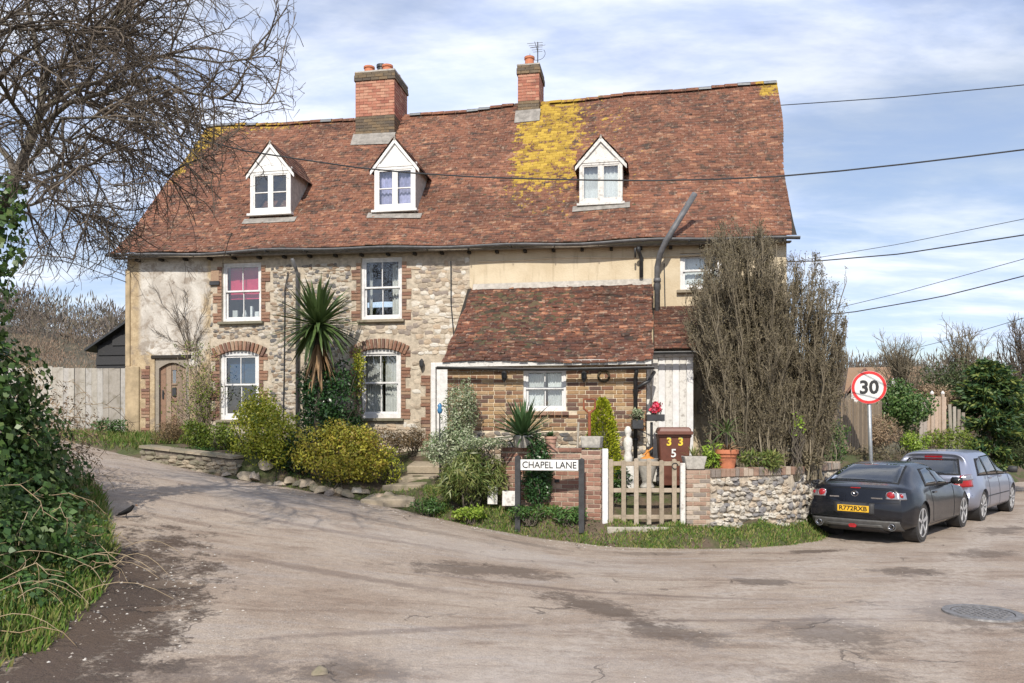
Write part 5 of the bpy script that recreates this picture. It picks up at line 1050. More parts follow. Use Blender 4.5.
# wood on the far hills: crowns that read as one mass
def wood(name, label, n, cond, hh=(6, 10), mat='far_wood', q=70):
    X = []; 
    while len(X) < n:
        az = random.uniform(-.85, .95); d = random.uniform(70, 420)
        if cond(az, d): X.append((az*d, d))
    C = np.array(X); Z = terrain_z(C[:, 0], C[:, 1]); H = rng.uniform(*hh, n)
    pos = np.repeat(np.stack([C[:, 0], C[:, 1], Z], 1), q, 0); Hq = np.repeat(H, q); u_ = nrm(rng.normal(size=(n*q, 3)))*np.cbrt(rng.random(n*q))[:, None]
    p = pos+np.stack([u_[:, 0]*Hq*.42, u_[:, 1]*Hq*.42, Hq*.55+u_[:, 2]*Hq*.48], 1); d = nrm(u_*.6+np.array([0, 0, 1.0])+rng.normal(size=(n*q, 3))*.4)
    return tag(obj(name, leaf_mesh(name, p, d, rng.normal(size=(n*q, 3)), Hq*rng.uniform(.10, .24, n*q), Hq*.028, 0), mat), label, 'woodland', kind='stuff')
wood('hill_wood', 'grey-brown winter wood covering the far hillside', 2600, lambda a, d: d > 150 and ((a < -.3) or (a > .12)))
leafmat('scrub_wood', [(.15, .10, .07), (.20, .14, .10), (.11, .08, .055), (.24, .18, .13)], .9, .1)
wood('hill_scrub', 'tawny scrub on the slope below the far wood', 1500, lambda a, d: d < 190 and ((a < -.3) or (a > .12)), (2.4, 4.2), 'scrub_wood', 60)
ORD = 'first second third fourth fifth sixth seventh eighth ninth tenth eleventh twelfth thirteenth fourteenth fifteenth sixteenth seventeenth eighteenth nineteenth twentieth'.split()
spots = sorted([(random.uniform(-27, -14.5), random.uniform(26, 42)) for _ in range(14)], key=lambda p: p[0]/p[1])
for i, (x, y) in enumerate(spots):
    bare_far('%s from the left of the leafless tawny scrub trees behind the pale board fence' % ORD[i], x, y, random.uniform(2.2, 3.3), 1.0, 1.7, (20, 150, 700), 'dry_stem' if i % 3 else 'twig_olive', group='scrub trees behind the fence', name='scrub_tree', r=.8)
t = shrub('far_scrub', 'tawny bank of scrub behind the pale board fence', 'bush', (-20, 36, 3.0), (7, 3, 1.6), 5000, 'scrub_wood', .35, .12, 22, .3, z0=1.6, along=.4)
bare_far('tall bare tree with fine twigs above the conifer at the right edge', 18.6, 33, 4.3, 1.25, 1.0, (46, 320, 1500), 'twig_olive')
bare_far('bushy bare tree just left of the big conifer', 19.6, 40, 4.6, 1.4, 1.0, (50, 380, 1700), 'twig_olive')
bare_far('small bare tree behind the thirty sign', 21.5, 48, 4.6, 1.3, 1.0, (24, 150, 700), 'twig_grey'); bare_far('bare tree at the far right edge behind the conifer', 22.4, 35, 4.9, 1.2, 1.0, (30, 200, 900), 'twig_grey')
def conifer(label, x, y, z0, h, r_, n, mat, name='conifer'):
    t = thing(name, label, 'conifer', (x, y, z0)); MB().tube([(0, 0, -.2), (0, 0, h*.95)], [.03*h, .01], 7).build('trunk', 'bark_grey', t)
    nb = 90; hb = np.sort(rng.random(nb))**.9*.97; ab = rng.uniform(0, 6.283, nb); Lb = r_*(1-hb)**.75*rng.uniform(.6, 1.2, nb)+.08*r_
    d = np.stack([np.cos(ab), np.sin(ab), .25-.45*(1-hb)], 1); P = np.zeros((nb, 6, 3)); P[:, 0, 2] = hb*h
    for j in range(1, 6): P[:, j] = P[:, j-1]+nrm(d+np.array([0, 0, -.05*j+.1]))*(Lb/5)[:, None]
    V, F = twigs_np(P, rd(P, .02, .006)); obj('branches', mesh_from('branches', V, F), 'bark_grey', t)
    idx = rng.integers(0, nb, n); j = rng.random(n)**.7*5; i0 = np.minimum(j.astype(int), 4); f = (j-i0)[:, None]; pos = P[idx, i0]*(1-f)+P[idx, i0+1]*f+rng.normal(size=(n, 3))*np.array([.12, .12, .05])*r_*.7
    dr_ = nrm(d[idx]+rng.normal(size=(n, 3))*.55+np.array([0, 0, -.25])); obj('crown', leaf_mesh('crown', pos, dr_, rng.normal(size=(n, 3)), rng.uniform(.08, .2, n)*r_, .045*r_, .1), mat, t); return t
shrub('far_scrub', 'olive-brown bank of scrub far behind the fences on the right', 'bush', (24, 44, 2.6), (8, 3, 2.2), 7000, 'scrub_wood', .3, .14, 26, .3, z0=.6, along=.4)
conifer('broad green conifer with yellow tips at the right edge behind the silver car', 14.2, 23.8, 1.0, 2.95, 1.35, 13000, 'conifer'); conifer('lower dark conifer leaning against the broad one at the right edge', 15.2, 24.5, 1.0, 2.4, 1.1, 6000, 'conifer')
shrub('yew_bush', 'dark olive evergreen bush standing behind the fence left of the conifer', 'bush', (16.3, 30, 3.2), (1.1, 1, 1.3), 4500, 'yew', .12, .4, 14, .4, z0=1.0)
shrub('tan_hedge', 'tan clipped beech hedge above the tall grey boards', 'hedge', (13.6, 25.4, 2.85), (1.0, .5, .55), 3800, 'dry_scrub', .08, .45, 12, .4, z0=1.1)
shrub('ivy_mound', 'ivy-covered fence between the thirty sign and the tall boards', 'bush', (10.3, 21, 2.4), (.8, .55, .8), 5600, 'ivy', .07, .8, 13, .4, z0=1.2)
shrub('fence_scrub', 'pale brown dead climber sprawling over the picket fence behind the thirty sign', 'bush', (9.2, 19.9, 1.85), (.6, .35, .5), 2600, 'dry_scrub', .09, .2, 10, .4, z0=1.2, along=.3)
shrub('fence_scrub', 'brown grass bank behind the black car', 'bush', (8.2, 18.2, 1.3), (1.1, .35, .3), 2200, 'dead_buds', .09, .2, 10, .4, z0=.9, along=.3)
shrub('bank_plants', 'green weeds behind the silver car beside the tall boards', 'plant', (12.2, 22.6, 1.5), (.9, .4, .45), 2600, 'low_hedge', .07, .5, 12, .4, z0=.9)
shrub('bank_plants', 'fresh green weeds under the ivy-covered fence', 'plant', (10.4, 20.6, 1.55), (.4, .3, .3), 1000, 'lime', .07, .5, 8, .4, z0=1.0)
shrub('bank_plants', 'dark bushes beyond the silver car at the right edge', 'plant', (15.6, 23.2, 1.4), (1.4, .6, .6), 3600, 'yew', .08, .4, 14, .4, z0=.6)
# ------------------------------------------------------------------ walls, gate, signs, pots
plain('sign_white', (.72, .72, .70), .5, var=.12, bmp=0); plain('sign_black', (.02, .02, .022), .5, bmp=.05); plain('sign_red', (.62, .03, .03), .4, var=.05, bmp=0)
plain('galvanised', (.36, .38, .40), .45, .5, .15, 10); plain('bin_brown', (.13, .045, .028), .5, var=.15, scale=8, bmp=.1); plain('sticker_yellow', (.75, .55, .05), .5, bmp=0); plain('sticker_green', (.15, .45, .30), .5, bmp=0)
plain('black_post', (.035, .036, .038), .6, var=.35, scale=12); plain('concrete', (.34, .31, .26), .95, var=.2, scale=9, bmp=.5); plain('pot_stone', (.40, .38, .34), .9, var=.2, scale=16, bmp=.5)
plain('pot_pink', (.42, .25, .19), .85, var=.2, scale=12); plain('rust', (.24, .075, .035), .8, var=.3, scale=20, bmp=.3); plain('iron', (.22, .21, .205), .6, .4, .3, 20, .4); plain('feather_black', (.006, .006, .007), .95, bmp=.1); plain('beak', (.5, .2, .02), .5); plain('orange_paint', (.6, .25, .05), .6); plain('blue_glass', (.05, .18, .35), .25); plain('white_stone', (.62, .60, .56), .85, var=.15, scale=18, bmp=.4)
varied('pebble', [(.42, .37, .31), (.55, .50, .44), (.30, .26, .22), (.62, .58, .53)], src='isl', dirtamt=.3, scale=20)
varied('fence_board', [(.40, .37, .32), (.46, .43, .38), (.35, .32, .28), (.43, .41, .38)], dirt=(.16, .14, .10), dirtamt=.75, scale=5, bmp=.4)
varied('picket_timber', [(.26, .20, .14), (.31, .24, .17), (.21, .165, .12)], dirtamt=.3, scale=10)
varied('gate_timber', [(.38, .31, .23), (.33, .27, .20), (.42, .35, .27)], dirt=(.15, .13, .09), dirtamt=.75, scale=9, bmp=.4)
varied('pale_board', [(.46, .36, .28), (.42, .34, .28), (.38, .33, .29), (.5, .38, .29)], dirtamt=.25, scale=8)
varied('worn_brick', [(.40, .28, .21), (.46, .37, .29), (.30, .19, .14), (.25, .21, .18), (.48, .41, .34), (.34, .22, .16)], dirt=(.12, .10, .06), dirtamt=.55, scale=11)
def text(name, body, size, mat, parent, loc, rot=(R(90), 0, 0), ext=.002, align='CENTER', sx=1.0, bold=0.0):
    cu = bpy.data.curves.new(name, 'FONT'); cu.body = body; cu.size = size; cu.align_x = align; cu.align_y = 'CENTER'; cu.extrude = ext; cu.offset = bold; cu.resolution_u = 3
    tmp = bpy.data.objects.new('tmp', cu); COL.objects.link(tmp); dg = bpy.context.evaluated_depsgraph_get(); me = bpy.data.meshes.new_from_object(tmp.evaluated_get(dg)); bpy.data.objects.remove(tmp); bpy.data.curves.remove(cu)
    me.materials.clear(); o = obj(name, me, mat, parent, loc, rot); o.scale = (sx, 1, 1); return o
def brick_face(parent, mat, x0, x1, y, z0, z1, dep=.06, skip=None, course=.0755, blen=.215):
    z = z0; i = 0
    while z+.05 < z1:
        x = x0-(.1125 if i % 2 else 0)
        while x < x1-.03:
            a, b_ = max(x, x0), min(x+blen, x1); x += blen+.011
            if b_-a > .04 and not (skip and skip((a+b_)/2, z)): brick(parent, mat, a, b_, y-.010, y+dep, z, z+.064)
        z += course; i += 1
# retaining wall on the left
ra = math.atan2(15.0-15.75, -5.2+7.3); w = thing('retaining_wall', 'low mossy rubble retaining wall along the lane below the low hedge', 'wall', (-7.3, 15.75, 0), ra)
wl = 2.24; rt = lambda x: 1.55-.19*x/wl; rb = lambda x: 1.26-.28*x/wl
MB().add([(0, 0, .8), (wl, 0, .6), (wl, 0, rt(wl)-.02), (0, 0, rt(0)-.02), (0, .25, .8), (wl, .25, .6), (wl, .25, rt(wl)-.02), (0, .25, rt(0)-.02)], [(0, 1, 2, 3), (4, 7, 6, 5), (3, 2, 6, 7), (1, 5, 6, 2), (0, 3, 7, 4)]).build('wall_core', 'mortar_dark', w)
lay_stones(w, 'old_stone', 0, wl, .85, 1.6, -.004, [], (.12, .26), (.07, .13), .04, 120, topf=lambda x: rt(x)-.02, botf=lambda x: rb(x)-.12)
for i in range(6): x = i*wl/6; MB().add([(x+.005, -.06, rt(x)), (x+wl/6-.005, -.06, rt(x+wl/6)), (x+wl/6-.005, .27, rt(x+wl/6)+.01), (x+.005, .27, rt(x)+.01)]+[(x+.005, -.06, rt(x)+.05), (x+wl/6-.005, -.05, rt(x+wl/6)+.045), (x+wl/6-.005, .27, rt(x+wl/6)+.06), (x+.005, .27, rt(x)+.06)], [(0, 3, 2, 1), (4, 5, 6, 7), (0, 1, 5, 4), (1, 2, 6, 5), (2, 3, 7, 6), (3, 0, 4, 7)]).build('coping_stone', 'old_stone', w)
# kerb rocks in front of the shrubs
RK = [mesh_from('rock', [(p[0], p[2], p[1]*-.9) for p in v]+[(0, 0, -.5)], f+[(a, (a+1) % 8, 25) for a in range(8)], True) for v, f in STV[:6]]
for i in range(20):
    t = i/19; px_ = 228+t*160; py_ = 476+t*24; D_ = 15.05-.45*t; p = at(px_, py_, D_); x, y = p[0], p[1]+random.uniform(-.05, .25); s_ = random.uniform(.07, .14)
    o = obj('rock', RK[i % 6], 'old_stone' if i % 3 else 'rubble', None, (x, y, vz(x, y)+.01), (random.uniform(-.3, .3), random.uniform(-.3, .3), random.uniform(0, 6))); o.scale = (s_*1.2, s_*.8, s_*.75); tag(o, 'rough edging stone by the lane, %s along from the retaining wall' % ORD[i], 'rock', 'edging stones along the lane')
# stone path
pt = thing('garden_path', 'worn stone slab path climbing to the white door', 'path', (-1.8, 15.3, .7))
for q in ([(-2.75, 14.45), (-1.75, 14.35), (-1.7, 14.85), (-2.55, 14.95)], [(-2.45, 15.0), (-1.7, 14.9), (-1.55, 15.25), (-2.25, 15.35)], [(-2.2, 15.4), (-1.5, 15.3), (-1.3, 15.75), (-2.05, 15.85)], [(-2.1, 15.9), (-1.35, 15.8), (-1.15, 16.3), (-1.98, 16.4)], [(-1.98, 16.45), (-1.15, 16.35), (-1.05, 16.95), (-1.9, 17.05)]):
    zz = [vz(*p)+.045 for p in q]; zt = sum(zz)/4; V = [(p[0]+1.8, p[1]-15.3, .65*zt+.35*z-.7) for p, z in zip(q, zz)]
    MB().add(V+[(a, b_, c-.16) for a, b_, c in V], [(0, 1, 2, 3), (7, 6, 5, 4), (0, 4, 5, 1), (1, 5, 6, 2), (2, 6, 7, 3), (3, 7, 4, 0)]).build('slab', 'old_stone', pt, bevel=.02)
# brick garden wall with pier, left of the gate
a0 = math.atan2(13.62-14.25, 1.52+.2); bw = thing('brick_garden_wall', 'weathered red brick garden wall ending in a pier beside the gate', 'wall', (-.2, 14.25, 0), a0); L = 1.83
MB().box(.01, L-.01, .012, .21, .2, 1.58).build('wall_core', 'mortar', bw); brick_face(bw, 'pier_brick', 0, L-.34, 0.012, .45, 1.52)
for i in range(7): brick(bw, 'pier_brick', .01+i*.213, .213+i*.213, -.012, .22, 1.53, 1.598)
MB().box(L-.33, L+.0, -.05, .24, .2, 1.57).build('pier_core', 'mortar', bw); brick_face(bw, 'pier_brick', L-.335, L+.005, -.05, .36, 1.60)
z = .36
while z < 1.55: brick(bw, 'pier_brick', L-.05, L+.012, -.04, .17, z, z+.064); z += .0755
box('vent', 'sign_black', bw, 1.0, 1.09, -.012, .02, 1.0, 1.06)
# gate posts and gate
def post(label, x, y, z0, z1, w_, mat, name='gate_post'):
    o = MB().box(-w_/2, w_/2, -w_/2, w_/2, 0, z1-z0).build(name, mat, None, loc=(x, y, z0), bevel=.012); return tag(o, label, 'post')
post('white painted gate post at the brick pier', 1.57, 13.5, .2, 1.60, .10, 'white_paint'); post('white flaking gate post at the flint wall', 2.87, 13.45, .2, 1.36, .085, 'flaked_paint')
gt = thing('picket_gate', 'weathered wooden picket gate with six pales standing between white posts', 'gate', (1.64, 13.47, .33), 0)
for i in range(6):
    x = .025+i*.213; h_ = 1.1-.02*math.sin(i*1.9); MB().prism([(x-.038, -.02*random.random()), (x+.038, 0), (x+.038, h_-.02), (x+.01, h_), (x-.038, h_-.012)], -.022, 0).build('pale', 'gate_timber', gt, bevel=.003)
for z in (.08, .53, .98): box('rail', 'gate_timber', gt, -.01, 1.19, .002, .03, z, z+.075)
mb = MB(); mb.tube([(1.1+.05*math.cos(t), -.03, .98+.05*math.sin(t)) for t in np.linspace(0, 5.2, 12)], .008, 6); mb.build('latch', 'gutter_black', gt)
st = thing('garden_steps', 'concrete threshold and steps behind the picket gate', 'steps', (2.2, 13.4, .2))
for i, (y0, y1, z1) in enumerate(((-.12, .25, .1), (.45, .8, .33), (.8, 1.5, .55))): box('step', 'concrete', st, -.62, .62, y0, y1, -.2, z1, bevel=.015)
# brick pier and flint wall right of the gate
pr_ = thing('brick_pier', 'worn brick pier right of the gate carrying a white trough', 'pier', (2.92, 13.36, 0), R(3)); MB().box(.01, .39, .012, .3, .05, 1.24).build('pier_core', 'mortar', pr_)
brick_face(pr_, 'worn_brick', 0, .40, .012, .12, 1.25)
fw = thing('flint_wall', 'bending flint garden wall with brick coping right of the gate', 'wall', (3.32, 13.38, 0))
for ax_, ay_, bx_, by_, lim in ((3.32, 13.38, 4.95, 14.12, 190), (4.95, 14.12, 6.5, 15.95, 100)):
    FL = math.hypot(bx_-ax_, by_-ay_); sec = MB().box(0, FL, .0, .3, -.1, 1.12).build('wall_section', 'mortar', fw, loc=(ax_-3.32, ay_-13.38, 0), rot=(0, 0, math.atan2(by_-ay_, bx_-ax_)))
    lay_stones(sec, 'flint', 0, FL, .0, 1.10, -.004, [], (.08, .19), (.07, .13), .045, lim, pick=lambda q: -q[1], jit=.35)
    x = 0
    while x < FL-.06: w_ = random.choice((.075, .105, .105, .09)); brick(sec, 'worn_brick', x, x+w_, -.035, .30, 1.125, round(1.125+.12+.03*random.random(), 2)); x += w_+.012
V = [(3.3, 13.45), (3.6, 13.5), (4.8, 14.2), (5.6, 15.2), (6.3, 16.05), (6.2, 16.6), (5.2, 16.1), (4.2, 15.7), (3.3, 15.4), (3.2, 14.4)]; n = len(V)
obj('garden_bed', mesh_from('garden_bed', [(x, y, 1.08+.03*math.sin(x*5+y*3)) for x, y in V]+[(x, y, .3) for x, y in V], [tuple(range(n))]+[(i, i+n, (i+1) % n+n, (i+1) % n) for i in range(n)]), 'soil', kind='structure')
# street name sign
sg = thing('street_sign', 'white CHAPEL LANE street name plate between two black posts', 'sign', (.1, 13.58, .3), math.atan2(-.22, 1.05))
for x, h_ in ((0, 1.19), (1.085, 1.15)):
    p = MB(); p.box(x-.045, x+.045, -.04, .04, -.1, h_-.03); p.add([(x-.045, -.04, h_-.03), (x+.045, -.04, h_-.03), (x+.045, .04, h_-.03), (x-.045, .04, h_-.03), (x, 0, h_)], [(0, 1, 4), (1, 2, 4), (2, 3, 4), (3, 0, 4)]); p.build('post', 'black_post', sg)
pl = MB().box(.05, 1.035, -.032, -.012, .935, 1.115).build('name_plate', 'sign_white', sg, bevel=.004); box('plate_rim', 'sign_black', sg, .043, 1.042, -.026, -.006, .928, 1.122, bevel=0)
text('lettering', 'CHAPEL LANE', .158, 'sign_black', pl, (.5425, -.034, 1.022), sx=.93, bold=.0015)
# little house plates in the weeds
for x, y, z, w_, h_, l in ((-.34, 13.92, .62, .17, .32, 'left white house-number plate half hidden in the weeds'), (-.05, 13.82, .6, .24, .26, 'right white house-number plate beside the left sign post')):
    o = MB().box(-w_/2, w_/2, -.015, .015, 0, h_).build('house_plate', 'flaked_paint', None, loc=(x, y, z), rot=(R(-8), 0, R(-6)), bevel=.005); tag(o, l, 'plate')
# thirty sign
t3 = thing('speed_sign', 'round red-ringed speed limit 30 sign on a grey pole behind the black car', 'sign', (7.86, 17.45, .3), R(-14))
MB().tube([(-.0, .05, -.2), (.0, .05, 2.75)], .042, 12).build('pole', 'galvanised', t3, smooth=True, rot=(0, R(-1.5), 0))
def disc(r0, r1, y0, y1, n=40):
    mb = MB(); V = [(r_*math.cos(2*math.pi*a/n), y, r_*math.sin(2*math.pi*a/n)) for y in (y0, y1) for r_ in (r0, r1) for a in range(n)]; F = []
    for a in range(n): b_ = (a+1) % n; F += [(a, b_, n+b_, n+a), (2*n+a, 3*n+a, 3*n+b_, 2*n+b_), (n+a, n+b_, 3*n+b_, 3*n+a)]+([(a, 2*n+a, 2*n+b_, b_)] if r0 > .001 else [])
    return mb.add(V, F)
hd = disc(.0005, .36, -.012, .0).build('sign_plate', 'sign_white', t3, loc=(-.07, 0, 2.52)); disc(.295, .355, -.016, -.0125).build('red_ring', 'sign_red', t3, loc=(-.07, 0, 2.52)); text('numerals', '30', .40, 'sign_black', t3, (-.07, -.016, 2.51), sx=1.0, bold=.012)
# wheelie bin
wb = thing('wheelie_bin', 'brown wheelie bin with yellow 33 stickers standing behind the gate', 'bin', (2.88, 14.3, .90), R(-6))
def taper(mb, z0, z1, a, b_, c, d): return mb.add([(-a, -b_, z0), (a, -b_, z0), (a, b_, z0), (-a, b_, z0), (-c, -d, z1), (c, -d, z1), (c, d, z1), (-c, d, z1)], [(3, 2, 1, 0), (4, 5, 6, 7), (0, 1, 5, 4), (1, 2, 6, 5), (2, 3, 7, 6), (3, 0, 4, 7)])
taper(MB(), .03, .93, .22, .25, .275, .33).build('bin_body', 'bin_brown', wb, bevel=.015); taper(MB(), .88, .94, .285, .345, .29, .35).build('bin_rim', 'bin_brown', wb, bevel=.008)
lid = taper(MB(), .95, 1.06, .30, .37, .26, .33).build('lid', 'bin_brown', wb, bevel=.02); box('lid_lip', 'bin_brown', lid, -.305, .305, -.40, -.36, .93, .99); MB().tube([(-.22, .40, 1.0), (.22, .40, 1.0)], .016, 8).build('handle', 'bin_brown', wb)
for s_ in (-1, 1): MB().lathe([(.02, -.025), (.10, -.025), (.10, .025), (.02, .025)], 16, (s_*.25, .25, .09), 'x').build('wheel', 'sign_black', wb)
for x in (-.10, .10): o = text('sticker_number', '3', .19, 'sticker_yellow', wb, (x, -.327, .80), (R(94.5), 0, 0), bold=.006); box('sticker_top', 'sticker_green', wb, x-.03, x+.03, -.3345, -.331, .865, .885, bevel=0)
text('painted_number', '5', .2, 'sign_white', wb, (-.02, -.312, .60), (R(94.5), 0, R(0)), bold=.004)
# pots and ornaments
def lathe_thing(name, label, cat, loc, prof, mat, n=20):
    t = thing(name, label, cat, loc); MB().lathe(prof, n, cap=False).build('pot', mat, t, smooth=True, angle=40); r_, h_ = prof[-1]; MB().lathe([(.001, h_-.05), (max(p[0] for p in prof)*.9, h_-.05)], n, cap=False).build('compost', 'soil', t); return t
lathe_thing('stone_pot', 'small round stone pot holding the yucca', 'pot', (yb[0], yb[1], 1.60), [(.001, 0), (.12, 0), (.17, .1), (.185, .2), (.165, .22), (.15, .2)], 'pot_stone')
t = lathe_thing('terracotta_pot', 'small pinkish pot with a succulent on the brick wall', 'pot', (.68, 13.98, 1.60), [(.001, 0), (.08, 0), (.10, .15), (.115, .16), (.115, .2), (.1, .2), (.09, .14)], 'pot_pink'); 
sc = thing('succulent', 'pale grey-green succulent in the small pinkish pot', 'plant', (.68, 13.98, 1.78)); rosette(sc, (0, 0, 0), 22, .13, .05, 'yucca_green', (80, 10), (.1,), spread=.02)
t = thing('stone_trough', 'rectangular stone trough on the brick pier below the rusty spade', 'trough', (1.37, 13.72, 1.605), a0); taper(MB(), 0, .2, .155, .1, .18, .12).build('trough_body', 'pot_stone', t, bevel=.012); box('compost', 'soil', t, -.16, .16, -.1, .1, .19, .207)
t = thing('old_spade', 'rusty old spade with a D handle standing in the stone trough', 'spade', (1.33, 13.74, 1.78)); MB().tube([(0, 0, 0), (.0, 0, .42)], .028, 8).build('shaft', 'rust', t); mb = MB(); mb.tube([(0, 0, .42), (-.095, 0, .5), (-.10, 0, .66), (.10, 0, .66), (.095, 0, .5), (0, 0, .42)], .02, 8); mb.build('handle', 'rust', t)
mb = MB(); mb.tube([(-.2, .02, -.1), (-.18, .03, .35)], .02, 6); tag(mb.build('stake', 'grey_timber', None, loc=(1.33, 13.78, 1.7)), 'short weathered stake leaning left of the rusty spade', 'stake')
t = thing('white_trough', 'white square planter on the pier right of the gate', 'trough', (3.07, 13.5, 1.255)); taper(MB(), 0, .22, .14, .12, .19, .15).build('trough_body', 'pot_stone', t, bevel=.01); box('compost', 'soil', t, -.17, .17, -.13, .13, .205, .223)
t = thing('trough_plant', 'tuft of green shoots in the white square planter', 'plant', (3.07, 13.5, 1.47)); rosette(t, (0, 0, 0), 26, .2, .022, 'strappy', (85, 35), (.2, .5), spread=.08)
lathe_thing('terracotta_pot', 'large orange terracotta pot on the flint wall', 'pot', (3.68, 13.72, 1.24), [(.001, 0), (.13, 0), (.175, .26), (.2, .27), (.205, .34), (.185, .34), (.17, .26)], 'terracotta', 24)
t = thing('potted_cordyline', 'spiky pale green plant in the large terracotta pot', 'plant', (3.68, 13.72, 1.52)); MB().tube([(0, 0, -.05), (0, 0, .35)], .025, 6).build('stem', 'bark_grey', t); rosette(t, (0, 0, .36), 26, .38, .03, 'palm_green', (85, -20), (.3, .7, 1.1)); rosette(t, (.02, 0, .05), 18, .26, .03, 'palm_dead', (70, 0), (.4, .9), 'dead_leaf')
t = thing('garden_statue', 'small white stone statue on a plinth behind the gate', 'statue', (2.08, 14.35, .80)); MB().box(-.1, .1, -.1, .1, 0, .5).build('plinth', 'white_stone', t, bevel=.015); MB().lathe([(.001, .5), (.09, .5), (.08, .62), (.055, .72), (.085, .85), (.075, .95), (.035, 1.0), (.06, 1.05), (.065, 1.11), (.035, 1.17), (.001, 1.18)], 14).build('figure', 'white_stone', t, smooth=True)
t = lathe_thing('stone_urn', 'round stone urn with an orange windmill model beside the statue', 'urn', (2.42, 14.3, .85), [(.001, 0), (.12, 0), (.13, .05), (.09, .12), (.14, .3), (.19, .48), (.2, .55), (.17, .55), (.15, .48)], 'pot_stone')
t = thing('garden_ornament', 'little orange ornament sitting in the stone urn', 'ornament', (2.42, 14.3, 1.36)); MB().lathe([(.001, 0), (.11, 0), (.13, .04), (.1, .06), (.05, .08), (.03, .18), (.001, .2)], 12).build('base', 'orange_paint', t); MB().bar((-.09, -.04, .1), (.09, -.04, .24), .02).build('sail', 'orange_paint', t)
t = thing('flower_stand', 'dark stand holding planters of red flowers beside the lean-to', 'planter', hw(11.95, 2.05, .95)); MB().tube([(0, 0, 0), (0, 0, 1.1)], .025, 8).build('stand_post', 'gutter_black', t); box('planter_box', 'gutter_black', t, -.1, .22, -.1, .1, 1.12, 1.24); box('planter_box', 'gutter_black', t, -.36, -.16, -.1, .08, .98, 1.14); MB().bar((-.26, 0, .98), (0, 0, .85), .02).build('bracket', 'gutter_black', t)
x, y, z = t.location
shrub('flower_plant', 'red and pink flowers in the dark planter beside the porch', 'flowers', (x+.08, y, z+1.36), (.13, .1, .12), 130, 'flowers', .07, .8, 4, z0=z+1.2); shrub('planter_leaves', 'pale green leaves in the smaller dark planter', 'plant', (x-.26, y, z+1.24), (.12, .1, .12), 220, 'variegated', .06, .6, 4, z0=z+1.1)
shrub('planter_leaves', 'dark leaves round the statue plinth', 'plant', (1.98, 14.2, 1.05), (.2, .14, .2), 420, 'dark_shrub', .05, .6, 5, z0=.8)
t = thing('blue_ornament', 'blue glass garden ornament on a stake in the pale shrub', 'ornament', (-1.3, 14.4, .9)); MB().tube([(0, 0, 0), (0, 0, 1.35)], .012, 6).build('stake', 'gutter_black', t); MB().lathe([(.001, 1.3), (.035, 1.31), (.05, 1.37), (.03, 1.41), (.045, 1.45), (.001, 1.5)], 12).build('glass_head', 'blue_glass', t, smooth=True)
# manhole
mh = thing('manhole_cover', 'round iron manhole cover set in the road at lower right', 'manhole', (4.97, 8.45, float(road_z(4.97, 8.45))+.004)); n = 40
MB().lathe([(.30, 0), (.30, .012), (.38, .012), (.39, -.02)], n, cap=False).build('frame', 'iron', mh); MB().lathe([(.001, .006), (.292, .006), (.292, -.02)], n, cap=False).build('cover', 'iron', mh)
mb = MB()
for i in range(-4, 5):
    for j in range(-4, 5):
        x, y = i*.06, j*.06
        if math.hypot(x, y) < .25: mb.box(x-.02, x+.02, y-.02, y+.02, .0055, .012)
mb.build('studs', 'iron', mh, kind='stuff')
# blackbird
def skin(name, pts, edges, radii, mat, parent, loc=(0, 0, 0), lv=2):
    me = bpy.data.meshes.new(name); me.from_pydata(pts, edges, []); o = bpy.data.objects.new(name, me); COL.objects.link(o); m_ = o.modifiers.new('s', 'SKIN')
    for v, r_ in zip(me.skin_vertices[0].data, radii): v.radius = r_ if isinstance(r_, tuple) else (r_, r_)
    me.skin_vertices[0].data[0].use_root = True; s_ = o.modifiers.new('u', 'SUBSURF'); s_.levels = lv; s_.render_levels = lv
    dg = bpy.context.evaluated_depsgraph_get(); m2 = bpy.data.meshes.new_from_object(o.evaluated_get(dg)); bpy.data.objects.remove(o); m2.polygons.foreach_set('use_smooth', [True]*len(m2.polygons)); return obj(name, m2, mat, parent, loc)
bd = thing('blackbird', 'blackbird standing on the lane beside the ivy hedge', 'bird', (-5.12, 10.62, float(road_z(-5.12, 10.62))), R(12))
skin('body', [(0, 0, .085), (.045, 0, .115), (.075, 0, .150), (.095, 0, .172), (-.045, 0, .068), (-.085, 0, .05), (-.135, 0, .03)], [(0, 1), (1, 2), (2, 3), (0, 4), (4, 5), (5, 6)], [.036, .036, .022, .024, .028, (.016, .012), (.014, .005)], 'feather_black', bd)
MB().tube([(.115, 0, .174), (.142, 0, .170)], [.006, .001], 6).build('beak', 'beak', bd)
for s_ in (-1, 1): MB().tube([(.005, s_*.014, .06), (-.005, s_*.014, .03), (.004, s_*.014, .0), (.025, s_*.016, .002)], .003, 5).build('leg', 'sign_black', bd); MB().lathe([(.001, -.09), (.014, -.06), (.02, 0), (.012, .05), (.001, .06)], 8, (0, 0, 0), 'x').build('wing', 'feather_black', bd, loc=(-.02, s_*.03, .09), rot=(0, R(-22), 0), smooth=True)
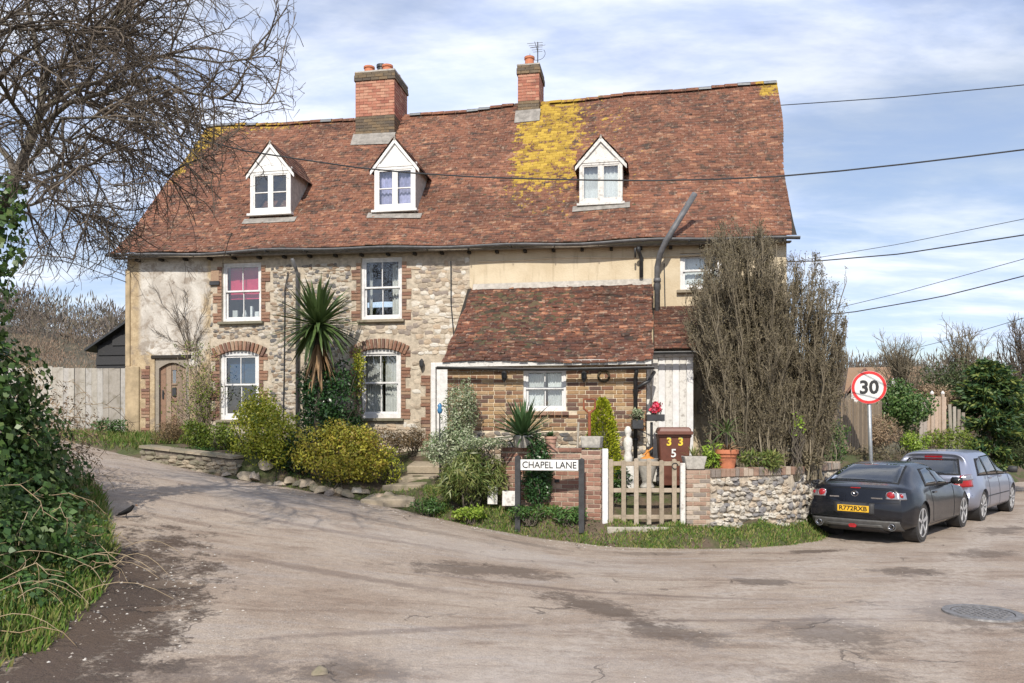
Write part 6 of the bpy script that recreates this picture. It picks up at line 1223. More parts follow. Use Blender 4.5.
# loose stones on the road
o = obj('rock', RK[2], 'rubble', None, (-1.48, 6.15, float(road_z(-1.48, 6.15))+.01), (0, 0, .4)); o.scale = (.06, .04, .045); tag(o, 'single grey stone lying on the road at the bottom edge', 'rock')
V = []; F = []
for i in range(1900):
    if i > 1100: j_ = random.randrange(3, 12); t = random.random(); x = EDGE[j_][0]*(1-t)+EDGE[j_+1][0]*t+random.gauss(0, .06); y = EDGE[j_][1]*(1-t)+EDGE[j_+1][1]*t-abs(random.gauss(.05, .14))
    elif i < 420: x, y = random.gauss(-3.6, .55), random.gauss(7.6, 1.1)
    elif i < 700: t = random.random(); x, y = -5+t*7+random.gauss(0, .2), 15-1.9*t-.25+random.gauss(0, .16)-(0.25 if t < .3 else .1)
    else: x, y = random.uniform(-3, 6), random.uniform(5.6, 12)
    s_ = random.choice((.005, .006, .008, .011, .016)) if i < 700 else random.choice((.004, .006, .008)); z = float(road_z(x, y)); k = len(V)
    V += [(x+s_*a*random.uniform(.7, 1.3), y+s_*b_*random.uniform(.7, 1.3), z+s_*c) for a, b_, c in ((1, 0, .1), (0, 1, .1), (-1, 0, .1), (0, -1, .1), (0.1, 0, .75))]; F += [(k, k+1, k+4), (k+1, k+2, k+4), (k+2, k+3, k+4), (k+3, k, k+4)]
tag(obj('road_gravel', mesh_from('road_gravel', V, F), 'pebble'), 'loose gravel and chalk crumbs scattered over the lane and mud', 'gravel', kind='stuff')
# board fence and black shed on the left
fn = thing('board_fence', 'tall silvery close-board fence left of the cottage', 'fence', hw(-.12, -.35, 1.6), -TH)
for i in range(36): x = -.15-i*.152; h_ = 1.74+.012*i*.3+random.uniform(-.015, .015); MB().box(x-.148, x, -.012-.006*(i % 2), .012, 0+.01*i, h_).build('board', 'fence_board', fn, rot=(0, R(random.uniform(-.4, .4)), 0))
for z in (.45, 1.35): MB().box(-5.6, 0, .02, .06, z, z+.08).build('rail', 'fence_board', fn)
MB().box(-.12, .0, -.03, .08, -.1, 1.80).build('post', 'fence_board', fn)
sh = thing('black_shed', 'black weatherboarded shed roof and gable behind the board fence', 'shed', (-12.2, 23.5, 1.8), -TH)
MB().prism([(0, 0), (4, 0), (4, 2.5), (2, 3.7), (0, 2.5)], 0.02, 3).build('shed_core', 'black_board', sh)
for i in range(12):
    z0, z1 = i*.28, i*.28+.3; e = max(0, (z1-2.5)/.6); 
    if 4-2*e > .2: MB().add([(e, -.005, z1), (4-e, -.005, z1), (4-e, -.045, z0), (e, -.045, z0), (e, .02, z1), (4-e, .02, z1), (4-e, .02, z0), (e, .02, z0)], [(0, 3, 2, 1), (3, 7, 6, 2), (0, 1, 5, 4), (0, 4, 7, 3), (1, 2, 6, 5)]).build('weatherboard', 'black_board', sh)
for s_ in (-1, 1): MB().add([(2, -.2, 3.78), (2+s_*2.25, -.2, 2.42), (2+s_*2.25, 3.1, 2.42), (2, 3.1, 3.78), (2, -.2, 3.71), (2+s_*2.25, -.2, 2.35), (2+s_*2.25, 3.1, 2.35), (2, 3.1, 3.71)], [(0, 1, 2, 3), (7, 6, 5, 4), (0, 4, 5, 1), (1, 5, 6, 2)]).build('roof_sheet', 'gutter_black', sh)
# fences on the right
fr_ = math.atan2(20.6-18.5, 9.6-7.7); pf = thing('picket_fence', 'grey-brown picket fence behind the thirty sign', 'fence', (7.55, 18.35, 1.25), fr_)
for i in range(27): h_ = 1.35+.04*math.sin(i*1.3); MB().prism([(i*.105, 0), (i*.105+.06, 0), (i*.105+.06, h_-.03), (i*.105+.03, h_), (i*.105, h_-.03)], -.02, 0).build('pale', 'picket_timber', pf, rot=(0, R(random.uniform(-1, 1)), 0))
for z in (.35, 1.05): MB().box(0, 2.85, .003, .04, z, z+.07).build('rail', 'picket_timber', pf)
tf = thing('tall_board_fence', 'short run of tall weathered boards with pointed white-topped posts behind the silver car', 'fence', (11.45, 22.5, 1.15), R(12))
for i in range(7):
    x = i*.125; h_ = 1.62+random.uniform(-.06, .06); MB().box(x, x+.115, -.02, .0, 0, h_).build('board', 'pale_board', tf)
for x in (.38, .73): o = MB().box(x-.04, x+.04, -.07, -.022, 0, 1.72).build('post', 'pale_board', tf); MB().lathe([(.045, 1.72), (.05, 1.76), (.001, 1.82)], 6, (x, -.045, 0)).build('post_cap', 'white_paint', o)
MB().box(0, .9, .003, .04, 1.3, 1.4).build('rail', 'pale_board', tf)
tf2 = thing('grey_board_fence', 'leaning grey fence panel right of the pale boards', 'fence', (12.7, 23.2, 1.1), R(20))
for i in range(4): MB().box(i*.13, i*.13+.11, -.02, 0, 0, 1.5-.07*i).build('board', 'grey_timber', tf2, rot=(0, R(2*i-3), 0))
# far cottage with white gables
fh = thing('far_house', 'distant white-gabled house with red tiled roof behind the thirty sign', 'house', (19.0, 45.5, .8), R(-15))
MB().box(0, 4.2, 0, 4, 0, 3.0).build('wall', 'mortar_dark', fh); MB().prism([(-.15, 3.0), (4.35, 3.0), (4.2, 3.1), (4.0, 4.5), (.2, 4.5), (0, 3.1)], 0.6, 3.6).build('roof', 'red_brick', fh)
for x in (.25, 2.0):
    g = MB().prism([(x, 2.4), (x+1.5, 2.4), (x+1.5, 3.2), (x+.75, 4.3), (x, 3.2)], -.15, .7).build('gable', 'white_paint', fh)
    for s_ in (-1, 1): MB().add([(x+.75, -.25, 4.42), (x+.75+s_*.95, -.25, 3.1), (x+.75+s_*.95, 1.5, 3.1), (x+.75, 1.5, 4.42), (x+.75, -.25, 4.32), (x+.75+s_*.95, -.25, 3.0), (x+.75+s_*.95, 1.5, 3.0), (x+.75, 1.5, 4.32)], [(0, 1, 2, 3), (7, 6, 5, 4), (0, 4, 5, 1), (1, 5, 6, 2)]).build('gable_roof', 'red_brick', g)
    w_ = MB().box(x+.4, x+1.1, -.17, -.12, 2.5, 3.2).build('window', 'blue_blind', fh)
# overhead cables
def cable(label, pts, r_=.012):
    P = resample(pts, 26); o = MB().tube([tuple(p) for p in P], r_, 6).build('overhead_cable', 'gutter_black'); tag(o, label, 'cable', 'overhead cables')
def cat_pts(a, b_, sag, n=20): a, b_ = np.array(a), np.array(b_); return [tuple(a*(1-t)+b_*t-np.array([0, 0, sag*4*t*(1-t)])) for t in np.linspace(0, 1, n)]
cable('thick black cable sagging right across the main roof below the dormers', [at(1300, 108, 9.0), at(1150, 130, 9.1), at(1024, 150, 9.2), at(880, 167, 9.3), at(790, 176, 9.4), at(700, 180, 9.5), at(630, 181, 9.6), at(490, 178, 9.8), at(380, 171, 9.9), at(250, 152, 10.1), at(140, 126, 10.3), at(20, 80, 10.6), at(-120, 20, 11)], .009)
cable('uppermost thin cable running behind the right end of the ridge', [at(600, 117, 30), at(785, 105, 26), at(900, 97, 24), at(1024, 85, 22), at(1250, 60, 19)], .014)
cable('dark cable leaving the right gable just above the grey bush', [hw(14.62, -.1, 5.28), at(818, 261, 16.0), at(900, 254, 15), at(1024, 235, 13.5), at(1200, 205, 11.5)], .011)
cable('lowest dark cable rising to the right from the middle of the grey bush', [hw(14.62, -.2, 4.2), at(848, 313, 16), at(940, 297, 15), at(1024, 276, 14), at(1200, 226, 12)], .010)
cable('faint thin cable crossing just above the dark gable cable', [at(780, 264, 60), at(900, 244, 52), at(1024, 219, 45), at(1200, 180, 38)], .018)
cable('faint thin cable between the two dark right-hand cables', [at(800, 317, 60), at(900, 293, 52), at(1024, 259, 45), at(1200, 207, 38)], .018)
cable('faint distant cable low in the sky over the conifer', [at(900, 352, 90), at(960, 337, 80), at(1024, 318, 70), at(1200, 264, 55)], .025)
cable('upper of two thin cables joining the left corner under the eaves', [hw(0, .05, 5.45), at(60, 250, 19), at(0, 240, 19.3), at(-150, 210, 20)], .010)
cable('lower of two thin cables joining the left corner under the eaves', [hw(0, .05, 5.3), at(70, 262, 19), at(0, 254, 19.3), at(-150, 228, 20)], .010)
# ------------------------------------------------------------------ parked cars
def paint(name, c, metal=.45, rough=.28, dust=.15):
    m, nt, b = newmat(name); co = objco(nt); f = noise(nt, co, 4, 5, .6)
    s = ND(nt, 'ShaderNodeSeparateXYZ', {0: co}); low = math_(nt, 'MULTIPLY', sstep(nt, s.outputs[2], .75, .15), sstep(nt, f, .3, .7))
    setc(nt, b, mixc(nt, math_(nt, 'MULTIPLY', low, dust), c, (.30, .27, .23))); b.inputs['Metallic'].default_value = metal
    nt.links.new(math_(nt, 'ADD', rough, math_(nt, 'MULTIPLY', f, .12)), b.inputs['Roughness']); b.inputs['Coat Weight'].default_value = .5 if metal > .1 else .25; b.inputs['Coat Roughness'].default_value = .05; b.inputs['Specular IOR Level'].default_value = .4
paint('paint_black', (.006, .007, .011), .0, .16, .06); paint('paint_silver', (.33, .35, .43), .7, .3, .2)
plain('car_trim', (.03, .03, .032), .6, bmp=.1); plain('bumper_grey', (.10, .098, .095), .55, .2, .2, 10, .1); plain('tyre_rubber', (.05, .046, .042), .85, bmp=.2); plain('alloy', (.55, .55, .56), .4, .5, .1); plain('chrome', (.6, .6, .62), .15, 1.0, bmp=0)
plain('lamp_red', (.34, .008, .014), .15, bmp=0, coat=1.0); plain('lamp_clear', (.30, .29, .31), .12, .6, bmp=0, coat=1.0); plain('plate_yellow', (.72, .42, .03), .4, bmp=0, var=.05); plain('car_interior', (.02, .02, .022), .8); plain('seam', (.006, .006, .007), .7, bmp=0)
glassmat('car_glass', (.45, .52, .50), .16)
def pch(xk, yk, x):
    """smooth monotone interpolation"""
    xk, yk = np.array(xk, float), np.array(yk, float); h = np.diff(xk); dl = np.diff(yk)/h; m_ = np.zeros(len(xk)); m_[1:-1] = np.where(dl[:-1]*dl[1:] > 0, 2*dl[:-1]*dl[1:]/(dl[:-1]+dl[1:]+1e-12), 0); m_[0], m_[-1] = dl[0], dl[-1]
    i = np.clip(np.searchsorted(xk, x)-1, 0, len(h)-1); t = (x-xk[i])/h[i]; return (2*t**3-3*t**2+1)*yk[i]+(t**3-2*t**2+t)*h[i]*m_[i]+(-2*t**3+3*t**2)*yk[i+1]+(t**3-t**2)*h[i]*m_[i+1]
def car(name, label, loc, heading, sp):
    C_ = thing(name, label, 'car', loc, heading); L = sp['L']
    S_ = np.unique(np.concatenate([np.linspace(0, .5, 14), np.linspace(.5, L-.4, 50), np.linspace(L-.4, L, 10)]))
    st = sp['st']; X = [r_[0] for r_ in st]; K = {k: pch(X, [r_[i+1] for r_ in st], S_) for i, k in enumerate(('wb', 'zb', 'wm', 'zm', 'ws', 'zs', 'wr', 'zr', 'zt'))}
    rows = []
    for i, s_ in enumerate(S_):
        g = {k: v[i] for k, v in K.items()}
        fl = sum(.03*math.exp(-((s_-w_)/.32)**2) for w_ in sp['wheels'])*sp.get('flare', 1)
        ctl = [(0, g['zb']), (g['wb']*.6, g['zb']), (g['wb'], g['zb']+.02), (g['wm']*.985+fl*.6, g['zb']+.14), (g['wm']+fl, g['zm']), (g['ws']+fl*.5, g['zs']), (g['ws']*.62+g['wr']*.38+.012, g['zs']*.58+g['zr']*.42), (g['wr'], g['zr']), (g['wr']*.72, g['zr']*.22+g['zt']*.78), (0, g['zt'])]
        ctl = np.array(ctl); seg = np.r_[0, np.cumsum(np.linalg.norm(np.diff(ctl, axis=0), axis=1))]; u = []
        for a in range(len(ctl)-1): u += list(np.linspace(a, a+1, 5)[:-1])
        u = np.array(u+[len(ctl)-1.]); kk = np.arange(len(ctl)); rows.append(np.stack([pch(kk, ctl[:, 0], u), pch(kk, ctl[:, 1], u)], 1))
    rows = np.array(rows); nr, m_, _ = rows.shape
    def endx(z, y, e): return sp['rear'](z, y) if e == 0 else sp['front'](z, y)
    V = []; 
    caps = [.0, .35, .62, .82, .94]
    def sec(row, xf): return [(xf(z, y), y, z) for y, z in row]
    allrows = []
    zc0 = (rows[0][:, 1].min()+rows[0][:, 1].max())/2; zc1 = (rows[-1][:, 1].min()+rows[-1][:, 1].max())/2
    for c in caps: q = rows[0].copy(); q[:, 0] *= c; q[:, 1] = zc0+(q[:, 1]-zc0)*c; allrows.append(sec(q, lambda z, y: endx(z, y, 0)))
    for i, s_ in enumerate(S_): wr = max(0, 1-s_/.5)**1.5; wf = max(0, 1-(L-s_)/.5)**1.5; allrows.append([(s_*1.0*(1-wr)+wr*(endx(z, y, 0)+s_*1.0)-wf*endx(z, y, 1), y, z) for y, z in rows[i]])
    for c in caps[::-1]: q = rows[-1].copy(); q[:, 0] *= c; q[:, 1] = zc1+(q[:, 1]-zc1)*c; allrows.append(sec(q, lambda z, y: L-endx(z, y, 1)))
    V = []; R_ = len(allrows); W = 2*m_-1
    for r_ in allrows: V += [(x, -y, z) for x, y, z in r_[::-1]]+[(x, y, z) for x, y, z in r_[1:]]
    # row runs from roof centre(-) .. underside centre .. roof centre(+): order right roof->right side->bottom->left side->roof
    F = [(i*W+a, i*W+a+1, (i+1)*W+a+1, (i+1)*W+a) for i in range(R_-1) for a in range(W-1)]
    me = mesh_from('body', V, F, True); bm = bmesh.new(); bm.from_mesh(me); bmesh.ops.remove_doubles(bm, verts=bm.verts, dist=.0004); bmesh.ops.recalc_face_normals(bm, faces=bm.faces); bm.to_mesh(me)
    bvh = BVHTree.FromBMesh(bm); bm.free()
    body0 = bpy.data.objects.new('tmpbody', me); COL.objects.link(body0); cut = []
    for w_ in sp['wheels']:
        for s2 in (-1, 1):
            cm = MB().lathe([(sp['arch'], 0), (sp['arch'], .5)], 40, (w_, s2*.8-.25, sp['r']+.01), 'y').mesh('cut'); co_ = bpy.data.objects.new('tmpcut', cm); COL.objects.link(co_); cut.append(co_)
            b_ = body0.modifiers.new('b', 'BOOLEAN'); b_.operation = 'DIFFERENCE'; b_.object = co_; b_.solver = 'EXACT'
    def cut_glass(q, d):  # window openings
        V_ = [(p[0], d*.2, p[1]) for p in q]+[(p[0], d*1.3, p[1]) for p in q]; n = len(q); cm = MB().add(V_, [tuple(range(n)), tuple(range(2*n-1, n-1, -1))]+[(i, (i+1) % n, (i+1) % n+n, i+n) for i in range(n)]).mesh('cut'); o = bpy.data.objects.new('tmpcut', cm); COL.objects.link(o); cut.append(o); b_ = body0.modifiers.new('g', 'BOOLEAN'); b_.object = o; b_.solver = 'EXACT'
    dg = bpy.context.evaluated_depsgraph_get(); me2 = bpy.data.meshes.new_from_object(body0.evaluated_get(dg)); me2.name = 'body'
    for o in cut+[body0]: bpy.data.objects.remove(o)
    me2.materials.clear(); me2.polygons.foreach_set('use_smooth', [True]*len(me2.polygons)); me2.set_sharp_from_angle(angle=R(38)); body = obj('body', me2, sp['paint'], C_)
    def hit(p, d, off):
        h, nn, _, _ = bvh.ray_cast(Vector(p), Vector(d), 6)
        if h is None: return None
        if nn.dot(Vector(d)) > 0: nn = -nn
        return h+nn*off
    def patch(nm, mat, quad, view, parent=C_, off=.006, n=10, m__=6, thick=.01, label=None):
        """panel pressed onto the body: quad in (x,z) for sides, (y,z) for rear/front, (x,y) for top"""
        a, b_, c, d = [np.array(q, float) for q in quad]; P = []; 
        for i in range(n+1):
            for j in range(m__+1):
                s_, t_ = i/n, j/m__; q = (a*(1-s_)+b_*s_)*(1-t_)+(d*(1-s_)+c*s_)*t_
                o_, dr = {'L': ((q[0], 3, q[1]), (0, -1, 0)), 'R': ((q[0], -3, q[1]), (0, 1, 0)), 'B': ((-2, q[0], q[1]), (1, 0, 0)), 'F': ((L+2, q[0], q[1]), (-1, 0, 0)), 'T': ((q[0], q[1], 3), (0, 0, -1))}[view]
                h = hit(o_, dr, off); P.append(h)
        if any(p is None for p in P): 
            good = [p for p in P if p is not None]
            if not good: return None
            P = [p if p is not None else good[0] for p in P]
        w_ = m__+1; F_ = [(i*w_+j, i*w_+j+1, (i+1)*w_+j+1, (i+1)*w_+j) for i in range(n) for j in range(m__)]
        me_ = mesh_from(nm, [tuple(p) for p in P], F_, True); bm_ = bmesh.new(); bm_.from_mesh(me_); bmesh.ops.recalc_face_normals(bm_, faces=bm_.faces)
        bm_.to_mesh(me_); bm_.free(); o = obj(nm, me_, mat, parent); o.modifiers.new('s', 'SOLIDIFY').thickness = thick; o.modifiers['s'].offset = 0
        if label: o['label'] = label
        return o
    def line(nm, pts, view, r_=.004, mat='seam', parent=body, off=.001):
        P = []
        for q in resample([(p[0], p[1], 0) for p in pts], 24):
            o_, dr = {'L': ((q[0], 3, q[1]), (0, -1, 0)), 'R': ((q[0], -3, q[1]), (0, 1, 0)), 'B': ((-2, q[0], q[1]), (1, 0, 0)), 'T': ((q[0], q[1], 3), (0, 0, -1))}[view]; h = hit(o_, dr, off)
            if h is not None: P.append(h)
        if len(P) > 2: MB().tube(P, r_, 5).build(nm, mat, parent)
    # wheels
    for w_ in sp['wheels']:
        for s2 in (-1, 1):
            wh = bpy.data.objects.new('wheel', None); COL.objects.link(wh); wh.parent = C_; wh.location = (w_, s2*sp['track'], sp['r']); wh.rotation_euler = (0, 0, 0 if s2 > 0 else math.pi)
            r_ = sp['r']; tw = .11; MB().lathe([(r_*.74, -tw), (r_*.93, -tw), (r_, -tw*.75), (r_, tw*.75), (r_*.93, tw), (r_*.74, tw), (r_*.72, tw*.8), (r_*.72, -tw*.8), (r_*.74, -tw)], 40, axis='y', cap=False).build('tyre', 'tyre_rubber', wh, smooth=True, angle=40)
            rm = MB(); rm.lathe([(r_*.70, tw*1.02), (r_*.75, tw*1.02), (r_*.75, -tw*.6), (r_*.70, -tw*.6), (r_*.69, tw*.7), (r_*.70, tw*1.02)], 40, axis='y', cap=False); rm.lathe([(.001, tw*.75), (r_*.17, tw*.72), (r_*.19, tw*.35)], 20, axis='y', cap=False)
            ns = sp['spokes']
            for k in range(ns):
                a = 2*math.pi*k/ns+.3; rm.bar((r_*.1*math.cos(a), tw*.72, r_*.1*math.sin(a)), (r_*.72*math.cos(a), tw*.86, r_*.72*math.sin(a)), .05 if ns < 7 else .028, .05, up=(0, 1, 0))
            rm.build('rim', 'alloy', wh); MB().lathe([(.001, -tw*.2), (r_*.55, -tw*.2), (r_*.55, -tw*.1), (.001, -tw*.1)], 24, axis='y').build('brake_disc', 'iron', wh)
            MB().lathe([(sp['arch']*.985, -.16), (sp['arch']*.985, .08)], 32, (w_, s2*(sp['track']-.06), r_+.01), 'y').build('wheel_arch', 'car_trim', C_)
    sp['detail'](C_, body, patch, line, hit)
    return C_
def both(q): return q, [(-y, z) for y, z in q]
# --- black coupe
def coupe_detail(C_, body, patch, line, hit):
    patch('rear_window', 'car_glass', [(.46, -.57), (1.22, -.47), (1.22, .47), (.46, .57)], 'T', n=12, m__=12); 
    patch('window_rubber', 'seam', [(.43, -.605), (1.25, -.50), (1.25, .50), (.43, .605)], 'T', n=12, m__=12, off=.002, thick=.004)
    for v in 'LR':
        patch('side_window', 'car_glass', [(1.30, .945), (2.05, .935), (1.98, 1.215), (1.50, 1.185)], v, off=.006); patch('side_window', 'car_glass', [(2.09, .93), (2.92, .90), (2.35, 1.16), (2.03, 1.205)], v, off=.006); patch('window_rubber', 'seam', [(1.22, .92), (3.02, .88), (2.35, 1.21), (1.46, 1.215)], v, off=.002, thick=.004)
        line('door_seam', [(1.5, .9), (1.5, .45), (1.55, .3)], v); line('door_seam', [(2.95, .88), (2.85, .6), (2.85, .28)], v); line('sill_seam', [(1.35, .27), (3.1, .27)], v)
        y = 1 if v == 'L' else -1
        m = MB(); m.lathe([(.001, -.1), (.06, -.09), (.075, 0), (.07, .06), (.001, .09)], 12, (0, 0, 0), 'y'); o = m.build('wing_mirror', 'paint_black', C_, loc=(2.72, y*.93, .96), smooth=True); o.scale = (.8, 1.15, .9); MB().bar((2.78, y*.78, .9), (2.74, y*.88, .94), .03).build('mirror_stalk', 'car_trim', C_)
        h = hit((1.75, y*3, .80), (0, -y, 0), .012); MB().box(-.09, .09, -.012, .012, -.016, .016).build('door_handle', 'paint_black', C_, loc=h, bevel=.006)
    lu, ru = both([(.50, .755), (.78, .75), (.75, .86), (.50, .872)])
    for q in (lu, ru):
        patch('tail_lamp', 'lamp_clear', q, 'B', off=.008)
        s_ = 1 if q[0][0] > 0 else -1
        for yy, r_, mt in ((.565, .066, 'lamp_red'), (.71, .034, 'lamp_red')):
            h = hit((-2, s_*yy, .812), (1, 0, 0), .012); n = 20; 
            if h: MB().lathe([(.001, -.016), (r_*.7, -.014), (r_, 0), (r_, .01)], 20, (0, 0, 0), 'x', cap=False).build('lamp_lens', mt, C_, loc=h, smooth=True); MB().lathe([(r_, .0), (r_*1.12, -.006), (r_*1.15, .008)], 20, (0, 0, 0), 'x', cap=False).build('lamp_ring', 'chrome', C_, loc=h, smooth=True)
    def flat(nm, mat, y0, y1, z0, z1, off=.012, parent=C_):
        hs = [hit((-2, yy, zz), (1, 0, 0), 0) for yy in (y0, (y0+y1)/2, y1) for zz in (z0, z1)]; x = min(h.x for h in hs)-off; return MB().box(x-.006, x+.006, y0, y1, z0, z1).build(nm, mat, parent, bevel=.003), x-.006
    p, x = flat('number_plate', 'plate_yellow', -.26, .26, .525, .635); text('registration', 'R772RXB', .105, 'seam', C_, (x-.002, 0, .58), (R(90), 0, R(-90)), .001, sx=1.12, bold=.002)
    patch('plate_recess', 'car_trim', [(-.34, .49), (.34, .49), (.34, .68), (-.34, .68)], 'B', off=.003, thick=.004)
    h = hit((-2, 0, .825), (1, 0, 0), .01); e = MB(); e.tube([(0, .055*math.cos(t), .042*math.sin(t)) for t in np.linspace(0, 2*math.pi, 20)], .007, 6, False); e.tube([(0, -.045, .018), (0, -.02, .012), (0, 0, -.006), (0, .02, .012), (0, .045, .018)], .006, 5); e.build('emblem', 'chrome', C_, loc=h)
    for yy, w_ in ((.34, .16), (-.36, .18)):
        h = hit((-2, yy, .765), (1, 0, 0), .006); MB().box(-.003, .003, -w_/2, w_/2, -.011, .011).build('badge', 'chrome', C_, loc=h)
    h = hit((-2, 0, .925), (1, 0, 0), .006); MB().box(-.01, .01, -.08, .08, -.008, .008).build('high_brake_lamp', 'lamp_red', C_, loc=h)
    patch('rear_valance', 'bumper_grey', [(-.72, .235), (.72, .235), (.72, .40), (-.72, .40)], 'B', off=.012, n=20, thick=.02); patch('diffuser', 'car_trim', [(-.48, .20), (.48, .20), (.44, .30), (-.44, .30)], 'B', off=.03, n=14, thick=.02); patch('diffuser_lip', 'bumper_grey', [(-.47, .30), (.47, .30), (.45, .335), (-.45, .335)], 'B', off=.04, n=14, thick=.02)
    for s_ in (-1, 1):
        h = hit((-2, s_*.60, .31), (1, 0, 0), .0); MB().lathe([(.075, -.03), (.062, -.034), (.058, .03)], 20, (0, 0, 0), 'x', cap=False).build('exhaust_shroud', 'bumper_grey', C_, loc=h+Vector((-.01, 0, 0)), smooth=True); MB().lathe([(.001, .012), (.062, .012)], 20, (0, 0, 0), 'x', cap=False).build('exhaust_hole', 'seam', C_, loc=h+Vector((-.038, 0, 0))); MB().lathe([(.036, .05), (.040, -.03), (.045, -.03), (.046, .05)], 20, (0, 0, 0), 'x', cap=False).build('exhaust_pipe', 'chrome', C_, loc=h+Vector((-.03, 0, 0)), smooth=True)
        MB().lathe([(.001, .03), (.035, .03)], 16, (0, 0, 0), 'x', cap=False).build('exhaust_bore', 'seam', C_, loc=h+Vector((-.05, 0, 0)))
    h = hit((-2, 0, .33), (1, 0, 0), .05); MB().prism([(-.05, -.03), (.05, -.03), (.07, .01), (.035, .035), (-.035, .035), (-.07, .01)], -.006, .006).build('fog_lamp', 'lamp_red', C_, loc=h+Vector((-.02, 0, -.02)), rot=(0, 0, R(90)))
    line('boot_seam', [(-.70, .70), (-.3, .685), (.3, .685), (.70, .70)], 'B'); line('boot_lip', [(-.66, .90), (0, .925), (.66, .90)], 'B', .006); line('bumper_seam', [(-.78, .44), (0, .42), (.78, .44)], 'B', .005)
ST1 = [  # s, wb, zb, wm, zm, ws, zs, wr, zr, zt
    (0, .62, .26, .76, .54, .68, .86, .60, .93, .945), (.15, .66, .23, .81, .55, .74, .88, .64, .955, .975), (.42, .68, .19, .87, .56, .80, .90, .645, .985, 1.01), (.70, .70, .17, .89, .56, .81, .91, .61, 1.085, 1.125), (1.0, .70, .16, .885, .55, .80, .91, .575, 1.185, 1.235), (1.35, .70, .15, .87, .55, .79, .91, .555, 1.255, 1.315), (1.8, .70, .15, .86, .55, .78, .90, .54, 1.275, 1.335), (2.2, .70, .15, .86, .55, .78, .89, .55, 1.255, 1.315), (2.55, .70, .15, .865, .55, .785, .88, .58, 1.13, 1.185), (2.95, .70, .15, .875, .55, .80, .86, .62, .93, .965), (3.3, .70, .16, .885, .55, .81, .83, .60, .87, .895), (3.8, .70, .17, .87, .53, .76, .77, .55, .80, .815), (4.2, .66, .19, .80, .48, .66, .66, .48, .70, .715), (4.43, .55, .24, .66, .44, .54, .56, .40, .585, .595)]
rear1 = lambda z, y: .02+.10*max(0, (z-.62)/.3)**1.2+.10*max(0, (.40-z)/.2)**1.5+.10*(abs(y)/.8)**2.6-(.02 if .42 < z < .68 else 0)
def place(rw, fwd, track, wx):
    d = np.array(fwd)/np.linalg.norm(fwd); lf = np.array([-d[1], d[0]]); o = np.array(rw)+lf*track-d*wx; return (o[0], o[1], float(gz(o[0]+d[0]*2, o[1]+d[1]*2))), math.atan2(d[1], d[0])
loc, hd_ = place((6.98, 13.72), (1.80, 1.97), .80, .86)
car('black_coupe', 'dusty black coupe with yellow number plate parked against the flint wall', loc, hd_, dict(L=4.43, st=ST1, wheels=(.86, 3.56), r=.33, arch=.365, track=.755, spokes=5, paint='paint_black', rear=rear1, front=lambda z, y: .22*(abs(y)/.7)**2.2+.05*abs(z-.45), detail=coupe_detail, flare=1.3))
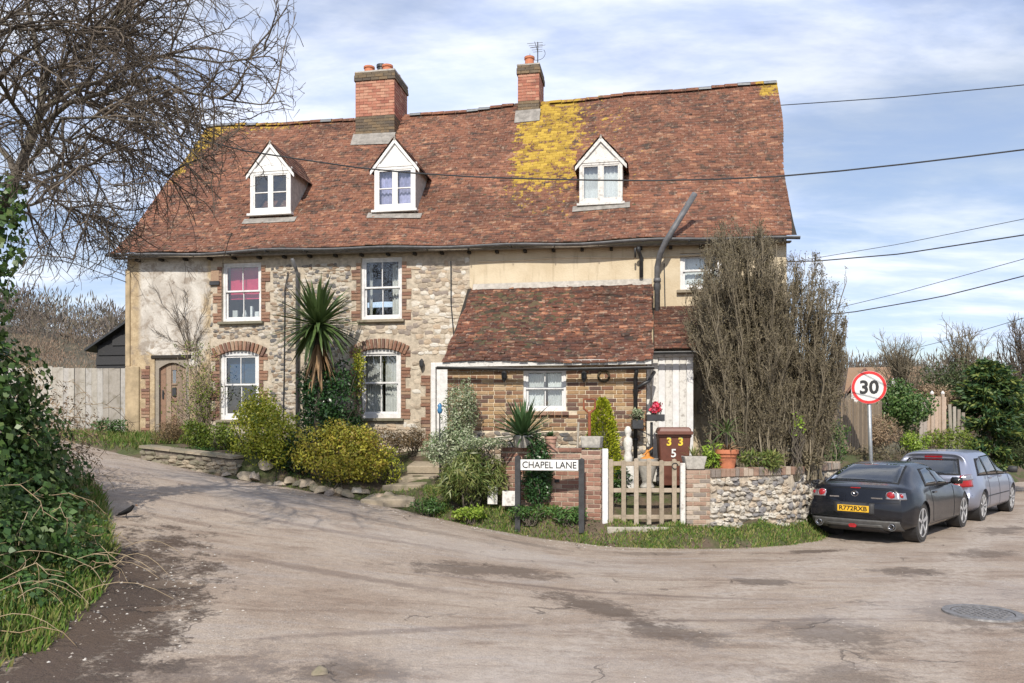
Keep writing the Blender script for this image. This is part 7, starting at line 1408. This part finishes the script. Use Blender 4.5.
# --- silver hatchback
def hatch_detail(C_, body, patch, line, hit):
    patch('rear_window', 'car_glass', [(-.56, .99), (.56, .99), (.45, 1.275), (-.45, 1.275)], 'B', n=12, m__=8); patch('window_rubber', 'seam', [(-.61, .965), (.61, .965), (.485, 1.295), (-.485, 1.295)], 'B', off=.002, n=12, m__=8, thick=.004)
    for v in 'LR':
        patch('side_window', 'car_glass', [(.62, .97), (1.30, .955), (1.26, 1.295), (.92, 1.22)], v); patch('side_window', 'car_glass', [(1.36, .95), (2.20, .93), (2.12, 1.335), (1.33, 1.32)], v); patch('side_window', 'car_glass', [(2.26, .93), (3.1, .90), (2.6, 1.25), (2.19, 1.335)], v); patch('window_rubber', 'seam', [(.52, .945), (3.2, .88), (2.62, 1.30), (.90, 1.29)], v, off=.002, thick=.004, n=16)
        for xx in (1.33, 2.22, 3.1): line('door_seam', [(xx, .93), (xx-.04, .6), (xx, .28)], v)
        line('rub_strip', [(.95, .50), (3.0, .50)], v, .012, 'car_trim')
        y = 1 if v == 'L' else -1
        m = MB(); m.lathe([(.001, -.1), (.07, -.09), (.08, 0), (.07, .06), (.001, .09)], 12, (0, 0, 0), 'y'); o = m.build('wing_mirror', 'car_trim', C_, loc=(2.9, y*.97, 1.0), smooth=True); o.scale = (.8, 1.1, 1.0); MB().bar((2.95, y*.8, .93), (2.92, y*.9, .97), .03).build('mirror_stalk', 'car_trim', C_)
        for xx in (1.5, 2.42): h = hit((xx, y*3, .87), (0, -y, 0), .012); MB().box(-.09, .09, -.012, .012, -.018, .018).build('door_handle', 'paint_silver', C_, loc=h, bevel=.006)
    for q in both([(.42, .70), (.80, .74), (.755, .99), (.60, .955)]): patch('tail_lamp', 'lamp_red', q, 'B', off=.010, thick=.014)
    for q in both([(.60, .86), (.785, .88), (.755, .985), (.62, .95)]): patch('reversing_lamp', 'lamp_clear', q, 'B', off=.018, thick=.008)
    h = hit((-2, 0, 1.318), (1, 0, 0), .01); MB().box(-.015, .015, -.17, .17, -.014, .014).build('high_brake_lamp', 'lamp_red', C_, loc=h)
    MB().tube([(.75, 0, 1.44), (.62, 0, 1.53)], [.008, .003], 6).build('aerial', 'car_trim', C_)
    line('boot_seam', [(-.78, .70), (0, .68), (.78, .70)], 'B', .006); line('boot_chrome', [(-.40, .80), (0, .80), (.40, .80)], 'B', .009, 'chrome'); line('bumper_seam', [(-.8, .56), (0, .55), (.8, .56)], 'B', .007); patch('bumper_foot', 'car_trim', [(-.66, .22), (.66, .22), (.66, .30), (-.66, .30)], 'B', off=.006)
    patch('number_plate', 'plate_yellow', [(-.26, .60), (.26, .60), (.26, .71), (-.26, .71)], 'B', off=.012)
ST2 = [(0, .66, .30, .77, .55, .72, .91, .50, 1.27, 1.33), (.15, .68, .26, .83, .57, .765, .93, .53, 1.305, 1.365), (.45, .70, .2, .88, .58, .805, .94, .56, 1.35, 1.415), (.8, .70, .17, .885, .58, .81, .94, .58, 1.385, 1.45), (1.4, .70, .16, .88, .58, .81, .93, .585, 1.395, 1.465), (2.0, .70, .16, .88, .58, .81, .92, .585, 1.385, 1.455), (2.5, .70, .16, .88, .58, .81, .91, .59, 1.27, 1.335), (3.05, .70, .16, .885, .57, .82, .89, .64, 1.0, 1.05), (3.3, .70, .17, .885, .56, .81, .87, .62, .93, .96), (3.75, .70, .18, .87, .54, .77, .82, .56, .86, .88), (4.05, .66, .21, .80, .50, .68, .72, .5, .77, .79), (4.25, .56, .26, .66, .46, .56, .6, .42, .64, .66)]
rear2 = lambda z, y: .03+.52*max(0, (z-.93)/.45)**1.1+.03*max(0, (.93-z))*(1 if z > .58 else 0)+.05*max(0, (.40-z)/.2)**1.5+.14*(abs(y)/.8)**3-(.035 if z < .56 else 0)
loc, hd_ = place((9.78, 16.72), (1.68, 1.80), .80, .80)
car('silver_hatchback', 'lavender-silver hatchback parked in front of the black coupe', loc, hd_, dict(L=4.25, st=ST2, wheels=(.80, 3.41), r=.315, arch=.35, track=.76, spokes=9, paint='paint_silver', rear=rear2, front=lambda z, y: .22*(abs(y)/.7)**2.2, detail=hatch_detail, flare=.9))
